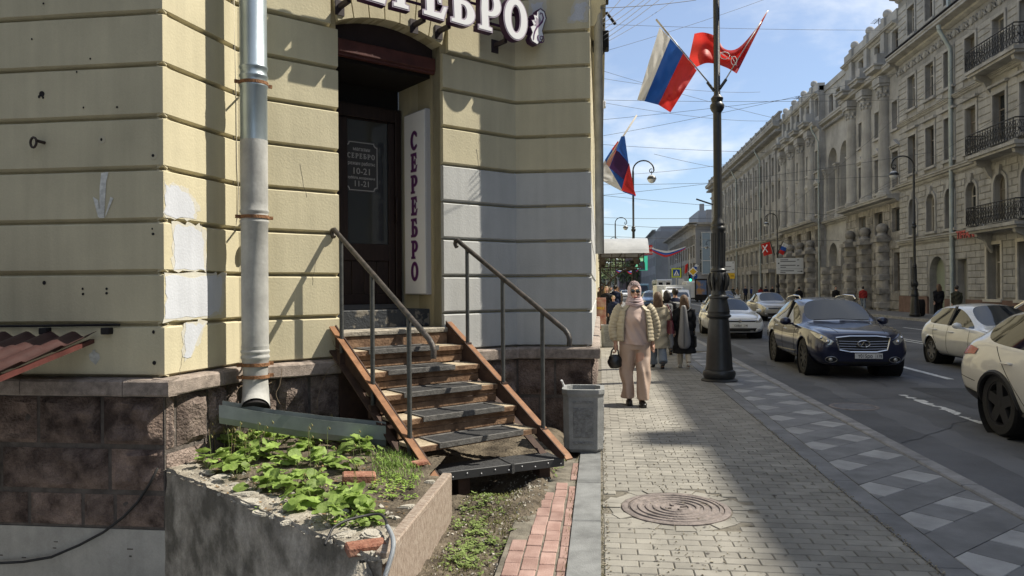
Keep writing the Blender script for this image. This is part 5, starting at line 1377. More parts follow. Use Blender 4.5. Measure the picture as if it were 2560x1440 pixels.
o5 = [(-y, 16.4, 1.1, 1.5) for y in (61, 62.8, 64.6)]; facade(b2, -yb, -ya, 15.3, 18.7, o5, M_st2, .3, FRc)
for o in o5: window(b2, -o[0], 16.4, 1.1, 1.5, F=FRc)
bit(b2, 'arch_back', M_st2, [((-yb, 1.2, 7.2), (-ya, 1.3, 15))], FRc); bit(b2, 'entrance_back', M_dark, [((-yb, 1.05, 0), (-ya, 1.1, 3.2))], FRc)
for y in (62.75, 65.8, 59.7):
    o = link('slender_column', MB().lathe([(.3, 0), (.3, .2), (.24, .3), (.2, 3.9), (.24, 3.95)], 16).mesh('slender_column', M_st2, 40), b2, True, FRc @ Matrix.Translation((-y, -.05, 7.3))); link('capital', capm, o, M=Matrix.Translation((0, 0, 3.9)) @ Matrix.Scale(.6, 4))
    p = link('banded_pier', MB().lathe([(.40, 0), (.40, 3.3)], 18).mesh('banded_pier', M_st2b, 40), b2, True, FRc @ Matrix.Translation((-y, -.2, 0)))
    for k in range(4): link('block', blk, p, M=Matrix.Translation((0, 0, .1 + k * .85)) @ Matrix.Scale(.9, 4))
cornice(b2, -yb, -ya, 15.3, corprof(.5, .6), M_st2, F=FRc); cornice(b2, -yb, -ya, 6.9, corprof(.4, .35), M_st2, 'string_course', F=FRc); bit(b2, 'parapet', M_st2, [((-yb, -.1, 18.5), (-ya, .5, 19.0))], FRc)
dent = MB()
x = -yb + .2
while x < -ya: dent.box((x, -.35, 15.18), (x + .16, 0, 15.38), FRc); x += .36
dent.obj('dentils', M_st2, b2, w=True)['kind'] = 'stuff'
bal = MB()
for y in ac:
    for k in range(9): bal.lathe([(.05, 0), (.09, .25), (.05, .6)], 8, FRc @ Matrix.Translation((-y - 1 + k * .25, -.1, 7.35)))
    bal.box((-y - 1.15, -.2, 7.95), (-y + 1.15, .0, 8.07), FRc)
bal.obj('balustrade', M_st2, b2, w=True)['kind'] = 'stuff'
downpipe(b2, 66.0, 15.2, .07)
bit(b2, 'roof_body', M_st2, [((-78.8, 1.9, 0), (-49.2, 9, 18.4))])

# ---------------------------------------------------------------- farther: long office block with eave and pilasters
b1 = thing('long_office_block', 'long grey stone block with tall pilasters, wide eave and rows of narrow windows', 'building', (FXX, 100, 0))
YA, YB = 78.8, 128.0
wy = [YA + 1.7 + 2.9 * i for i in range(17)]
rows = ((1.2, 2.1, 1.1), (4.4, 1.7, 1.1), (7.7, 2.1, 1.15), (11.0, 1.9, 1.1), (13.9, 2.0, 1.1))
facade(b1, -YB, -YA, 0, 18.6, [(-y, z, w_, h_) for y in wy for z, h_, w_ in rows], M_st1)
for y in wy:
    for z, h_, w_ in rows: window(b1, y, z, w_, h_)
    bit(b1, 'spandrel', M_st1, [((-y - .62, -.06, 13.05), (-y + .62, .02, 13.75)), ((-y - .35, -.12, 13.15), (-y + .35, -.06, 13.65))])
    bit(b1, 'sill', M_st1, [((-y - .75, -.14, 4.25), (-y + .75, .02, 4.38)), ((-y - .75, -.14, 7.5), (-y + .75, .02, 7.66))])
for i in range(18):
    y = YA + .25 + 2.9 * i
    if y < YB: bit(b1, 'pilaster', M_st1, [((-y - .38, -.16, 7.1), (-y + .38, .02, 16.4)), ((-y - .46, -.22, 16.0), (-y + .46, .02, 16.38))])
rustic(b1, -YB, -YA, .2, 6.5, 9, 1.9, [(-y, z, w_, h_) for y in wy for z, h_, w_ in rows], mat('office_blocks', (.21, .20, .185), .95, .3, 1, bump=.4, bsc=12, rand=.12), .05)
cornice(b1, -YB, -YA, 6.6, corprof(.35, .4), M_st1, 'string_course'); cornice(b1, -YB, -YA, 16.6, corprof(.2, .3), M_st1, 'string_course'); cornice(b1, -YB, -YA, 18.0, corprof(1.0, .9), M_st1)
db = MB(); x = -YB
while x < -YA: db.box((x, -.85, 17.8), (x + .25, 0, 18.05), FR); x += .6
db.obj('brackets', M_st1, b1, w=True)['kind'] = 'stuff'
bb = MB(); x = -YB
while x < -YA:
    bb.box((x, -.5, 18.95), (x + .5, .0, 20.0), FR); bb.box((x + .5, -.42, 19.75), (x + 2.9, -.1, 19.95), FR); bb.box((x + .5, -.42, 18.95), (x + 2.9, -.1, 19.1), FR)
    for k in range(9): bb.box((x + .62 + k * .25, -.34, 19.1), (x + .74 + k * .25, -.2, 19.75), FR)
    x += 2.9
bb.obj('roof_balustrade', M_st1, b1, w=True)['kind'] = 'stuff'
for y in (89.3, 104.5, 118): downpipe(b1, y, 17.6, .09)
bit(b1, 'roof_body', M_st1, [((-YB, .7, 0), (-YA, 10, 18.6))])
for y, h_ in ((84, 3.2), (93, 3.2), (110, 3.2)): bit(b1, 'entrance', M_st1, [((-y - 1.2, -.5, 0), (-y - .8, .02, h_)), ((-y + .8, -.5, 0), (-y + 1.2, .02, h_)), ((-y - 1.5, -.8, h_), (-y + 1.5, .02, h_ + .4))])
# antennas on the roofs
for px, y0, y1 in ((2197, 85, 45), (2222, 60, 35), (1997, 258, 240)):
    p = SX(px, y0, FXX + .3); q = SX(px, y1, FXX + .3); t = thing('roof_antenna', 'thin roof aerial ' + {2197: 'with a short boom farther along the palace parapet', 2222: 'closest to the grey house roof', 1997: 'lowest and farthest, above the left columns'}[px], 'antenna', p, 0, 'roof aerials')
    b = MB(); b.tube([p, q], .03, 5); b.obj('mast', M_ironb, t, w=True); b = MB(); b.tube([q + V((0, .9, -.1)), q + V((0, -.3, -.1))], .02, 4)
    for k in range(4): b.tube([q + V((-.3, .7 - k * .25, -.1)), q + V((.3, .7 - k * .25, -.1))], .015, 4)
    b.obj('elements', M_ironb, t, w=True)

# unseen house added behind the viewer to shade the left wall of the corner
b5 = thing('added_shade_house', 'plain unseen house added behind the viewer to shade the left wall', 'building', (-9, -7.5, 0))
F5s = frame((-.6, -7.5), (-1, 0)); o5s = [(1.8 + 3 * i, z, 1.1, 2.0) for i in range(7) for z in (1.2, 4.8, 8.4, 12.2, 15.8)]
facade(b5, 0, 22, -.2, 20, o5s, M_st3, .3, F5s); bit(b5, 'end_wall', M_st3, [((-.01, .02, -.2), (22, .55, 20))], frame((-.6, -7.52 - 0), (0, -1)))
for o in o5s: window(b5, 0, o[1], 1.1, 2.0, F=F5s, xs=o[0])
# ================================================================ far end of the street
M_far1 = mat('far_stone', (.24, .225, .20), .9, .15, .4); M_far2 = mat('far_mauve', (.22, .17, .175), .9, .12, .3); M_far3 = mat('far_grey', (.21, .21, .215), .9, .12, .3)
M_roofm = mat('far_roof', (.20, .21, .23), .6)
M_glz = mat('far_glazing', (.16, .20, .22), .2, spec=.6)
cb = thing('corner_block', 'grey far corner building with a glazed end and a flat eave beyond the crossing', 'building', (FXX, 146, 0))
F2 = frame((18.6, 0), (0, -1)); F3 = frame((18.6, 146), (1, 0))
opsF = [(-(149 + 4.4 * i), z, 2.6, h_) for i in range(12) for z, h_ in ((4.2, 2.4), (7.6, 2.4))] + [(-(148.2 + 2.2 * i), 10.2, 1.7, 1.9) for i in range(24)]
facade(cb, -205, -146, 0, 14.2, opsF, M_far1, .4, F2)
for o in opsF: window(cb, 0, o[1], o[2], o[3], F=F2, xs=o[0], d=.3)
g_ops = [(1.9 + 2.6 * i, z, 2.2, 1.9) for i in range(4) for z in (4.6, 7.2, 9.8)]
facade(cb, 0, 13, 0, 14.2, g_ops, M_far3, .3, F3)
for o in g_ops: window(cb, 0, o[1], o[2], o[3], F=F3, xs=o[0], d=.1, m=M_wframel)
bit(cb, 'glazed_bay', M_glz, [((1.0, -1.2, 4.2), (9, -.0, 12.4))], F3)
for k in range(6): bit(cb, 'mullion', M_wframel, [((1.0 + k * 1.58, -1.27, 4.2), (1.1 + k * 1.58, -1.2, 12.4))], F3)
for z in (4.2, 6.8, 9.4, 12.3): bit(cb, 'transom', M_wframel, [((.9, -1.30, z), (9.1, -1.21, z + .12))], F3)
cornice(cb, -205, -144.6, 13.6, corprof(1.4, .7), M_far1, F=F2); cornice(cb, -1.4, 13, 13.6, corprof(1.4, .7), M_far1, F=F3)
bit(cb, 'roof', M_roofm, [((-205, 3, 14.2), (-165, 12, 17.4)), ((-190, 4, 17.4), (-172, 10, 19.4))], F2); bit(cb, 'chimney', M_far3, [((-153, 3, 14), (-152, 4, 17.5)), ((-178, 5, 19.4), (-177, 6, 21.5))], F2)
bit(cb, 'ground_storey', mat('dark_shopfront', (.08, .075, .07), .5), [((.8, -.4, 0), (12, -.05, 3.2))], F3)
mb_ = thing('mauve_block', 'mauve brick block with a big screen far down the street', 'building', (10, 300, 0))
F4 = frame((7.5, 292), (1, 0)); F5 = frame((15.5, 0), (0, -1))
o4 = [(1 + 2.4 * i, z, 1.2, 2.0) for i in range(5) for z in (2, 6, 10, 14)]; facade(mb_, 0, 12, 0, 21, o4, M_far2, .3, F4)
for o in o4: window(mb_, 0, o[1], o[2], o[3], F=F4, xs=o[0])
o4 = [(-(212 + 5 * i), z, 2.0, 2.6) for i in range(16) for z in (3, 8, 12.5)]; facade(mb_, -292, -208, 0, 17.5, o4, M_far3, .3, F5)
for o in o4: window(mb_, 0, o[1], o[2], o[3], F=F5, xs=o[0])
bit(mb_, 'end_wall', M_far3, [((.02, 0, 0), (6, .4, 17.5))], frame((15.5, 208), (1, 0))); cornice(mb_, -292, -207, 17.3, corprof(.9, .6), M_far3, F=F5); bit(mb_, 'roof', M_roofm, [((-290, 2, 17.5), (-215, 9, 19.5))], F5); bit(mb_, 'roof_body', M_far2, [((0, .7, 0), (12, 14, 21))], F4)
eb = thing('street_end_block', 'pale low building closing the far end of the street', 'building', (-4, 400, 0))
F6 = frame((-30, 395), (1, 0)); o6 = [(2 + 3 * i, z, 1.4, 2.0) for i in range(15) for z in (2, 6, 10)]; facade(eb, 0, 48, 0, 14, o6, M_far1, .3, F6)
for o in o6: window(eb, 0, o[1], o[2], o[3], F=F6, xs=o[0])
# large screen with a green figure
scr = thing('led_screen', 'large green street screen showing a person in a hat and dark suit', 'screen', SY(1604, 672, 206))
def spx(b, pts, y, m=None): b.prism([((lambda q: (q.x, q.z))(SY(px, py, y))) for px, py in pts], y - .02, y + .06)
for nm, col, pts, y in (('panel', (.05, .42, .25), [(1587, 676), (1619, 676), (1619, 640), (1587, 640)], 206), ('figure_suit', (.02, .03, .035), [(1597, 675), (1613, 675), (1612, 656), (1607, 652), (1600, 655)], 205.9), ('figure_face', (.30, .55, .28), [(1600, 653), (1607, 653), (1608, 643), (1601, 643)], 205.85),
                        ('figure_hat', (.10, .62, .12), [(1599, 643), (1609, 643), (1607, 638), (1602, 638)], 205.8), ('figure_arm', (.20, .50, .26), [(1589, 667), (1594, 667), (1600, 658), (1592, 660)], 205.75)):
    b = MB(); spx(b, pts, y); b.obj(nm, mat('screen_' + nm, col, .5, emit=.55), scr, w=True)
# trees at the far end
M_treeleaf = mat('tree_leaf', (.11, .15, .055), .7, .45, 1.2, rand=.1); M_bark = mat('bark', (.07, .055, .04), .9)
def tree(px, y, h, w_, label):
    p = SX(px, 722, 1) ; x = (ray(px, 722).x / ray(px, 722).y) * y
    t = thing('street_tree', label, 'tree', (x, y, 0), 0, 'trees at the end of the street')
    b = MB(); b.tube([(0, 0, 0), (.1, 0, h * .4), (0, .1, h * .75)], [h * .03, h * .02, h * .008], 8)
    for k in range(6):
        a = rnd(0, 6.3); b.tube([(0, 0, h * (.35 + .05 * k)), (w_ * .3 * cos(a), w_ * .3 * sin(a), h * (.55 + .06 * k))], [h * .012, h * .004], 5)
    b.obj('trunk', M_bark, t); c = MB()
    cl = [(rnd(-.5, .5) * w_, rnd(-.4, .4) * w_, h * rnd(.38, 1.0), rnd(.12, .24) * w_) for k in range(22)]
    for k in range(1500):
        q = random.choice(cl); d = V((random.gauss(0, 1), random.gauss(0, 1), random.gauss(0, 1))).normalized() * q[3] * rnd(.55, 1.1); s = h * rnd(.012, .03)
        u_ = V((random.gauss(0, 1), random.gauss(0, 1), random.gauss(0, 1))).normalized(); v_ = u_.orthogonal().normalized(); o_ = V(q[:3]) + d
        c.add([o_ + u_ * s, o_ + v_ * s, o_ - u_ * s, o_ - v_ * s], [(0, 1, 2, 3)])
    c.obj('crown', M_treeleaf, t, fixn=False)
tree(1512, 230, 9, 6, 'small leafy tree close to the left row of lamps far away'); tree(1540, 260, 14, 9, 'tallest leafy tree at the far end of the street'); tree(1566, 285, 12, 8, 'dim leafy tree beside the mauve building far away')

# ================================================================ our own side beyond the corner
wl = thing('street_facade', 'ochre house front running away along the pavement on the left', 'building', (-.2, 30, 0))
b = MB(); b.box((9, .05, 0), (150, .6, 19), FDS); b.obj('wall', M_wall, wl, w=True)
for z in (4.6, 8.6, 12.6): cornice(wl, .3, 150, z, corprof(.12, .3), M_wall, 'string_course', F=FDS)
for i in range(14):
    for z in (5.6, 9.6):
        y = 3.0 + i * 3.0; bit(wl, 'window_hood', M_wall, [((y - .8, -.22, z + 2.4), (y + .8, .02, z + 2.6)), ((y - .7, -.1, z - .1), (y + .7, .02, z))], FDS)
b = MB()
b.tube([FDS @ V((.35, -.09, 2.0)), FDS @ V((.35, -.09, 19))], .05, 8); b.obj('grey_pipe', M_pipe, wl, True, True)
for y, z in ((.9, 4.62), (.9, 5.2)):
    b = MB(); b.box((y - .1, -.22, z - .1), (y + .12, -.02, z + .1), FDS, .01); b.tube([FDS @ V((y, -.12, z - .1)), FDS @ V((y - .25, -.14, z - .16))], .045, 10); b.tube([FDS @ V((y, -.05, z + .3)), FDS @ V((y, -.2, z + .34)), FDS @ V((y, -.3, z + .2))], .02, 6); b.obj('camera_box', M_dark, wl, w=True)
b = MB()
for k in range(5): b.tube([FDS @ V((.5 + .1 * k, -.05 - .015 * k, 3.2 + .3 * k)), FDS @ V((.55 + .1 * k, -.08 - .02 * k, 4.5)), FDS @ V((.5 + .12 * k, -.06, 6.5 + k))], .008, 5)
b.obj('hanging_wires', M_wire, wl, w=True)['kind'] = 'stuff'
bx = MB(); bx.box((-.06, -.06, -.05), (.06, .06, .05), bev=.008); p = Q(1505, 262, 12); cbx = thing('white_cable_box', 'small white box fixed high on the street front above the far flag', 'cable box', p); bx.obj('box', M_white, cbx)
b = MB(); b.tube([(0, 0, 0), (-.35, .1, -.02)], .012, 5); b.obj('stay', M_wire, cbx)

# ---------------------------------------------------------------- glazed canopy over an entrance
M_canopy = mat('milky_sheet', (.40, .41, .42), .35, .12, 1.5, spec=.5, streak=.1); M_iron2 = mat('brown_iron', (.055, .042, .03), .7, .2, 6)
cy0, cy1 = 34.0, 38.0
cn = thing('entrance_canopy', 'milky curved sheet canopy on a brown iron frame over the pavement', 'canopy', (1, 36, 3.3))
b = MB(); b.grid(lambda u, v: (lerp(-.08, 2.25, u), lerp(cy0, cy1, v), 3.22 + .78 * sin(pi * (.5 * min(1., (1 - abs(2 * v - 1)) * 1.25))) ** .8 - .0 * u), 6, 24)
me = modded(b.mesh('roof_sheet', M_canopy), [('SOLIDIFY', dict(thickness=.03))]); link('roof_sheet', me, cn, True)
b = MB()
for y in (cy0, cy1):
    for z in (3.2, 3.0, 2.55): b.box((-.08, y - .03, z - .02), (2.0, y + .03, z + .02))
    for x in (.05, .55, 1.15, 1.75, 2.0): b.box((x - .02, y - .03, 2.55), (x + .02, y + .03, 3.2))
    b.tube([(0.02, y, 1.5), (.25, y, 1.62), (.6, y, 2.1), (1.1, y, 2.45), (1.9, y, 2.6)], .035, 6); b.tube([(.02, y, 1.3), (.02, y, 3.2)], .04, 6); b.tube([(.1, y, 2.5), (.6, y, 2.1)], .025, 5); b.tube([(.02, y, 1.9), (.3, y, 1.75)], .025, 5)
    for x in (.15, 1.7): b.ball((x, y, 2.85), (.16, .05, .16), 8, 6)
    for x in (.3, .85, 1.45): b.box((x - .12, y - .015, 2.68), (x + .12, y + .015, 2.72)); b.box((x - .12, y - .015, 2.88), (x + .12, y + .015, 2.92))
for x in (.02, 1.0, 2.0): b.box((x - .025, cy0, 3.18), (x + .025, cy1, 3.23))
b.obj('iron_frame', M_iron2, cn, w=True)

# ================================================================ street lamps
M_lamp = mat('black_lamp_paint', (.015, .016, .017), .42, .25, 12, bump=.12, bsc=50, spec=.5, coat=.1)
M_globe = mat('lamp_globe', (.55, .57, .60), .12, spec=.6)
def lamp_parts(root, H=8.4, arm=True, right=1):
    prof = [(.305, 0), (.305, .02), (.285, .035), (.255, .045), (.262, .07), (.275, .105), (.272, .15), (.255, .18), (.232, .19), (.232, .215), (.222, .25), (.215, .42), (.192, .75), (.172, 1.02), (.160, 1.06), (.165, 1.075), (.205, 1.10), (.208, 1.125), (.185, 1.14), (.182, 1.17),
            (.19, 1.19), (.175, 1.24), (.15, 1.36), (.146, 1.41)]
    MB().lathe(prof, 40).obj('base', M_lamp, root, 35)
    b = MB(); b.lathe([(.155, 1.41), (.168, 1.425), (.165, 1.45), (.125, 1.475), (.115, 1.55), (.118, 1.64), (.14, 1.70), (.15, 1.78), (.138, 1.84), (.122, 1.87), (.135, 1.885), (.135, 1.91), (.118, 1.93)], 32)
    for k in range(8):
        a = k * pi / 4; c, s = cos(a), sin(a); b.tube([(.12 * c, .12 * s, 1.55), (.155 * c, .155 * s, 1.66), (.165 * c, .165 * s, 1.78), (.14 * c, .14 * s, 1.86)], [.012, .028, .026, .01], 6)
        c, s = cos(a + pi / 8), sin(a + pi / 8); b.ball((.148 * c, .148 * s, 1.74), (.02, .02, .05), 6, 5)
    b.obj('ornament', M_lamp, root, 40)
    b = MB(); b.lathe([(.112, 1.93), (.108, 1.96), (.108, 2.56), (.115, 2.58)], 24)
    for k in range(14):
        a = 2 * pi * k / 14; c, s = cos(a), sin(a); b.tube([(.108 * c, .108 * s, 1.97), (.108 * c, .108 * s, 2.54)], .0125, 6)
    b.lathe([(.115, 2.58), (.125, 2.60), (.125, 2.63), (.105, 2.66), (.115, 2.69), (.108, 2.72), (.085, 2.76), (.073, 2.82), (.070, 4.6), (.07, 4.66)], 24); b.obj('shaft', M_lamp, root, 40)
    b = MB(); b.lathe([(.07, 4.62), (.10, 4.66), (.118, 4.70), (.12, 4.75), (.10, 4.78), (.085, 4.80), (.10, 4.84), (.105, 4.87), (.08, 4.90), (.055, 4.93), (.055, H - .6), (.045, H - .5)], 24); b.obj('upper_shaft', M_lamp, root, 40)
    if arm:
        r_ = .55; s = right
        pts = [(0, 0, H - .5)] + [(s * (r_ - r_ * cos(a)), 0, H - .5 + r_ * .95 * sin(a)) for a in [pi * k / 12 for k in range(1, 13)]]
        sc_ = [(s * (2 * r_ - .0 - .13 + .13 * cos(a) * (1 - k * .03)), 0, H - .5 - .02 - .13 * sin(a) * (1 - k * .03)) for k, a in enumerate([i * .45 for i in range(13)])]
        b = MB(); b.tube(pts + sc_[1:], [.038] * 13 + [.03 - .001 * k for k in range(12)], 8); b.obj('arm', M_lamp, root, 50)
        gx = s * (2 * r_ - .12); gz = H - .95
        b = MB(); b.tube([(gx, 0, gz + .42), (gx, 0, gz + .15)], .02, 6); b.lathe([(.03, .22), (.06, .17), (.10, .15), (.20, .10), (.24, .02), (.25, -.03), (.24, -.04)], 20, Matrix.Translation((gx, 0, gz))); sh = b.obj('lamp_shade', M_lamp, root, 40)
        b = MB(); b.ball((gx, 0, gz - .02), (.225, .225, .23), 20, 12); b.obj('globe', M_globe, sh, True)
lamp0 = thing('street_lamp', 'tall black cast iron lamp post with a trumpet base close by on the pavement edge', 'street lamp', (2.03, 12.95, 0), 0, 'cast iron street lamps'); lamp_parts(lamp0)
for (x, y, lbl, flip) in ((1.80, 39.6, 'black lamp post with a hanging globe rising behind the milky canopy', 0), (1.5, 71, 'slim black lamp post with a small hanging globe, farthest on the left pavement', 0), (1.35, 98, 'dark lamp post hardly seen behind the canopy frame', 0), (1.3, 118, 'dark lamp post far off above the crowd on the pavement', 0),
                          (16.3, 40.4, 'black lamp post with a drooping lantern before the arched passage', 1), (16.3, 70, 'black lamp post carrying a red flag before the palace piers', 1), (16.3, 150, 'thin lamp post by the far corner building', 1), (16.3, 108, 'thin lamp post in front of the long office block', 1)):
    c = copy_tree(lamp0); c.location = (x, y, 0); c.rotation_euler.z = pi if flip else 0; c['label'] = lbl
# small street signs fixed to posts
def board(name, label, pos, w_, h_, m, rows, mt, group=None, cat='street sign', rz=0.):
    t = thing(name, label, cat, pos, rz, group); b = MB(); b.box((-w_ / 2, -.02, -h_ / 2), (w_ / 2, .02, h_ / 2), bev=.008); b.obj('plate', m, t)
    for txt, s, x, z in rows:
        me = text_mesh(txt, s, .003, 'LEFT'); link('lettering', set_mat(me, mt), t, M=plane_map((x, -.0235, z), (1, 0, 0), (0, 0, 1)))
    return t
M_sw = mat('sign_white', (.62, .63, .63), .5); M_sy = mat('sign_yellow', (.72, .45, .03), .5); M_blk = mat('print_black', (.02, .02, .02), .5)
def lines(t, specs, m, z0=-.0245):
    for x, z, w_, h_ in specs: MB().box((x, z0, z - h_ / 2), (x + w_, z0 + .004, z + h_ / 2)).obj('text_line', m, t)
M_pt = mat('print_grey', (.12, .12, .125), .6)
ds = board('direction_sign', 'white direction board with small dark lines of text on the opposite lamp post', V((17.3, 69.6, 3.55)), 2.4, 1.45, M_sw, [], M_blk)
lines(ds, [(-.85, .57, .7, .07), (-.85, .42, 1.35, .08), (.62, .55, .2, .08), (-.85, .06, 1.35, .08), (.62, .02, .2, .09), (-.85, -.12, .5, .07), (-1.1, -.26, 2.2, .02), (-.85, -.44, 1.2, .08), (-.85, -.6, .45, .07), (.65, -.5, .3, .05)], M_pt); lines(ds, [(-1.06, .25, .12, .12), (.95, -.5, .15, .1)], M_blk)
nb = board('notice_board', 'white plate with dark lines above a yellow plate beside the big lamp', SY(1822, 668, 66), 1.0, 1.0, M_sw, [], M_blk)
lines(nb, [(-.4, .05, .6, .06), (-.4, -.28, .5, .06), (.3, .38, .14, .06), (.3, -.2, .14, .06)], M_pt)
q = SY(1822, 690, 65.98); yp = board('yellow_plate', 'yellow plate hung below the white plate beside the big lamp', q, 1.0, .5, M_sy, [], M_blk); lines(yp, [(-.42, .08, .3, .06), (-.42, -.1, .5, .06), (.15, 0, .3, .06)], mat('print_brown', (.20, .10, .01), .6))
b = MB(); b.tube([(SY(1812, 700, 66.1)[0], 66.1, 0), (SY(1812, 700, 66.1)[0], 66.1, 4.2)], .05, 6); o = b.obj('sign_post', M_ironb); tag(o, 'thin dark post behind the white and yellow plates', 'post')
p = V((2.03 - .09, 12.9, 3.03)); b = MB(); b.box((-.30, -.012, -.012), (0, .012, .012), Matrix.Translation(p) @ Matrix.Rotation(.35, 4, 'Y')); o = b.obj('sign_bracket', M_lamp, lamp0, w=True)

# ================================================================ flags
M_fw = mat('flag_white', (.72, .72, .71), .6); M_fb = mat('flag_blue', (.02, .10, .42), .45, spec=.5); M_fr = mat('flag_red', (.58, .035, .03), .5, spec=.5); M_fd = mat('flag_dark', (.07, .025, .10), .6)
for m in (M_fw, M_fb, M_fr, M_fd):
    N, L = m.node_tree.nodes, m.node_tree.links; tr = N.new('ShaderNodeBsdfTranslucent'); tr.inputs[0].default_value = N['Principled BSDF'].inputs['Base Color'].default_value; mx = N.new('ShaderNodeMixShader'); mx.inputs[0].default_value = .45
    L.new(N['Principled BSDF'].outputs[0], mx.inputs[1]); L.new(tr.outputs[0], mx.inputs[2]); L.new(mx.outputs[0], N['Material Output'].inputs['Surface'])
M_pole = mat('flag_pole', (.45, .45, .45), .4, metal=.3); M_pwood = mat('pole_pale', (.50, .47, .42), .6)
def cloth(par, name, A, B, depth, mats, amp=.06, fr=(1., 3.), nu=48, nv=48, sd=0.):
    # A: hoist polyline pixels (u=0), B: fly polyline pixels (u=1); v runs along the hoist; one mesh per stripe
    def pl(pts, t):
        t = t * (len(pts) - 1); i = min(int(t), len(pts) - 2); a, c = V((*pts[i], 0)), V((*pts[i + 1], 0)); return a.lerp(c, t - i)
    n = len(mats); out = []
    for s, m in enumerate(mats):
        def f(u, w):
            v = (s + w) / n; a, c = pl(A, v), pl(B, v)
            p = a.lerp(c, u); sag = sin(pi * u)
            d = depth + amp * (u ** .6) * (sin(fr[1] * 2 * pi * (v + .25 * u) + sd) * .7 + sin(fr[0] * 2 * pi * u + 2 * v + sd) + .4 * sin(9 * u + 14 * v) + .16 * sin(31 * v + 5 * u + 3 * sin(6 * u)) + .10 * sin(23 * u - 17 * v))
            return Q(p.x, p.y, d)
        b = MB(); b.grid(f, nu, max(4, nv // n)); o = b.obj(name, m, par, True, True, fixn=False); out.append(o)
    return out
DZ = 12.55
lp = lamp0.location
def flag_thing(name, label, loc): return thing(name, label, 'flag', loc, 0)
fl1 = flag_thing('flag', 'white blue and red flag on the sloping pole left of the near lamp post', Q(1784, 222, DZ))
b = MB(); b.tube([Q(1786, 228, DZ - .03), Q(1768, 205, DZ - .05)], .026, 10); b.obj('socket', M_lamp, fl1, w=True)
b = MB(); b.tube([Q(1776, 212, DZ - .05), Q(1640, 48, DZ - .35)], .012, 8); b.obj('pole', M_pole, fl1, True, True)
b = MB(); b.tube([Q(1672, 87, DZ - .28), Q(1640, 48, DZ - .35)], .0165, 8); b.obj('pole_tip', M_pwood, fl1, True, True)
cloth(fl1, 'stripe', [(1649, 68), (1676, 96), (1708, 133), (1742, 176)], [(1593, 250), (1611, 253), (1646, 262), (1676, 281)], DZ - .3, (M_fw, M_fb, M_fr), .07, (.8, 1.6))
fl2 = flag_thing('flag', 'red flag with white anchors wrapped round behind the near lamp post', Q(1806, 218, DZ))
b = MB(); b.tube([Q(1799, 222, DZ - .02), Q(1815, 199, DZ)], .026, 10); b.obj('socket', M_lamp, fl2, w=True)
b = MB(); b.tube([Q(1808, 208, DZ), Q(1920, 26, DZ + .25)], .011, 8); b.obj('pole', M_pole, fl2, True, True)
def strip_cloth(par, name, top, bot, m, d0, amp, nu=60, nv=14):
    tp, bt = spline([V((*p, 0)) for p in top], 10), spline([V((*p, 0)) for p in bot], 10); n = min(len(tp), len(bt)) - 1
    def f(u, v):
        i = u * n; k = min(int(i), n - 1); a = tp[k].lerp(tp[k + 1], i - k); c = bt[k].lerp(bt[k + 1], i - k); p = a.lerp(c, v)
        return Q(p.x, p.y, d0 + amp * sin(u * 13 + v * 1.8) * (.3 + u) + .05 * sin(v * 9 + u * 6) + .22 * u)
    b = MB(); b.grid(f, nu, nv); return b.obj(name, m, par, True, True, fixn=False)
cl2 = strip_cloth(fl2, 'cloth', [(1920, 26), (1885, 78), (1845, 120), (1812, 122), (1790, 92), (1760, 81), (1736, 84)], [(1840, 183), (1826, 174), (1808, 166), (1790, 160), (1765, 158), (1742, 167), (1716, 178)], M_fr, DZ + .12, .08)
fd = strip_cloth(fl2, 'folded_cloth', [(1920, 28), (1900, 62), (1880, 100), (1868, 122), (1860, 140)], [(1842, 184), (1838, 180), (1832, 172), (1824, 160), (1818, 140)], mat('flag_red_fold', (.42, .02, .03), .55), DZ + .06, .02)
b = MB()
for (cx, cy, rx, ry) in ((1835, 152, 7, 11), (1812, 139, 12, 9)):
    pts = [Q(cx + rx * cos(a), cy + ry * sin(a), DZ - .02) for a in [i * pi / 10 for i in range(21)]]; b.tube(pts, .006, 6); b.tube([Q(cx - rx * .9, cy - ry, DZ - .02), Q(cx + rx, cy + ry * 1.1, DZ - .02)], .005, 5)
b.tube([Q(1800, 132, DZ - .02), Q(1822, 146, DZ - .02)], .005, 5); b.obj('anchor_emblem', M_white, fl2, True, True)
D3 = 18.5
fl3 = flag_thing('flag', 'folded white blue and red flag hanging from a pole on the house front', Q(1494, 440, D3))
b = MB(); b.tube([Q(1490, 446, D3), Q(1592, 288, D3 - .1)], .022, 8); b.obj('pole', M_pwood, fl3, True, True)
cloth(fl3, 'stripe', [(1492, 440), (1512, 400), (1530, 372), (1545, 352)], [(1511, 455), (1558, 480), (1588, 491), (1590, 488)], D3 - .05, (M_fw, M_fb, M_fr), .05, (.6, 1.5))
b = MB()
def fold(pts, m, nm, dd):
    c = V((sum(p[0] for p in pts) / len(pts), sum(p[1] for p in pts) / len(pts), 0)); b = MB(); n = len(pts)
    vs = [Q(c.x, c.y, dd - .05)] + [Q(*p, dd) for p in pts]; b.add(vs, [(0, 1 + i, 1 + (i + 1) % n) for i in range(n)]); b.obj(nm, m, fl3, True, True, fixn=False)
fold([(1553, 341), (1562, 340), (1572, 412), (1545, 380), (1540, 375)], M_fb, 'upper_fold', D3 - .16); fold([(1541, 376), (1548, 380), (1573, 410), (1560, 449), (1524, 420)], M_fd, 'double_fold', D3 - .17); fold([(1573, 408), (1588, 488), (1554, 476), (1561, 447)], M_fr, 'red_fold', D3 - .16)
fold([(1541, 374), (1524, 418), (1515, 410), (1532, 385)], mat('flag_salmon', (.55, .25, .20), .6), 'pale_fold', D3 - .15)
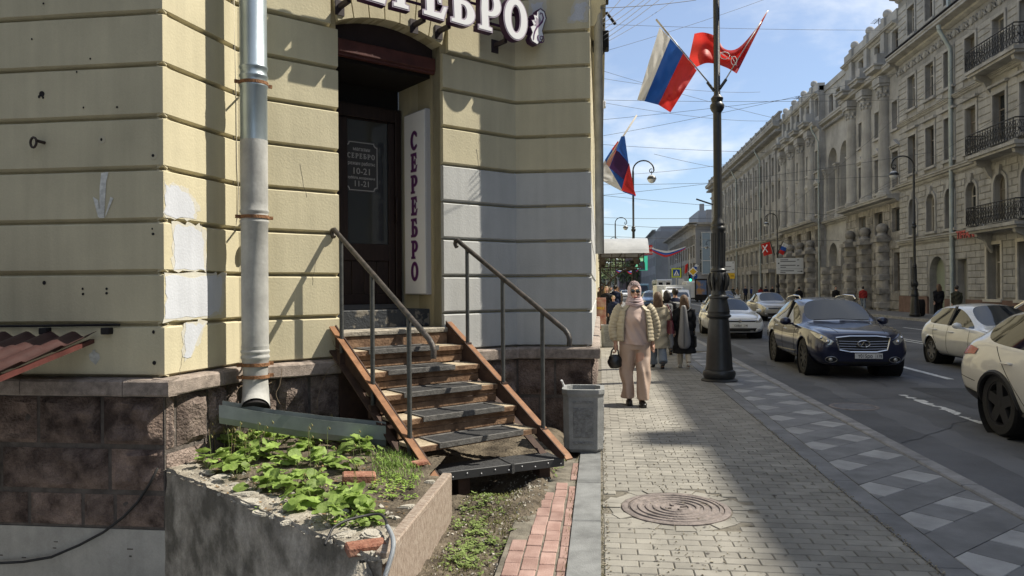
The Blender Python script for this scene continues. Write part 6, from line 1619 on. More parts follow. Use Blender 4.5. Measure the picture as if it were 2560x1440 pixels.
# small flags on far posts
def small_flag(px, py, d, w_, h_, cols, label, tilt=0.):
    t = flag_thing('flag', label, Q(px, py + h_, d)); n = len(cols)
    b = MB(); b.tube([Q(px + w_ * .55, py + h_ * 1.15, d), Q(px + tilt, py - h_ * .1, d)], .035, 5); b.obj('pole', M_ironb, t, w=True)
    for i, m in enumerate(cols):
        b = MB(); b.grid(lambda u, v: Q(px - w_ * u * .9 + tilt * (1 - (i + v) / n) + w_ * .3 * (i + v) / n, py + h_ * ((i + v) / n) + h_ * .22 * u, d + .12 * sin(u * 7 + i)), 8, 4); b.obj('cloth', m, t, True, True, fixn=False)
    return t
f4 = small_flag(1924, 604, 67.5, 24, 30, (M_fr,), 'red flag with a white anchor on the opposite lamp post', 0)
b = MB(); b.tube([Q(1906, 632, 67.2), Q(1918, 612, 67.2)], .05, 5); b.tube([Q(1907, 614, 67.2), Q(1919, 630, 67.2)], .05, 5); b.obj('anchor_emblem', M_white, f4, w=True)
small_flag(1950, 606, 67.5, -14, 26, (M_fw, M_fb, M_fr), 'small tricolour flag beside the red flag on the opposite lamp post', 8)
small_flag(1716, 658, 118, 8, 22, (M_fr,), 'small red flag above the traffic light far off', 4); small_flag(1731, 660, 118, -9, 16, (M_fw, M_fb, M_fr), 'small tricolour flag above the traffic light far off', 8)
small_flag(1690, 672, 130, 9, 12, (M_fr, M_fw), 'small red and white flag left of the traffic signs', 3)
# banners strung over the street
def banner(pts, h_px, d, mats, label, red=None):
    t = thing('street_banner', label, 'banner', Q(*pts[len(pts) // 2], d)); sp = spline([V((*p, 0)) for p in pts], 6); n = len(sp) - 1
    for i, m in enumerate(mats):
        b = MB(); b.grid(lambda u, v: (lambda k, w_: Q(lerp(sp[k].x, sp[min(k + 1, n)].x, w_), lerp(sp[k].y, sp[min(k + 1, n)].y, w_) + h_px * (1 - .55 * abs(2 * u - .8)) * ((i + v) / len(mats)), d + .2 * sin(u * 8)))(min(int(u * n), n - 1), u * n - min(int(u * n), n - 1)), 24, 2)
        b.obj('stripe', m, t, True, True, fixn=False)
    return t
bn = banner([(1630, 619), (1650, 625), (1672, 627), (1698, 621), (1714, 616)], 16, 105, (M_fw, M_fb, M_fr), 'white blue and red cloth banner sagging over the street')
b = MB(); b.prism([((lambda q: (q.x, q.z))(SY(px, py, 108))) for px, py in ((1610, 636), (1631, 637), (1631, 613), (1610, 614))], 107.9, 108.0); rb_ = thing('red_banner', 'red banner with white script joined to the tricolour banner', 'banner', SY(1620, 630, 108)); b.obj('cloth', M_fr, rb_, w=True)
for s, py in (('С днём', 620), ('города!', 631)): q = SY(1620.5, py, 107.85); link('lettering', set_mat(text_mesh(s, .42, .01, shear=.3), M_white), rb_, True, plane_map(q, (1, 0, 0), (0, 0, 1)))
banner([(1540, 673), (1552, 675), (1562, 672)], 9, 180, (M_fw, M_fb, M_fr), 'small tricolour banner left of the second lamp post far off'); banner([(1564, 671), (1580, 676), (1602, 669)], 10, 182, (M_fw, M_fb, M_fr), 'small tricolour banner right of the second lamp post far off')

# ================================================================ traffic light and signs far off
tl = thing('traffic_light', 'green traffic light on a post beside the white van', 'traffic light', SY(1726, 705, 100)); p = SY(1725.5, 700, 100)
b = MB(); b.tube([(p.x, 100.1, 0), (p.x, 100.1, 6.2)], .08, 8); b.obj('post', M_pole, tl, w=True)
b = MB(); q = SY(1726, 698, 99.8); b.box((q.x - .22, 99.7, q.z - .6), (q.x + .22, 99.95, q.z + .65), bev=.03); b.obj('housing', M_dark, tl, w=True)
q = SY(1726, 700, 99.6); b = MB(); b.lathe([(.001, 0), (.17, 0), (.17, .03)], 16, Matrix.Translation((q.x, 99.66, q.z)) @ Matrix.Rotation(pi / 2, 4, 'X')); b.obj('green_lens', mat('green_light', (.05, .9, .45), .4, emit=2.0), tl, w=True)
def signpost(px, py, d, kind, label):
    q = SY(px, py, d); t = thing('traffic_sign', label, 'road sign', q)
    if kind == 'diamond':
        for r_, m, o in ((.62, M_white, 0), (.46, M_sy, -.02)): b = MB(); b.prism([(q.x - r_, q.z), (q.x, q.z - r_), (q.x + r_, q.z), (q.x, q.z + r_)], d + o - .01, d + o + .004); b.obj('plate', m, t, w=True)
    if kind == 'cross':
        for r_, m, o in ((.62, mat('sign_lime', (.60, .68, .03), .5), 0), (.45, mat('sign_blue', (.01, .07, .35), .5), -.02)): b = MB(); b.box((q.x - r_, d + o - .01, q.z - r_), (q.x + r_, d + o + .004, q.z + r_)); b.obj('plate', m, t, w=True)
        b = MB(); b.prism([(q.x - .36, q.z - .36), (q.x + .36, q.z - .36), (q.x, q.z + .36)], d - .05, d - .04); b.obj('triangle', M_white, t, w=True)
        b = MB(); b.tube([(q.x, d - .06, q.z + .12), (q.x, d - .06, q.z - .08), (q.x - .12, d - .06, q.z - .3)], .04, 5); b.tube([(q.x, d - .06, q.z - .08), (q.x + .12, d - .06, q.z - .3)], .035, 5); b.obj('figure', M_blk, t, w=True)
    if kind == 'round':
        b = MB(); b.lathe([(.001, 0), (.45, 0), (.45, .02)], 20, Matrix.Translation(q) @ Matrix.Rotation(pi / 2, 4, 'X')); b.obj('plate', mat('sign_blue2', (.01, .08, .38), .5), t, w=True)
        b = MB(); b.tube([(q.x - .1, d - .04, q.z - .25), (q.x - .1, d - .04, q.z), (q.x + .2, d - .04, q.z + .15)], .05, 5); b.obj('arrow', M_white, t, w=True)
    if kind == 'plate':
        b = MB(); b.box((q.x - .38, d - .01, q.z - .38), (q.x + .38, d + .01, q.z + .38)); b.obj('plate', M_sw, t, w=True)
    b = MB(); b.tube([(q.x, d + .06, 0), (q.x, d + .06, q.z)], .05, 6); b.obj('post', M_pole, t, w=True)
signpost(1732.5, 679, 98, 'diamond', 'orange diamond priority road sign above the traffic light'); signpost(1691, 682, 99, 'cross', 'lime framed pedestrian crossing sign left of the traffic light'); signpost(1735, 691, 98.5, 'round', 'round blue arrow sign beside the traffic light'); signpost(1703, 704, 97, 'plate', 'small white plate below the crossing sign')
ad = thing('advert_panel', 'dark framed poster panel beside the white van', 'advertising panel', SY(1753, 722, 90)); q = SY(1753, 718, 90); b = MB(); b.box((q.x - .75, 89.9, 0.1), (q.x + .75, 90.1, 2.7), bev=.05); b.obj('casing', M_dark, ad, w=True); b = MB(); b.box((q.x - .6, 89.88, .8), (q.x + .6, 89.895, 2.5)); b.obj('poster', mat('poster', (.10, .16, .30), .5, col2=(.42, .24, .10), sc=1.4, lo=.45, hi=.6), ad, w=True)

# ================================================================ overhead wires
wires = [((1505, 340), 70, (2560, 105), 40), ((1500, 60), 30, (2560, 70), 34), ((1500, 175), 60, (2100, 330), 90), ((1505, 250), 40, (2560, 240), 36), ((1500, 300), 60, (2560, 165), 50), ((1490, 360), 80, (2050, 383), 85), ((1490, 462), 60, (2560, 420), 44), ((1490, 487), 60, (2500, 560), 60),
         ((1480, 543), 100, (1800, 545), 100), ((1500, 255), 40, (1960, 300), 90), ((1505, 130), 25, (1960, -20), 30), ((1490, 440), 70, (1830, 408), 90), ((1500, 195), 40, (1900, 230), 70), ((1845, 640), 110, (2560, 255), 22), ((1820, 620), 110, (2560, 300), 24), ((1830, 610), 120, (2440, 120), 26), ((1510, 100), 8, (1660, -10), 9), ((1508, 90), 8, (1640, -12), 9), ((1506, 75), 8, (1625, -12), 9), ((1505, 50), 8, (1560, -12), 9), ((1505, 60), 8, (1600, -12), 9),
         ((1507, 110), 10, (1700, -12), 14), ((1510, 560), 100, (1790, 574), 100), ((1500, 590), 60, (2200, 600), 60), ((1490, 490), 40, (2330, 380), 37), ((1635, 385), 70, (1860, 430), 80), ((1500, 20), 7.7, (1740, 0), 9)]
M_owire = mat('overhead_wire', (.10, .105, .115), .6)
for k, (a, da, c, dc) in enumerate(wires):
    p, q = Q(*a, da), Q(*c, dc); n = 14; sag = (p - q).length * .008
    b = MB(); r0 = .00026
    b.tube([p.lerp(q, i / n) - V((0, 0, sag * 4 * (i / n) * (1 - i / n))) for i in range(n + 1)], [max(.004, r0 * lerp(da, dc, i / n)) for i in range(n + 1)], 5)
    tag(b.obj('overhead_wire', M_owire, None, True), 'thin dark wire strung overhead across the street', 'wire', 'overhead wires across the street')

# ================================================================ litter bins and the sandwich board
M_bin = mat('bin_concrete', (.255, .26, .255), .85, .2, 6, bump=.35, bsc=90, fine=.12, streak=.12)
M_bind = mat('bin_relief', (.215, .22, .22), .9, .25, 30, bump=1., bsc=70)
lbn = thing('litter_bin', 'grey concrete litter bin standing against the corner of the granite base', 'litter bin', (-.17, 7.28, .015), 0, 'concrete litter bins')
def binring(w_, c): return [(-w_ + c, -w_), (w_ - c, -w_), (w_, -w_ + c), (w_, w_ - c), (w_ - c, w_), (-w_ + c, w_), (-w_, w_ - c), (-w_, -w_ + c)]
b = MB(); lv = [(.168, .0), (.190, .035), (.192, .30), (.196, .54), (.206, .57), (.206, .61), (.165, .61), (.160, .50), (.10, .42)]
rings = [[(x, y, z) for x, y in binring(w_, .055)] for w_, z in lv]; vs = [p for r_ in rings for p in r_]
b.add(vs, [(i * 8 + k, i * 8 + (k + 1) % 8, i * 8 + 8 + (k + 1) % 8, i * 8 + 8 + k) for i in range(len(lv) - 1) for k in range(8)] + [tuple(range(8)), tuple(range(len(vs) - 1, len(vs) - 9, -1))])
b.obj('body', M_bin, lbn)
for rz in (0, pi / 2, pi, -pi / 2):
    b = MB(); M_ = Matrix.Rotation(rz, 4, 'Z')
    b.add([M_ @ V(p) for p in ((-.09, -.1965, .15), (.09, -.1965, .15), (.093, -.1995, .43), (-.093, -.1995, .43), (-.10, -.185, .14), (.10, -.185, .14), (.103, -.187, .44), (-.103, -.187, .44))], [(0, 1, 2, 3), (4, 5, 1, 0), (5, 6, 2, 1), (6, 7, 3, 2), (7, 4, 0, 3)]); pn = b.obj('relief_panel', M_bind, lbn)
    for z_ in (.48, .085): b = MB(); b.box((-.1, -.1985, z_), (.1, -.17, z_ + .022), M_); b.obj('groove_bar', M_bind, lbn)
lb2 = copy_tree(lbn); lb2.location = (.22, 20.2, 0); lb2['label'] = 'grey concrete litter bin farther along the wall behind the walking woman'
b = MB(); b.tube([(-.19, .05, .60), (-.215, -.03, .68)], .010, 7, Matrix.Translation(lbn.location)); tag(b.obj('paper_tube', M_white), 'white rolled paper sticking out of the near litter bin', 'paper')
sbd = thing('pavement_board', 'pink and red advertising board on the pavement by the wall', 'advertising board', SY(1497, 830, 27)); q = P(1497, 826, 0)
b = MB(); b.box((-.28, -.03, .05), (.28, .03, 1.25), Matrix.Translation(q), .01); b.obj('panel', mat('board_print', (.35, .12, .10), .6, col2=(.50, .36, .28), sc=5), sbd, w=True)
link('lettering', set_mat(text_mesh('BUBBLE', .13, .004, offset=.004), M_sy), sbd, True, plane_map(q + V((0, -.036, .85)), (1, 0, 0), (0, 0, 1)))
b = MB(); b.box((-.25, .05, 0), (.25, .3, .05), Matrix.Translation(q)); b.obj('foot', M_dark, sbd, w=True)
gb = thing('street_urn', 'dark round litter urn at the foot of the opposite lamp post', 'litter bin', (16.9, 41.5, 0)); MB().lathe([(.28, 0), (.34, .1), (.36, .6), (.33, .85), (.28, .9)], 16).obj('body', M_dark, gb, 40)
# ================================================================ vehicles
def paint(name, c, rough=.3, metal=.0, coat=1.): return mat(name, c, rough, metal=metal, coat=coat, spec=.5, var=.05, sc=2)
M_blue = paint('dark_blue_paint', (.006, .009, .036), .28, .3); M_wht = paint('white_paint', (.66, .645, .60), .35); M_wht2 = paint('bright_white_paint', (.70, .71, .72), .35); M_silver = paint('silver_paint', (.36, .36, .36), .35, .4); M_beige = paint('beige_paint', (.40, .37, .31), .35, .3); M_teal = paint('teal_paint', (.10, .22, .27), .35, .2); M_dblue = paint('blue_paint', (.05, .10, .20), .35, .2); M_grey = paint('grey_paint', (.09, .09, .10), .35, .2)
M_cglass = mat('car_glass', (.012, .015, .018), .04, spec=.5); M_cglass.node_tree.nodes['Principled BSDF'].inputs['IOR'].default_value = 1.6; M_tyre = mat('tyre', (.022, .022, .023), .85, bump=.3, bsc=60); M_rim = mat('alloy_rim', (.20, .20, .21), .35, metal=.8); M_rimd = mat('dark_rim', (.035, .035, .037), .4, metal=.5); M_chrome = mat('chrome', (.62, .62, .63), .12, metal=1.); M_black = mat('black_plastic', (.018, .018, .019), .55); M_seam = mat('panel_gap', (.004, .004, .004), .9)
M_lens = mat('lamp_lens', (.42, .42, .40), .08, metal=.5, spec=.9, coat=1.); M_red = mat('red_lens', (.34, .008, .014), .25, spec=.4, coat=.15); M_plate = mat('number_plate', (.68, .68, .66), .45); M_cabin = mat('cabin_dark', (.012, .012, .013), .9)
def sect(s, zb, ws, wm, wb, zt, wr, zre, zr):
    h = zt - zb
    half = [(0, zb), (ws * .8, zb), (ws, zb + .07), (wm, zb + .36 * h), (wm, zb + .72 * h), (wb + .012, zt - .02), (wb - .015, zt + .015), (wr + .012, zre - .05), (wr - .06, zre), (wr * .5, zre + (zr - zre) * .75), (0, zr)]
    return [V((x, s, z)) for x, z in half] + [V((-x, s, z)) for x, z in half[-2:0:-1]]
def car_base(name, label, stns, pm, axles, Rw, gl, wsh, rws, rim='five', rimm=M_rim, group=None, lip=None, Wt=.225, cat='car'):
    """stations front to rear; front towards -y; gl = side glass station range, wsh / rws = windscreen and rear window station pairs"""
    t = thing(name, label, cat, (0, 0, 0), 0, group); secs = [sect(*s) for s in stns]; n = len(secs[0]); vs = [v for s in secs for v in s]
    body, side, side2, front, rear = MB(), MB(), MB(), MB(), MB()
    for b in (body, side, side2, front, rear): b.v = list(map(tuple, vs))
    for i in range(len(secs) - 1):
        for j in range(n):
            j2 = (j + 1) % n; f = (i * n + j, i * n + j2, (i + 1) * n + j2, (i + 1) * n + j); k = body
            if gl[0] <= i < gl[1] and j in (6, n - 7): k = side if j == 6 else side2
            elif i == wsh and j in (8, 9, 10, 11): k = front
            elif i in rws and j in (8, 9, 10, 11): k = rear
            k.f.append(f); k.mi.append(0)
    body.f += [tuple(range(n - 1, -1, -1)), tuple(range((len(secs) - 1) * n, len(secs) * n))]; body.mi += [0, 0]
    W = max(s[3] for s in stns)
    def fin(b, lv):
        me = b.mesh('work', None); bm = bmesh.new(); bm.from_mesh(me)
        bmesh.ops.delete(bm, geom=[v for v in bm.verts if not v.link_faces], context='VERTS'); bm.to_mesh(me); bm.free()
        return modded(me, [('SUBSURF', dict(levels=lv))])
    bme = fin(body, 3); bvh = BVHTree.FromPolygons([v.co.copy() for v in bme.vertices], [tuple(p.vertices) for p in bme.polygons])
    Ra = Rw + .045; bm = bmesh.new(); bm.from_mesh(bme)
    for ya in axles:
        for v in bm.verts:
            if abs(v.co.x) > W * .55:
                d = V((v.co.y - ya, v.co.z - Rw)); l = d.length
                if Ra - .035 < l < Ra + .03: d *= Ra / l; v.co.y, v.co.z = ya + d.x, Rw + d.y
        bmesh.ops.delete(bm, geom=[f for f in bm.faces if (lambda c: abs(c.x) > W * .5 and (c.y - ya) ** 2 + (c.z - Rw) ** 2 < (Ra - .004) ** 2)(f.calc_center_median())], context='FACES')
    bm.to_mesh(bme); bm.free(); bme.materials.clear(); bme.materials.append(pm); shade(bme, True); bo = link('body', bme, t)
    for b, nm in ((side, 'side_window'), (side2, 'side_window'), (front, 'windscreen'), (rear, 'rear_window')):
        if b.f:
            me = fin(b, 2); me.materials.append(M_cglass); shade(me, True); link(nm, me, t)
    b = MB(); L_ = stns[-1][0]; b.box((-W * .62, .2, .25), (W * .62, L_ - .2, .8)); b.obj('underbody', M_cabin, t)
    for ya in axles:
        for s in (-1, 1):
            xo = W - .035; b = MB(); X = Matrix.Translation((0, ya, Rw)) @ Matrix.Rotation(s * pi / 2, 4, 'Y'); x1 = xo
            b.lathe([(Rw * .66, x1 - Wt), (Rw * .93, x1 - Wt), (Rw, x1 - Wt * .85), (Rw, x1 - Wt * .15), (Rw * .93, x1), (Rw * .70, x1 - .004), (Rw * .66, x1 - .03)], 36, X, caps=False); w_ = b.obj('wheel', M_tyre, t, 40)
            b = MB(); b.lathe([(.001, x1 - .09), (Rw * .66, x1 - .09)], 24, X); b.obj('spoke_backing', M_cabin, w_)  # dark background disc behind the spokes
            b = MB(); b.lathe([(Rw * .69, x1 - .03), (Rw * .69, x1 - .012), (Rw * .645, x1 - .012), (Rw * .62, x1 - .05)], 36, X, caps=False); b.lathe([(.001, x1 - .018), (Rw * .12, x1 - .02), (Rw * .15, x1 - .05)], 14, X, caps=False)
            ns = {'five': 5, 'ten': 10, 'seven': 7}[rim]; wd = {'five': .052, 'ten': .024, 'seven': .036}[rim] * Rw / .32
            for k in range(ns):
                M_ = X @ Matrix.Rotation(2 * pi * k / ns, 4, 'Z'); b.add([M_ @ V(p) for p in ((Rw * .10, -wd * 1.1, x1 - .02), (Rw * .10, wd * 1.1, x1 - .02), (Rw * .65, wd, x1 - .014), (Rw * .65, -wd, x1 - .014), (Rw * .10, -wd * 1.3, x1 - .07), (Rw * .10, wd * 1.3, x1 - .07), (Rw * .65, wd * 1.2, x1 - .06), (Rw * .65, -wd * 1.2, x1 - .06))], [(0, 1, 2, 3), (0, 3, 7, 4), (1, 5, 6, 2)])
            b.obj('rim', rimm, w_, 30)
            b = MB(); b.lathe([(Ra + .012, W * .5), (Ra + .012, W - .02)], 30, X, caps=False); b.lathe([(.001, W * .5), (Ra + .012, W * .5)], 24, X); b.obj('wheel_well', M_cabin, t)
            pts = []
            for k in range(25):
                a = -.12 + (pi + .24) * k / 24; y, z = ya + Ra * cos(a), Rw + Ra * sin(a)
                h = bvh.ray_cast(V((s * 3, y + .012 * cos(a), z + .012 * sin(a))), V((-s, 0, 0)))[0]
                if h and abs(h.x) > W * .5: pts.append(V((h.x - s * .008, y, z)))
            if len(pts) > 4: b = MB(); b.tube(pts, .034 if lip else .014, 6); b.obj('arch_trim', lip or pm, t, 50)
    t['_w'] = W
    return t, bvh, secs
DIRS = {'f': (lambda a, b: V((a, -3, b)), V((0, 1, 0))), 'r': (lambda a, b: V((a, 9, b)), V((0, -1, 0))), 'R': (lambda a, b: V((3, a, b)), V((-1, 0, 0))), 'L': (lambda a, b: V((-3, a, b)), V((1, 0, 0))), 't': (lambda a, b: V((a, b, 4)), V((0, 0, -1)))}
def cast(bvh, p, dr, off):
    o, d = DIRS[dr][0](*p), DIRS[dr][1]; h = bvh.ray_cast(o, d)[0]
    if h is None: h = bvh.find_nearest(o + d * 3.2)[0]
    return h - d * off
def decal(t, bvh, poly, dr, off, m, name, cuts=3):
    bm = bmesh.new(); f = bm.faces.new([bm.verts.new((p[0], p[1], 0)) for p in poly]); bmesh.ops.triangulate(bm, faces=[f]); bmesh.ops.subdivide_edges(bm, edges=bm.edges, cuts=cuts, use_grid_fill=True)
    for v in bm.verts: v.co = cast(bvh, (v.co.x, v.co.y), dr, off)
    bmesh.ops.recalc_face_normals(bm, faces=bm.faces); me = bpy.data.meshes.new(name); bm.to_mesh(me); bm.free(); me.materials.append(m); shade(me, 40); return link(name, me, t)
def seam(t, bvh, pts, dr, m=M_seam, r=.0045, name='panel_gap', off=.0, n=10):
    out = []
    for a, c in zip(pts[:-1], pts[1:]):
        out += [cast(bvh, (lerp(a[0], c[0], i / n), lerp(a[1], c[1], i / n)), dr, off) for i in range(n)]
    out.append(cast(bvh, pts[-1], dr, off)); b = MB(); b.tube(out, r, 5); return b.obj(name, m, t)
def mirror_part(t, x, y, z, m, s, sz=1.):
    b = MB(); b.grid(lambda u, v: V((x + s * .11 + .125 * sz * cos(2 * pi * u) * sin(pi * (.02 + .96 * v)), y + .07 * sz * sin(2 * pi * u) * sin(pi * (.02 + .96 * v)) ** .7, z + .085 * sz * -cos(pi * (.02 + .96 * v)))), 16, 8, wrap=True); b.tube([(x - s * .06, y + .03, z - .06), (x + s * .06, y, z - .05)], .022, 6); return b.obj('mirror', m, t, 60)
def plate(t, txt, reg, x, y, z, w_=.52, h_=.112, rear=False):
    b = MB(); b.box((x - w_ / 2, y - .012, z - h_ / 2), (x + w_ / 2, y, z + h_ / 2), bev=.004); p = b.obj('number_plate', M_plate, t)
    b = MB(); b.box((x + w_ * .245, y - .0142, z - h_ * .46), (x + w_ * .255, y - .0125, z + h_ * .46))
    for q in (((-w_ / 2 + .006, h_ * .44), (w_ / 2 - .006, h_ * .47)), ((-w_ / 2 + .006, -h_ * .47), (w_ / 2 - .006, -h_ * .44))): b.box((x + q[0][0], y - .0142, z + q[0][1]), (x + q[1][0], y - .0125, z + q[1][1]))
    b.obj('plate_border', M_blk, p)
    for s, sz, dx in ((txt, .105, -.125), (reg, .085, .375)): link('lettering', set_mat(text_mesh(s, sz, .0006, offset=.001), M_blk), p, M=plane_map((x + dx * w_, y - .0145, z - .004), (1, 0, 0), (0, 0, 1)) @ Matrix.Diagonal((.82, 1, 1, 1)))
def handle(t, bvh, y, z, s, m):
    dr = 'R' if s > 0 else 'L'; a, c = cast(bvh, (y - .09, z), dr, .022), cast(bvh, (y + .09, z), dr, .022); b = MB(); b.tube([cast(bvh, (y - .1, z), dr, -.005), a, c, cast(bvh, (y + .1, z), dr, -.005)], .013, 7); return b.obj('door_handle', m, t, 50)
def bandv(t, bvh_pts, m): pass
RZ = -.128
# ---------------------------------------------------------------- dark blue crossover, coming towards us
S_suv = [(0, .36, .60, .70, .60, .78, .52, .83, .87), (.05, .27, .72, .82, .70, .84, .62, .90, .94), (.25, .24, .82, .92, .82, .93, .74, .98, .99), (.80, .24, .88, .96, .90, .99, .80, 1.05, 1.05), (1.35, .24, .90, .955, .90, 1.01, .80, 1.07, 1.09), (1.52, .24, .90, .955, .89, 1.02, .80, 1.11, 1.14),
         (2.2, .24, .90, .955, .875, 1.03, .665, 1.52, 1.57), (2.75, .24, .90, .955, .87, 1.035, .645, 1.585, 1.64), (3.4, .24, .90, .96, .87, 1.06, .62, 1.565, 1.62), (4.05, .25, .90, .965, .86, 1.10, .58, 1.46, 1.52), (4.5, .28, .86, .94, .80, 1.12, .54, 1.24, 1.30), (4.76, .34, .80, .88, .72, 1.04, .50, 1.08, 1.10), (4.86, .42, .70, .78, .62, .96, .46, .99, 1.0)]
suv, bv, _ = car_base('parked_crossover', 'dark blue crossover with a wide chrome grille driving towards the viewer', S_suv, M_blue, (.92, 3.80), .385, (5, 9), 5, (9,), 'ten', M_rimd)
suv.name = 'crossover_car'
decal(suv, bv, [(-.50, .83), (-.44, .60), (-.25, .565), (.25, .565), (.44, .60), (.50, .83), (.25, .855), (-.25, .855)], 'f', .006, M_black, 'grille', 4)
for z in (.62, .67, .72, .77): seam(suv, bv, [(-.46, z), (0, z - .012), (.46, z)], 'f', mat('slat_chrome', (.25, .25, .26), .25, metal=.9), .009, 'grille_slat', .018)
seam(suv, bv, [(-.51, .84), (-.25, .87), (.25, .87), (.51, .84), (.45, .595), (.25, .555), (-.25, .555), (-.45, .595), (-.51, .84)], 'f', M_chrome, .016, 'grille_frame', .012)
b = MB(); c0 = cast(bv, (0, .72), 'f', .045); b.tube([c0 + V((.115 * cos(a), 0, .062 * sin(a))) for a in [2 * pi * i / 20 - pi / 2 + (.30 if i == 0 else -.30 if i == 20 else 0) for i in range(21)]], .015, 7)
b.tube([c0 + V((-.055, 0, -.055)), c0 + V((0, 0, .045)), c0 + V((.055, 0, -.055))], .013, 7); b.obj('badge', M_chrome, suv, 50)
for s in (-1, 1):
    decal(suv, bv, [(s * .55, .76), (s * .60, .70), (s * .66, .70), (s * .84, .84), (s * .88, .95), (s * .72, .88)], 'f', .010, M_lens, 'headlight', 4)
    for x, z, r_ in ((.66, .755, .045), (.76, .83, .038)): c = cast(bv, (s * x, z), 'f', .0); b = MB(); b.ball(c, (r_, .035, r_), 12, 8); b.obj('lamp_bulb', M_chrome, suv, True)
    decal(suv, bv, [(s * (.60 + .10 * cos(a)) + s * .04 * (cos(a) < -.5) * -1, .40 + .055 * sin(a)) for a in [2 * pi * i / 12 for i in range(12)]], 'f', .006, M_black, 'fog_light_recess', 2)
    ring = [(s * (.60 + .11 * cos(a)), .40 + .06 * sin(a)) for a in [2 * pi * i / 14 for i in range(15)]]; seam(suv, bv, ring, 'f', mat('fog_ring', (.3, .3, .31), .3, metal=.8), .007, 'fog_light_ring', .008, 2)
    c = cast(bv, (s * .61, .40), 'f', .0); b = MB(); b.ball(c, (.042, .025, .042), 12, 8); b.obj('fog_light', M_lens, suv, True)
    mirror_part(suv, s * .93, 1.95, 1.09, M_blue, s, 1.0)
    dr = 'R' if s > 0 else 'L'
    seam(suv, bv, [(1.62, .98), (1.62, .42), (1.75, .34)], dr); seam(suv, bv, [(2.72, 1.0), (2.72, .36)], dr); seam(suv, bv, [(3.62, 1.02), (3.60, .75), (3.42, .50)], dr); seam(suv, bv, [(1.6, .36), (3.35, .36)], dr)
    handle(suv, bv, 2.48, .90, s, M_chrome); handle(suv, bv, 3.42, .93, s, M_chrome)
    seam(suv, bv, [(1.5, .46), (3.3, .40)], dr, M_chrome if False else mat('sill_trim', (.10, .09, .08), .4, metal=.5), .012, 'sill_trim', .006)
    b = MB(); b.tube([(s * .60, 2.35, 1.575), (s * .60, 2.5, 1.65), (s * .585, 3.1, 1.665), (s * .57, 3.7, 1.62), (s * .57, 3.85, 1.56)], .018, 7); b.obj('roof_rail', M_chrome, suv, 50)
    b = MB(); b.add([(s * .83, 2.70, 1.06), (s * .83, 2.80, 1.06), (s * .655, 2.80, 1.545), (s * .655, 2.70, 1.545), (s * .87, 2.70, 1.05), (s * .87, 2.80, 1.05), (s * .69, 2.80, 1.55), (s * .69, 2.70, 1.55)], [(0, 1, 2, 3), (4, 5, 6, 7), (0, 4, 7, 3), (1, 5, 6, 2)]); b.obj('door_pillar', M_black, suv)
    seam(suv, bv, [(s * .44, .10), (s * .50, .5), (s * .64, 1.0), (s * .70, 1.42)], 't', r=.004)
seam(suv, bv, [(-.56, .885), (-.25, .905), (.25, .905), (.56, .885)], 'f')
plate(suv, 'т015ро', '178', .10, cast(bv, (.10, .47), 'f', .015).y, .475)
decal(suv, bv, [(-.52, .36), (.52, .36), (.48, .27), (-.48, .27)], 'f', .004, M_black, 'lower_grille', 3)
b = MB(); b.tube([(-.55, 1.50, 1.135), (-.05, 1.44, 1.155), (.1, 1.47, 1.15)], .010, 5); b.tube([(0, 1.50, 1.15), (.62, 1.47, 1.13)], .010, 5); b.obj('wiper', M_black, suv)
suv.scale = (.935, .935, .93); suv.location = (4.84, 14.25, RZ); suv.rotation_euler.z = R(-1.0)

# ---------------------------------------------------------------- white saloon (used again, repainted, for traffic far off)
S_sed = [(0, .34, .58, .66, .56, .66, .48, .70, .73), (.05, .24, .70, .78, .66, .70, .58, .75, .78), (.30, .20, .78, .84, .76, .80, .66, .85, .87), (.9, .20, .80, .85, .80, .87, .70, .91, .93), (1.2, .20, .81, .85, .80, .89, .71, .94, .97), (1.35, .20, .81, .85, .80, .90, .71, .97, 1.0),
         (2.1, .20, .81, .85, .785, .92, .565, 1.35, 1.41), (2.6, .20, .81, .85, .78, .93, .55, 1.40, 1.455), (3.2, .20, .81, .85, .78, .94, .54, 1.365, 1.42), (3.65, .21, .80, .85, .77, .95, .56, 1.14, 1.18), (3.85, .22, .80, .84, .76, .95, .60, 1.02, 1.05), (4.3, .26, .76, .80, .70, .92, .56, .98, 1.0), (4.4, .36, .66, .72, .60, .86, .5, .92, .94)]
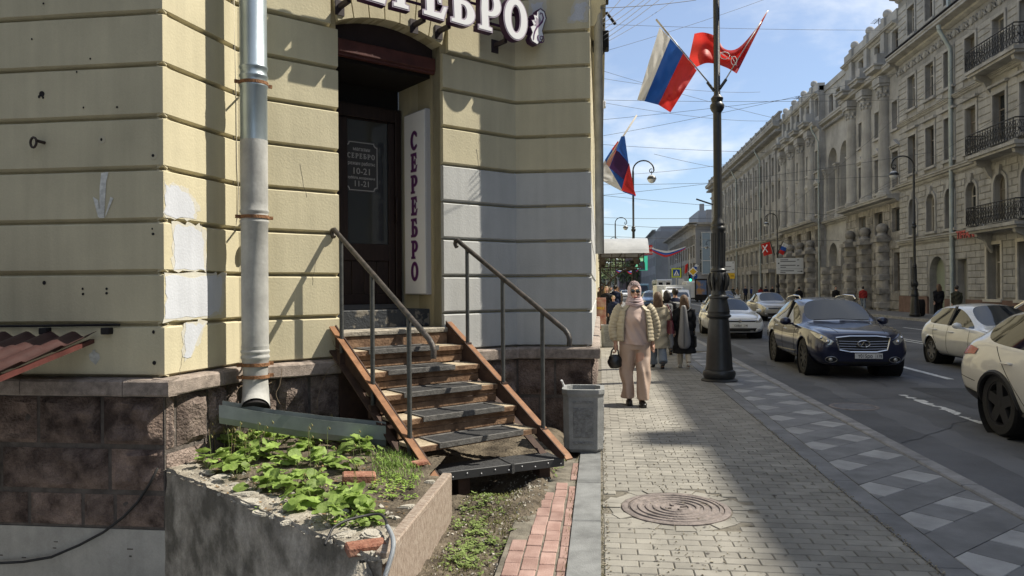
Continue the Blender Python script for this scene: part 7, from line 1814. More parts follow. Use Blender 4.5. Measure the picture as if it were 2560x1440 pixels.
def saloon(label, pm, st=S_sed, axles=(.82, 3.37), gl=(5, 9), rws=(8, 9), wsh=5, name='saloon_car', hatch=False, group='cars on the street'):
    t, bv, _ = car_base(name, label, st, pm, axles, .31, gl, wsh, rws, 'seven', M_rim, group)
    decal(t, bv, [(-.52, .665), (.52, .665), (.50, .615), (-.50, .615)], 'f', .006, M_black, 'grille', 3); decal(t, bv, [(-.55, .40), (.55, .40), (.50, .28), (-.50, .28)], 'f', .006, M_black, 'lower_grille', 3)
    seam(t, bv, [(-.53, .673), (0, .668), (.53, .673)], 'f', M_chrome, .006, 'grille_trim', .01)
    c = cast(bv, (0, .645), 'f', .02); b = MB(); b.tube([c + V((.05 * cos(a), 0, .05 * sin(a))) for a in [2 * pi * i / 14 for i in range(15)]], .008, 6); b.tube([c + V((-.03, 0, .035)), c + V((-.012, 0, -.03)), c + V((0, 0, .0)), c + V((.012, 0, -.03)), c + V((.03, 0, .035))], .006, 5); b.obj('badge', M_chrome, t)
    for s in (-1, 1):
        decal(t, bv, [(s * .50, .68), (s * .52, .60), (s * .66, .60), (s * .77, .68), (s * .76, .75), (s * .62, .73)], 'f', .010, M_lens, 'headlight', 3); c = cast(bv, (s * .60, .66), 'f', -.01); b = MB(); b.ball(c, (.05, .03, .05), 10, 7); b.obj('lamp_bulb', M_chrome, t, True)
        c = cast(bv, (s * .62, .36), 'f', .0); b = MB(); b.ball(c, (.05, .02, .04), 10, 7); b.obj('fog_light', M_lens, t, True)
        mirror_part(t, s * .85, 1.68, .97, pm, s, .8); dr = 'R' if s > 0 else 'L'; L_ = st[-1][0]
        seam(t, bv, [(1.45, .88), (1.45, .40), (1.6, .26)], dr); seam(t, bv, [(2.45, .9), (2.45, .28)], dr); seam(t, bv, [(axles[1] - .1, .92), (axles[1] - .2, .66), (axles[1] - .34, .50)], dr); seam(t, bv, [(1.5, .27), (axles[1] - .42, .27)], dr); handle(t, bv, 2.25, .80, s, pm); handle(t, bv, 3.05, .82, s, pm)
        b = MB(); b.add([(s * .755, 2.42, .95), (s * .755, 2.51, .95), (s * .575, 2.51, 1.37), (s * .575, 2.42, 1.37), (s * .79, 2.42, .945), (s * .79, 2.51, .945), (s * .60, 2.51, 1.375), (s * .60, 2.42, 1.375)], [(0, 1, 2, 3), (4, 5, 6, 7), (0, 4, 7, 3), (1, 5, 6, 2)]); b.obj('door_pillar', M_black, t)
        decal(t, bv, [(s * .45, .86), (s * .45, .72), (s * .68, .70), (s * .70, .84)], 'r', .008, M_red, 'tail_light', 3)
    seam(t, bv, [(-.66, .76), (-.3, .72), (.3, .72), (.66, .76)], 'f')
    return t, bv
vw, bvv = saloon('white saloon with dark lower grille coming up behind the lamp post', M_wht2)
plate(vw, 'т208вт', '198', 0, cast(bvv, (0, .47), 'f', .012).y, .49); vw.scale = (1, 1, .94); vw.location = (4.62, 25.1, RZ)
# white hatchback
S_hat = [list(s) for s in S_sed[:9]] + [[3.55, .22, .80, .845, .77, .95, .55, 1.30, 1.36], [3.80, .26, .76, .82, .72, .94, .56, 1.04, 1.08], [3.92, .34, .70, .77, .66, .88, .52, .94, .96], [3.97, .42, .64, .70, .58, .80, .46, .86, .88]]
hat, bh = saloon('small white hatchback partly hidden behind the big white car', M_wht2, [tuple(s) for s in S_hat], (.82, 3.29), (5, 9), (9,), 5, 'hatchback_car')
for c in [o for o in hat.children if o.name.startswith('mirror')]: pass
hat.scale = (.95, .95, .94); hat.location = (8.17, 14.38, RZ); hat.rotation_euler.z = R(0)
# ---------------------------------------------------------------- near white crossover, its rear wheel in view
S_w = [(0, .36, .60, .70, .60, .80, .52, .86, .9), (.06, .27, .74, .82, .72, .88, .64, .94, .97), (.3, .25, .82, .90, .82, .96, .72, 1.01, 1.03), (.95, .25, .86, .92, .87, 1.0, .76, 1.05, 1.07), (1.25, .25, .86, .92, .87, 1.02, .77, 1.08, 1.1), (1.4, .25, .86, .92, .87, 1.03, .77, 1.11, 1.14),
       (2.1, .25, .86, .92, .85, 1.04, .66, 1.54, 1.6), (2.7, .25, .86, .92, .85, 1.06, .65, 1.60, 1.66), (3.4, .25, .86, .92, .85, 1.10, .63, 1.58, 1.64), (3.95, .26, .86, .92, .84, 1.14, .61, 1.48, 1.55), (4.25, .30, .84, .905, .80, 1.15, .60, 1.28, 1.34), (4.42, .34, .80, .885, .77, 1.06, .62, 1.12, 1.15), (4.48, .40, .74, .82, .70, .98, .58, 1.03, 1.05)]
wsuv, bw = car_base('crossover_car', 'big off white crossover with black wheel arch trim at the right edge', S_w, M_wht, (.85, 3.52), .37, (5, 9), 5, (9,), 'five', M_rimd, lip=M_black)[:2]
for s in (-1, 1):
    dr = 'R' if s > 0 else 'L'
    seam(wsuv, bw, [(1.5, 1.0), (1.5, .45)], dr); seam(wsuv, bw, [(2.55, 1.03), (2.55, .35)], dr); seam(wsuv, bw, [(3.60, 1.10), (3.45, .95), (3.28, .78), (3.05, .55), (2.95, .42)], dr); handle(wsuv, bw, 3.30, .92, s, M_wht); handle(wsuv, bw, 2.3, .90, s, M_wht)
    decal(wsuv, bw, [(3.98, 1.045), (4.02, .97), (4.25, .955), (4.44, .93), (4.44, 1.02), (4.20, 1.075)], dr, .010, M_red, 'tail_light', 4)
    seam(wsuv, bw, [(1.3, .34), (3.05, .34)], dr, M_black, .06, 'sill_cladding', -.01); decal(wsuv, bw, [(3.98, .48), (3.98, .28), (4.46, .40), (4.46, .52)], dr, .012, M_black, 'bumper_cladding', 3)
    seam(wsuv, bw, [(4.0, .62), (4.40, .66)], dr); mirror_part(wsuv, s * .92, 1.8, 1.1, M_wht, s)
    seam(wsuv, bw, [(1.75, 1.075), (2.6, 1.09), (3.4, 1.13), (3.80, 1.18), (3.62, 1.40), (3.2, 1.53)], dr, M_chrome, .010, 'window_trim', .008)
    b = MB(); b.add([(s * .83, 2.50, 1.09), (s * .83, 2.62, 1.09), (s * .66, 2.62, 1.56), (s * .66, 2.50, 1.56), (s * .865, 2.50, 1.08), (s * .865, 2.62, 1.08), (s * .69, 2.62, 1.57), (s * .69, 2.50, 1.57)], [(0, 1, 2, 3), (4, 5, 6, 7), (0, 4, 7, 3), (1, 5, 6, 2)]); b.obj('door_pillar', M_black, wsuv)
    b = MB(); b.tube([(s * .60, 2.3, 1.60), (s * .60, 2.45, 1.68), (s * .58, 3.5, 1.67), (s * .57, 3.75, 1.58)], .016, 7); b.obj('roof_rail', M_chrome, wsuv, 50)
wsuv.scale = (1, 1, .93); wsuv.location = (5.42, 5.50, RZ); wsuv.rotation_euler.z = R(0)
# ---------------------------------------------------------------- more traffic from the saloon
def repaint(o, m0, m1):
    for ch in o.children_recursive:
        for i, sl in enumerate(ch.material_slots):
            if sl.material == m0: sl.link = 'OBJECT'; sl.material = m1
def traffic(x, y, m, label, rev=False, src=vw, m0=M_wht2, sc=1.):
    c = copy_tree(src); c.location = (x, y, RZ); c.rotation_euler.z = pi if rev else 0; c['label'] = label; c.scale = (sc,) * 3; repaint(c, m0, m)
    for ch in [k for k in c.children_recursive if k.name.split('.')[0] in ('number_plate', 'plate_border', 'lettering')]: bpy.data.objects.remove(ch)
    return c
traffic(6.0, 35, M_silver, 'silver saloon just visible left behind the near lamp post'); traffic(9.0, 38.4, M_beige, 'beige saloon showing its side behind the dark blue crossover', sc=1.03)
traffic(4.3, 62, M_dblue, 'blue saloon hidden behind the walking women'); traffic(5.7, 84, M_teal, 'teal saloon beside the head of the woman in the scarf'); traffic(6.9, 100, M_silver, 'grey saloon behind the teal one'); traffic(4.2, 125, M_wht2, 'white saloon far off left of the woman in the scarf'); traffic(4.4, 150, M_grey, 'dark saloon far down the left lane')
traffic(7.0, 140, M_wht2, 'white saloon far off in the second lane'); traffic(4.3, 185, M_wht2, 'white saloon, one of the farthest in the left lane'); traffic(7.0, 190, M_dblue, 'blue saloon, one of the farthest in the second lane'); traffic(13.0, 74, M_wht2, 'white saloon with lit lamps right of the white van'); traffic(4.3, 215, M_beige, 'beige saloon at the far end of the road')
def boxy(name, label, cat, x, y, W, L_, H, m, rev, front=True):
    t = thing(name, label, cat, (x, y, RZ), pi if rev else 0); b = MB(); h = W / 2
    prof = [(0, .35), (0, 1.0), (.12, 1.15), (.75 if L_ < 8 else .25, H - .15), (1.0 if L_ < 8 else .5, H), (L_ - .12, H), (L_, H - .12), (L_, .35)]
    vs = [(s * h * (1 if 0 < i < 7 else .97), y_, z) for s in (-1, 1) for i, (y_, z) in enumerate(prof)]; n = len(prof)
    b.add(vs, [tuple(range(n)), tuple(range(2 * n - 1, n - 1, -1))] + [(i, n + i, n + (i + 1) % n, (i + 1) % n) for i in range(n)]); me = modded(b.mesh('body', m), [('BEVEL', dict(width=.07, segments=2))]); link('body', me, t)
    b = MB(); a, c = (V((0, prof[2][0], prof[2][1])), V((0, prof[3][0], prof[3][1]))); nn = V((0, -(c - a).z, (c - a).y)).normalized() * .02
    lo, hi = a.lerp(c, .08) + nn, a.lerp(c, .9) + nn; b.add([(-h * .9, lo.y, lo.z), (h * .9, lo.y, lo.z), (h * .82, hi.y, hi.z), (-h * .82, hi.y, hi.z)], [(0, 1, 2, 3)]); b.obj('windscreen', M_cglass, t)
    for s in (-1, 1): b = MB(); b.box((s * h * .99 - .02, 1.0, H * .52), (s * h * .99 + .02, L_ * .42 if L_ < 8 else L_ - .5, H * .80)); b.obj('side_window', M_cglass, t)
    for s in (-1, 1):
        b = MB(); b.box((s * h * .48 - .01 - .3, L_, H * .55), (s * h * .48 + .3, L_ + .015, H * .85)); b.obj('rear_window', M_cglass if L_ > 8 else m, t)
        b = MB(); b.box((s * (h - .12) - .06, L_, .75), (s * (h - .12) + .06, L_ + .02, 1.2)); b.obj('tail_light', M_red, t)
        b = MB(); b.box((s * (h - .3) - .14, -.02, .72), (s * (h - .3) + .14, .03, .9), bev=.02); b.obj('headlight', M_lens, t)
        for yy in (.9, L_ - 1.0): b = MB(); b.lathe([(.15, 0), (.34, .0), (.34, .22), (.15, .22)], 18, Matrix.Translation((s * (h - .02) - (.22 if s > 0 else 0), yy, .34)) @ Matrix.Rotation(pi / 2, 4, 'Y')); b.obj('wheel', M_tyre, t, 40)
    b = MB(); b.box((-.006, L_, .5), (.006, L_ + .012, H - .2)); b.obj('door_gap', M_seam, t); b = MB(); b.box((-h * .95, L_ - .05, .36), (h * .95, L_ + .06, .55)); b.obj('bumper', M_black, t)
    b = MB(); b.box((-h * .6, -.025, .5), (h * .6, .02, .68)); b.obj('grille', M_black, t); return t
boxy('delivery_van', 'tall white delivery van seen from behind by the traffic light', 'van', 11.4, 96, 2.0, 5.6, 2.55, M_wht2, True)
boxy('coach', 'white coach seen from behind farther up the street', 'bus', 10.4, 132, 2.5, 11, 3.15, M_wht2, True); boxy('minibus', 'blue grey minibus facing us beside the head of the woman in the scarf', 'van', 6.1, 108, 2.0, 5, 2.4, M_teal, False)
tk = boxy('refrigerator_truck', 'white small truck with a refrigerator box behind the walking girls', 'truck', 4.85, 47.5, 1.75, 3.2, 1.62, M_wht2, False)
b = MB(); b.box((-1.12, 1.9, .62), (1.12, 5.2, 1.93), bev=.03); b.obj('box_body', mat('box_panel', (.56, .57, .56), .5, .06, 2), tk); b = MB(); b.box((-.62, 1.55, 1.38), (.62, 1.9, 1.82), bev=.08); fu = b.obj('cooling_unit', M_wht2, tk)
for k in range(5): b = MB(); b.box((-.45, 1.535, 1.46 + .06 * k), (.45, 1.552, 1.485 + .06 * k)); b.obj('vent_slat', M_black, fu)
b = MB(); b.lathe([(.001, 0), (.13, 0), (.13, .02)], 16, Matrix.Translation((0, 1.535, 1.58)) @ Matrix.Rotation(pi / 2, 4, 'X')); b.obj('badge', M_wht2, fu); b = MB(); b.tube([(-.07, 1.51, 1.53), (0, 1.51, 1.65), (.07, 1.51, 1.53), (-.07, 1.51, 1.53)], .018, 5); b.obj('badge_mark', M_black, fu)
b = MB(); b.lathe([(.15, -1.05), (.34, -1.05), (.34, 1.05), (.15, 1.05)], 16, Matrix.Translation((0, 4.3, .34)) @ Matrix.Rotation(pi / 2, 4, 'Y')); b.obj('rear_axle', M_tyre, tk)
# ================================================================ people
M_skin = mat('skin', (.50, .30, .22), .55, .06, 12, spec=.35); M_hairb = mat('brown_hair', (.085, .048, .028), .55, .4, 3, col2=(.17, .10, .055), stretch=(60, 60, 4), bump=.4, bsc=30, spec=.4); M_haird = mat('dark_hair', (.022, .017, .015), .5, .3, 5, stretch=(60, 60, 5), spec=.4); M_hairl = mat('fair_hair', (.30, .22, .13), .6, .3, 5, stretch=(60, 60, 5))
def cloth_mat(n, c, v=.12): return mat(n, c, .9, v, 5, bump=.15, bsc=35, spec=.2)
M_black_c = cloth_mat('black_cloth', (.014, .014, .016)); M_navy = cloth_mat('navy_cloth', (.015, .02, .045)); M_trench = cloth_mat('trench_cloth', (.40, .355, .265)); M_jean = cloth_mat('denim', (.17, .20, .24), .2); M_greyc = cloth_mat('grey_cloth', (.15, .15, .155)); M_tan = cloth_mat('tan_cloth', (.32, .24, .16)); M_redc = cloth_mat('red_cloth', (.26, .03, .03)); M_lilac = cloth_mat('lilac_cloth', (.36, .22, .42)); M_cream = cloth_mat('cream_cloth', (.55, .50, .42)); M_bluec = cloth_mat('blue_cloth', (.03, .06, .22)); M_olive = cloth_mat('olive_cloth', (.05, .05, .035))
M_shoe = mat('black_shoe', (.012, .012, .012), .3, spec=.6); M_whiteshoe = mat('pale_shoe', (.50, .49, .46), .6); M_bagred = mat('maroon_leather', (.085, .012, .022), .4, .2, 8, spec=.5)
def loft(b, rings, n=16, caps=True):            # rings (x, y, z, rx, ry)
    vs = [(x + rx * cos(2 * pi * k / n), y + ry * sin(2 * pi * k / n), z) for x, y, z, rx, ry in rings for k in range(n)]
    fs = [(i * n + k, i * n + (k + 1) % n, (i + 1) * n + (k + 1) % n, (i + 1) * n + k) for i in range(len(rings) - 1) for k in range(n)]
    if caps: fs += [tuple(range(n - 1, -1, -1)), tuple(range((len(rings) - 1) * n, len(rings) * n))]
    return b.add(vs, fs)
def fuse(b, m, vox, sm=6, fn=None):              # one continuous skin over overlapping lofts
    me = modded(b.mesh('work', None), [('REMESH', dict(mode='VOXEL', voxel_size=vox)), ('SMOOTH', dict(factor=.5, iterations=sm))])
    if fn:
        for v in me.vertices: v.co = fn(v.co)
    me.materials.append(m); shade(me, True); return me
def head_parts(b, c, s=1.):                      # a face looking towards -y
    x, y, z = c
    b.ball((x, y + .01 * s, z + .02 * s), (.075 * s, .092 * s, .098 * s), 16, 12); b.ball((x, y - .018 * s, z - .045 * s), (.056 * s, .068 * s, .070 * s), 14, 10); b.ball((x, y - .055 * s, z - .092 * s), (.026 * s, .022 * s, .020 * s), 10, 8)
    b.tube([(x, y - .080 * s, z + .018 * s), (x, y - .096 * s, z - .008 * s), (x, y - .106 * s, z - .028 * s)], [.010 * s, .012 * s, .015 * s], 8); b.ball((x, y - .078 * s, z + .032 * s), (.045 * s, .014 * s, .010 * s), 10, 6)
    for k in (-1, 1): b.ball((x + k * .038 * s, y - .062 * s, z - .02 * s), (.022 * s, .018 * s, .02 * s), 8, 6); b.ball((x + k * .078 * s, y + .012 * s, z - .005 * s), (.010 * s, .02 * s, .03 * s), 8, 6)
    b.ball((x, y - .085 * s, z - .064 * s), (.024 * s, .014 * s, .010 * s), 8, 6)
def hand(b, p, d, s=1., side=1, curl=.6):        # palm and five fingers hanging from wrist p along d, bent towards -y
    p, d = V(p), V(d).normalized(); f = V((0, -1, 0)); f = (f - d * f.dot(d)).normalized(); w = d.cross(f) * side
    b.tube([p, p + d * .03 * s, p + d * .085 * s], [.024 * s, .033 * s, .034 * s], 10)
    # fan the fingers along the direction the hand swings in (fore and aft), thumb in front
    for i, l in enumerate((.068, .078, .073, .058)):
        o = p + d * .08 * s + f * (.028 - .0185 * i) * s; k = w * -.5 * curl
        b.tube([o, o + (d + k * .3) * l * .45 * s, o + (d * .75 + k) * l * .85 * s, o + (d * .35 + k * 1.5) * l * s * 1.02], [.0095 * s, .009 * s, .0085 * s, .007 * s], 7)
    o = p + d * .03 * s + f * .026 * s; b.tube([o, o + (d * .6 + f * .6) * .045 * s, o + (d + f * .35 - w * .3) * .075 * s], [.012 * s, .0105 * s, .008 * s], 7)
LIB = {}
def figure(label, pos, H=1.68, rz=0., coat=M_black_c, coat_len=.62, legs=M_black_c, hair=M_haird, hair_len=.10, stride=.18, shoe=M_shoe, skirt=None, hood=False, arm=0., vox=.022, group=None, bag=None, wide=1., cuff=.06):
    """a walking person facing -y locally"""
    t = thing('person', label, 'person', pos, rz, group); t.scale = (H / 1.7,) * 3; key = (coat_len, hair_len, stride, bool(skirt), arm, vox, wide, cuff)
    if key not in LIB:
        hips = .90; b = MB(); st = stride
        loft(b, [(0, 0, .84, .14, .105), (0, 0, .95, .165, .12), (0, 0, 1.10, .135, .10), (0, -.01, 1.27, .165, .115), (0, 0, 1.40, .17, .09), (0, .005, 1.455, .07, .06), (0, 0, 1.50, .05, .052), (0, -.005, 1.58, .05, .055)], 14); head_parts(b, (0, -.015, 1.605))
        lg = []
        for s in (-1, 1):
            fy = -st * s; lift = .07 if s < 0 and st > .1 else 0; kn = (s * .085, fy * .45 - .05, .48 + lift * .3); an = (s * .08, fy + (.06 if s < 0 else 0), .085 + lift); lg.append((kn, an, s, lift))
            b.tube([(s * .085, 0, .90), kn, an], [.088, .060, .040], 10); b.tube([(an[0], an[1] + .02, an[2] - .035), (an[0], an[1] - .10, .035 + lift * .4), (an[0], an[1] - .16, .028 + lift * .2)], [.038, .038, .03], 8)
        arms = []
        for s in (-1, 1):
            ay = st * s * .55; sh = (s * .185, 0, 1.385); el = (s * (.225 + arm), ay * .4 + .03, 1.12); wr = (s * (.225 + arm), ay - .02, .87); b.tube([sh, el, wr], [.052, .043, .030], 10); hand(b, wr, (0, -.1, -1), 1., s); arms.append((sh, el, wr))
        body = fuse(b, M_skin, .013 if vox < .02 else .018, 3)
        zc = 1.44 - coat_len; c = MB(); fl = .02 + .09 * max(0, coat_len - .55)
        loft(c, [(0, 0, zc, .20 * wide + fl, .155 + fl), (0, 0, (zc + 1.0) / 2, .19 * wide + fl * .6, .145 + fl * .5), (0, 0, 1.02, .185 * wide, .135), (0, 0, 1.12, .17 * wide, .13), (0, -.01, 1.28, .20 * wide, .145), (0, 0, 1.39, .20 * wide, .115), (0, .005, 1.45, .105, .085), (0, .005, 1.475, .075, .072)], 18)
        for sh, el, wr in arms: c.tube([sh, el, (wr[0], wr[1], wr[2] + .015)], [.075, .062, .050], 10)
        coatm = fuse(c, None, vox, 5, lambda p: p + V((.012 * sin(p.z * 38 + p.x * 30) * (p.x > 0) - .010 * sin(p.z * 31 + 2) * (p.x < 0), .010 * sin(p.z * 29 + p.x * 22), 0)) * (1 if p.z < 1.38 else .2)); coatm.materials.clear()
        l_ = MB()
        if skirt: loft(l_, [(0, 0, .32, .26, .24), (0, 0, .6, .22, .19), (0, 0, .9, .17, .13), (0, 0, 1.0, .15, .12)], 18); 
        for kn, an, s, lift in lg:
            if not skirt: l_.tube([(s * .088, 0, .93), kn, (an[0], an[1], an[2] + .0)], [.105, .080 * wide, .055 + cuff * .4], 12); l_.ball((s * .05, 0, .93), (.12, .12, .1), 10, 8)
        legm = fuse(l_, None, vox, 4); legm.materials.clear()
        shm = []
        for kn, an, s, lift in lg:
            b = MB(); b.tube([(an[0], an[1] + .05, .05 + lift), (an[0], an[1] - .02, .055 + lift * .9), (an[0], an[1] - .12, .045 + lift * .35), (an[0], an[1] - .19, .036 + lift * .15)], [.040, .050, .046, .026], 10); b.box((an[0] - .042, an[1] - .2, .0 + lift * .1), (an[0] + .042, an[1] - .05, .03 + lift * .15)); shm.append(fuse(b, None, .014, 3)); shm[-1].materials.clear()
        h = MB(); 
        h.ball((0, .012, 1.635), (.090, .105, .105), 14, 10)
        if hair_len > .12: loft(h, [(0, .07, 1.62 - hair_len, .095, .03), (0, .075, 1.60 - hair_len * .5, .125, .05), (0, .06, 1.58, .105, .07), (0, .03, 1.66, .09, .09)], 14)
        hairm = fuse(h, None, .016, 4, lambda p: V((p.x, p.y + (.07 if p.y < -.055 and p.z < 1.66 else 0), p.z)) + V((.004 * sin(p.x * 160), .004 * sin(p.x * 190 + 1), 0))); hairm.materials.clear()
        LIB[key] = (body, coatm, legm, shm, hairm)
    body, coatm, legm, shm, hairm = LIB[key]
    def add(name, me, m):
        o = link(name, me, t)
        if m:
            if not me.materials: me.materials.append(m)
            o.material_slots[0].link = 'OBJECT'; o.material_slots[0].material = m
        return o
    add('body', body, M_skin); add('coat', coatm, coat); add('skirt' if skirt else 'trousers', legm, skirt or legs); add('hair', hairm, hair)
    for me in shm: add('shoe', me, shoe)
    return t
def local_obj(t, b, name, m, sm=True):
    return b.obj(name, m, t, sm)
def flat_face(p): return p
# ---------------------------------------------------------------- the woman in the scarf, walking towards us
wp = P(1588, 1012, 0); wo = thing('person', 'woman in pink headscarf, sunglasses and beige quilted jacket walking towards us', 'person', (wp.x, wp.y, 0), R(4)); wo.scale = (.95, .95, .955)
b = MB()
loft(b, [(0, 0, .86, .16, .12), (0, 0, .97, .19, .135), (0, 0, 1.10, .165, .12), (0, -.02, 1.25, .175, .13), (0, 0, 1.40, .18, .095), (0, .005, 1.455, .075, .065), (0, 0, 1.50, .052, .054), (0, -.005, 1.58, .05, .055)], 16); head_parts(b, (0, -.02, 1.625), 1.06)
LEGS = (((-.09, .02, .48), (-.075, .02, .09)), ((.085, -.10, .49), (.07, -.14, .085)))
for s, (kn, an) in zip((-1, 1), LEGS):
    b.tube([(s * .09, 0, .92), kn, an], [.10, .065, .042], 12); b.tube([(an[0], an[1] + .02, .06), (an[0] + s * .01, an[1] - .10, .035), (an[0] + s * .015, an[1] - .16, .028)], [.038, .036, .026], 8)
AR = (((-.20, .01, 1.375), (-.285, .03, 1.12), (-.275, -.02, .885)), ((.20, .01, 1.375), (.290, .04, 1.12), (.262, .06, .885)))
for s, (sh, el, wr) in zip((-1, 1), AR): b.tube([sh, el, wr], [.055, .045, .031], 10); hand(b, wr, (-.02 * s, -.12, -1), 1.08, s, .9 if s < 0 else .5)
me = fuse(b, M_skin, .0075, 4); link('body', me, wo)
b = MB(); b.ball((0, -.118, 1.556), (.026, .008, .006), 10, 6); b.ball((0, -.117, 1.546), (.022, .009, .006), 10, 6); b.obj('lips', mat('lips', (.36, .10, .09), .5), wo, True)
b = MB()
for s in (-1, 1): b.tube([(s * .020 + 0, -.108, 1.660), (s * .055, -.098, 1.664)], [.004, .003], 6)
b.obj('eyebrow', M_haird, wo)
gl_ = MB()
for s in (-1, 1):
    b = MB(); b.lathe([(.001, 0), (.0275, 0), (.0275, .004), (.001, .006)], 20, Matrix.Translation((s * .034, -.118, 1.637)) @ Matrix.Rotation(pi / 2, 4, 'X')); b.obj('sunglass_lens', mat('dark_lens', (.008, .006, .006), .06, spec=.9), wo, 30)
    gl_.tube([(s * .034 + .0285 * cos(a), -.120, 1.637 + .0285 * sin(a)) for a in [2 * pi * i / 16 for i in range(17)]], .0028, 6); gl_.tube([(s * .062, -.116, 1.645), (s * .085, -.02, 1.642)], .0025, 5)
gl_.tube([(-.008, -.121, 1.645), (0, -.122, 1.649), (.008, -.121, 1.645)], .0026, 5); gl_.obj('sunglass_frame', mat('gold_frame', (.35, .25, .12), .3, metal=.9), wo, True)
M_scarf = mat('pink_scarf', (.46, .33, .32), .75, .18, 18, col2=(.52, .42, .42), bump=.25, bsc=40, spec=.25)
def scarf(u, v):
    a = 2 * pi * u; th = pi * (.02 + .70 * v); r = V((.100 * sin(th) * cos(a), .122 * sin(th) * sin(a), .128 * cos(th))); k = 1 + .012 * sin(9 * th + 3 * cos(a)); return V((0, .006, 1.655)) + r * k + V((0, 0, -.05 * v * v))
b = MB(); b.grid(scarf, 36, 24, wrap=True); keep = []
for f in b.f:
    c = sum((V(b.v[i]) for i in f), V()) / 4
    if c.y < -.035 and ((c.x / .070) ** 2 + ((c.z - 1.628) / .098) ** 2) < 1: continue
    keep.append(f)
b.f = keep; b.mi = [0] * len(keep); me = modded(b.mesh('scarf', M_scarf), [('SOLIDIFY', dict(thickness=.008)), ('SUBSURF', dict(levels=1))]); shade(me, True); so = link('headscarf', me, wo)
for k, (z, rx, ry, tl_, yy) in enumerate(((1.535, .088, .098, .05, .0), (1.505, .098, .106, .03, -.005), (1.475, .108, .112, .045, -.008), (1.445, .112, .110, .02, -.008), (1.425, .10, .095, -.02, .0))):
    b = MB(); n = 28; b.tube([(rx * cos(a), yy + ry * sin(a) * .92, z + tl_ * (-sin(a)) * -.45 + .006 * sin(3 * a + k)) for a in [2 * pi * i / n for i in range(n + 1)]], [.020 + .005 * sin(2 * pi * i / n * 2 + k) for i in range(n + 1)], 9); b.obj('scarf_fold', M_scarf, so, True)
b = MB(); b.grid(lambda u, v: (lambda p: p * 1.035 + V((0, -.000, -.058)))(scarf(u, v * .42)), 30, 8, wrap=True); ht = b.obj('scarf_pattern', mat('scarf_grey', (.13, .11, .11), .75, .4, 60, col2=(.42, .30, .30), lo=.45, hi=.6), so, True)
M_blouse = mat('pink_blouse', (.50, .375, .32), .55, .06, 4, spec=.35, bump=.05, bsc=20)
def bw_(z, a):
    f = sin(a); sid = cos(a); r0 = lerp(.215, .195, smoothstep(.89, 1.12, z)); r0 = lerp(r0, .20, smoothstep(1.12, 1.3, z)); r0 = lerp(r0, .10, smoothstep(1.36, 1.47, z)); ry = lerp(.17, .14, smoothstep(.9, 1.1, z)) - .05 * smoothstep(1.33, 1.46, z)
    bust = .055 * max(0, -f) * math.exp(-((z - 1.235) / .075) ** 2) * (.75 + .25 * cos(2 * sid * 3)); fold = .010 * sin(4 * a + 9 * z) * smoothstep(1.2, .9, z) + .006 * sin(11 * a + 30 * z) * (z < 1.25)
    return V((sid * (r0 + fold), f * (ry + bust + fold), z))
b = MB(); b.grid(lambda u, v: bw_(lerp(.875 + .012 * sin(4 * pi * u), 1.465, v), 2 * pi * u), 64, 44, wrap=True); b.obj('blouse', M_blouse, wo, True)
M_trous = mat('pink_trousers', (.42, .315, .25), .5, .06, 3, spec=.4, bump=.05, bsc=18)
b = MB(); loft(b, [(0, 0, .80, .205, .145), (0, 0, .90, .205, .15), (0, 0, 1.0, .185, .14)], 20)
for s, (kn, an) in zip((-1, 1), LEGS):
    loft(b, [(an[0] + s * .034, an[1] - .015, .105, .098, .145), (an[0] + s * .028, an[1], .28, .096, .125), (kn[0] + s * .026, kn[1], .50, .100, .118), (s * .108, -.0, .70, .112, .125), (s * .095, 0, .88, .125, .14)], 20)
def fold_t(p):
    k = smoothstep(.85, .4, p.z); a = atan2(p.y, p.x); d = V((cos(a), sin(a), 0)); return p + d * (.013 * k * sin(p.x * 46 + p.z * 7 + 3 * nz(p.x * 3, p.z * 2)) + .010 * sin(p.z * 16 - p.x * 26 + 1.5) * smoothstep(.95, .6, p.z)) 
me = fuse(b, M_trous, .011, 5, fold_t); link('trousers', me, wo)
for s, (kn, an) in zip((-1, 1), LEGS):
    b = MB(); x = an[0] + s * .012; b.tube([(x - s * .005, an[1] + .05, .045), (x, an[1] - .03, .05), (x + s * .008, an[1] - .12, .040), (x + s * .012, an[1] - .185, .030)], [.040, .050, .048, .024], 12); b.box((x - .04, an[1] - .18, .0), (x + .045, an[1] + .07, .022)); me = fuse(b, M_shoe, .008, 4); link('shoe', me, wo)
M_puff = mat('beige_quilt', (.37, .32, .225), .5, .08, 6, spec=.35, bump=.25, bsc=25)
def jack(u, v):
    z = lerp(.92, 1.445, v); a = lerp(-pi / 2 + .62, 1.5 * pi - .62, u) ; r0 = lerp(.262, .25, smoothstep(.9, 1.15, z)); r0 = lerp(r0, .24, smoothstep(1.15, 1.33, z)); r0 = lerp(r0, .115, smoothstep(1.34, 1.46, z)); ry = lerp(.185, .165, smoothstep(.9, 1.2, z)) - .07 * smoothstep(1.34, 1.46, z)
    q = .008 * abs(sin(pi * (z - .92) / .052)) ** .6 + .006 * nz(a * 4, z * 20); op = 1 + .12 * smoothstep(.25, 0, min(u, 1 - u)) * smoothstep(1.4, 1.1, z); return V((cos(a) * (r0 + q) * op, sin(a) * (ry + q), z))
b = MB(); b.grid(jack, 56, 72); me = modded(b.mesh('jacket', M_puff), [('SOLIDIFY', dict(thickness=.018))]); shade(me, True); jo = link('jacket', me, wo)
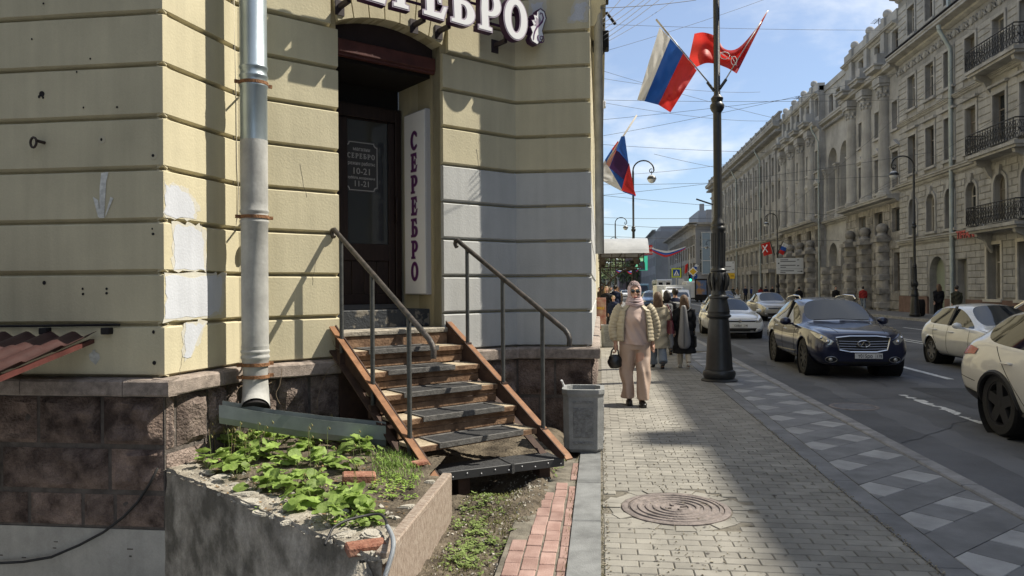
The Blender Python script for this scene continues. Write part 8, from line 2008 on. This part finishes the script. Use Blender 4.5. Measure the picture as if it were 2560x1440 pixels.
for s, (sh, el, wr) in zip((-1, 1), AR):
    pts = spline([V(sh) + V((-s * .03, 0, .02)), V(sh) + V((s * .035, 0, -.05)), V(el) + V((s * .01, 0, 0)), V(wr) + V((0, 0, .035))], 30); n = len(pts)
    b = MB(); b.tube(pts, [lerp(.088, .066, i / n) + .007 * abs(sin(pi * i / 7.0)) ** .6 - (.018 if i > n - 8 else 0) for i in range(n)], 18); b.obj('sleeve', M_puff, jo, True)
    b = MB(); b.tube([pts[-7], pts[-1]], [.056, .050], 14); b.obj('cuff', mat('cuff_knit', (.42, .38, .30), .9, .1, 20), jo, True)
bg = thing('handbag', 'small black handbag hanging from the hand of the woman in the scarf', 'bag', wo.matrix_basis @ V((-.29, -.04, .55)), R(10))
b = MB(); loft(b, [(0, 0, -.02, .055, .045), (0, 0, .02, .10, .07), (0, 0, .09, .105, .07), (0, 0, .14, .085, .05), (0, 0, .17, .05, .03)], 16); me = fuse(b, M_shoe, .012, 4, lambda p: p + V((.006 * sin(p.z * 70), 0, 0))); link('bag_body', me, bg)
b = MB(); b.tube([(-.06, 0, .14), (-.045, 0, .22), (-.01, 0, .265), (.02, 0, .265), (.045, 0, .22), (.055, 0, .14)], .011, 8); b.obj('bag_handle', M_shoe, bg, True)

# ---------------------------------------------------------------- the girls walking away
t = figure('long haired girl in beige trench coat and jeans walking away, maroon bag', P(1645, 921, 0), 1.50, pi + .05, M_trench, .98, M_jean, M_hairb, .36, .20, M_shoe, vox=.016, wide=1.12, cuff=.12, arm=.03)
b = MB(); b.grid(lambda u, v: (lambda a: V((.065 * cos(a) * 1.0, .0 + .20 * sin(a) * .5 + 0, lerp(.78, 1.0, v))) if False else V(((.045 + .035 * (1 - v)) * cos(a), (.13 + .05 * (1 - v)) * sin(a), lerp(.70, .96, v))))(2 * pi * u), 24, 8, wrap=True); b.v += [(0, 0, .70), (0, 0, .96)]; n0 = len(b.v)
for i in range(24): b.f += [((i + 1) % 24, i, n0 - 2), (8 * 24 + i, 8 * 24 + (i + 1) % 24, n0 - 1)]; b.mi += [0, 0]
bt = thing('shoulder_bag', 'maroon leather shoulder bag on the girl in the trench coat', 'bag', t.matrix_basis @ V((-.265, .05, 0)), pi + .25); b.obj('bag_body', M_bagred, bt, 50); b = MB(); b.tube([(0, -.10, .93), (-.01, -.07, 1.12), (.045, -.02, 1.275), (-.01, .05, 1.12), (0, .10, .93)], .013, 7); b.obj('strap', M_bagred, bt, True)
t = figure('girl in a long black coat with a grey violin case on her back', P(1711, 921, 0), 1.44, pi, M_black_c, 1.08, M_cream, M_hairb, .30, .15, M_whiteshoe, vox=.016, wide=1.05, cuff=.02)
cs = thing('violin_case', 'slim grey violin case slung upright on the back of the girl in black', 'instrument case', t.matrix_basis @ V((.02, .21, .70)), 0)
b = MB(); loft(b, [(0, 0, -.19, .05, .03), (0, 0, -.16, .105, .05), (0, 0, -.06, .135, .06), (0, 0, .10, .115, .058), (-.005, 0, .30, .085, .052), (-.01, 0, .52, .068, .048), (-.012, 0, .64, .055, .04), (-.012, 0, .67, .03, .025)], 20); me = modded(b.mesh('case_shell', mat('case_grey', (.20, .20, .205), .4, .06, 4, spec=.5)), [('SUBSURF', dict(levels=1))]); shade(me, True); link('case_shell', me, cs)
b = MB(); b.tube([(-.014, -.056, -.15), (-.014, -.064, -.04), (-.012, -.062, .1), (-.012, -.054, .5), (-.012, -.04, .64)], .005, 5); b.obj('case_seam', M_black, cs); b = MB(); b.tube([(.06, 0, .55), (.15, .10, .62), (.12, .18, .52)], .010, 6); b.obj('strap', M_black, cs)
bt = thing('handbag', 'small black bag held low by the girl with the violin case', 'bag', t.matrix_basis @ V((-.24, .0, 0)), 0); b = MB(); b.box((-.03, -.10, .42), (.03, .10, .66), bev=.02); b.obj('bag_body', M_shoe, bt); b = MB(); b.tube([(0, -.06, .66), (0, -.02, .80), (0, .02, .80), (0, .06, .66)], .008, 6); b.obj('bag_handle', M_shoe, bt)
t = figure('dark haired person in black jacket just ahead of the trench coat girl', P(1668, 886, 0), 1.52, pi, M_black_c, .72, M_greyc, M_haird, .16, .18, arm=.02)
b = MB(); b.box((-.14, .12, 1.0), (.14, .26, 1.38), bev=.05); bp = thing('backpack', 'grey backpack on the person ahead of the trench coat girl', 'backpack', t.matrix_basis @ V((0, 0, 0)), pi); bp.scale = t.scale; b.obj('pack', M_greyc, bp)
t = figure('short haired person in a navy coat on the kerb side ahead of the violin girl', P(1689, 880, 0), 1.57, pi, M_navy, .80, M_black_c, M_haird, .10, .18)
bp = thing('backpack', 'pale grey backpack on the person in the navy coat', 'backpack', t.matrix_basis @ V((0, 0, 0)), pi); bp.scale = t.scale; b = MB(); b.box((-.13, .13, 1.02), (.13, .25, 1.36), bev=.05); b.obj('pack', mat('pale_pack', (.32, .32, .31), .8), bp)
# ---------------------------------------------------------------- crowd farther down our pavement
for (px, py, H, rz, coat, cl, lg, hr, hl, st, lb) in (
    (1517, 823, 1.66, 0, M_black_c, .85, M_black_c, M_hairl, .22, .14, 'fair haired woman in black walking towards us beside the board'), (1506, 800, 1.74, 0, M_tan, .80, M_greyc, M_hairl, .10, .16, 'person in a tan coat behind the woman in black by the wall'),
    (1538, 806, 1.72, pi, M_navy, .75, M_black_c, M_haird, .08, .18, 'man in a dark jacket walking away left of the scarf woman'), (1534, 832, 1.32, 0, M_navy, .6, M_greyc, M_hairl, .12, .12, 'child in a dark coat and pale hat left of the scarf woman'),
    (1523, 788, 1.68, pi, M_cream, .8, M_jean, M_hairb, .25, .18, 'woman in a cream coat walking away in the crowd'), (1499, 790, 1.66, 0, M_bluec, .62, M_jean, M_haird, .10, .16, 'person in a blue top close to the wall in the crowd'),
    (1545, 796, 1.66, 0, M_tan, .62, M_black_c, M_hairb, .22, .16, 'brown haired woman partly behind the quilted jacket'), (1512, 776, 1.7, pi, M_black_c, .7, M_black_c, M_haird, .1, .18, 'dark figure far down the pavement near the lamp rows'), (1529, 770, 1.7, 0, M_greyc, .7, M_jean, M_haird, .1, .18, 'grey clad figure farthest down the pavement'),
    # opposite pavement
    (2158, 777, 1.60, pi * .9, M_redc, .55, M_jean, M_haird, .10, .16, 'person in a red jacket and jeans before the palace piers'), (2090, 775, 1.62, 0, M_black_c, .7, M_black_c, M_haird, .10, .16, 'person in a black jacket seen over the roof of the blue car'),
    (1998, 776, 1.62, pi, M_black_c, .7, M_black_c, M_haird, .10, .16, 'dark person behind the beige saloon by the banded piers'), (1902, 757, 1.66, pi, M_redc, .5, M_black_c, M_haird, .2, .14, 'woman in a lilac skirt and red top on the far pavement'), (1915, 757, 1.70, pi, M_navy, .62, M_jean, M_haird, .08, .16, 'person in dark blue beside the lilac skirt'),
    (1864, 752, 1.74, 0, M_navy, .75, M_black_c, M_haird, .08, .18, 'man in a dark coat left of the blue jacket across the street'), (1880, 751, 1.66, pi, M_bluec, .6, M_greyc, M_haird, .08, .16, 'person in a bright blue jacket across the street'), (1832, 748, 1.7, 0, M_olive, .7, M_black_c, M_haird, .1, .18, 'dark figure nearest to the big lamp post across the street'),
    (1843, 748, 1.62, pi, M_tan, .8, M_greyc, M_hairb, .1, .16, 'person in a tan coat across the street near the big lamp'), (2347, 802, 1.68, pi, M_black_c, .6, M_black_c, M_hairb, .32, .14, 'long haired woman in black by the arched passage'), (2392, 806, 1.60, pi, M_olive, .8, M_olive, M_haird, .08, .08, 'stooping figure in dark olive beside the foot of the pale drainpipe'), (1931, 757, 1.7, 0, M_black_c, .7, M_black_c, M_haird, .1, .18, 'dark figure at the foot of the lamp with the red flag')):
    p = P(px, py, 0)
    t = figure(lb, p, H, rz + rnd(-.15, .15), coat, cl, lg, hr, hl, st, skirt=M_lilac if 'lilac skirt and' in lb else None, vox=.026)

# wheel round again on the cars that were lowered a little
for car_ in (suv, vw, hat, wsuv):
    for ch in car_.children:
        if ch.name.split('.')[0] == 'wheel': ch.scale.z = car_.scale.x / car_.scale.z
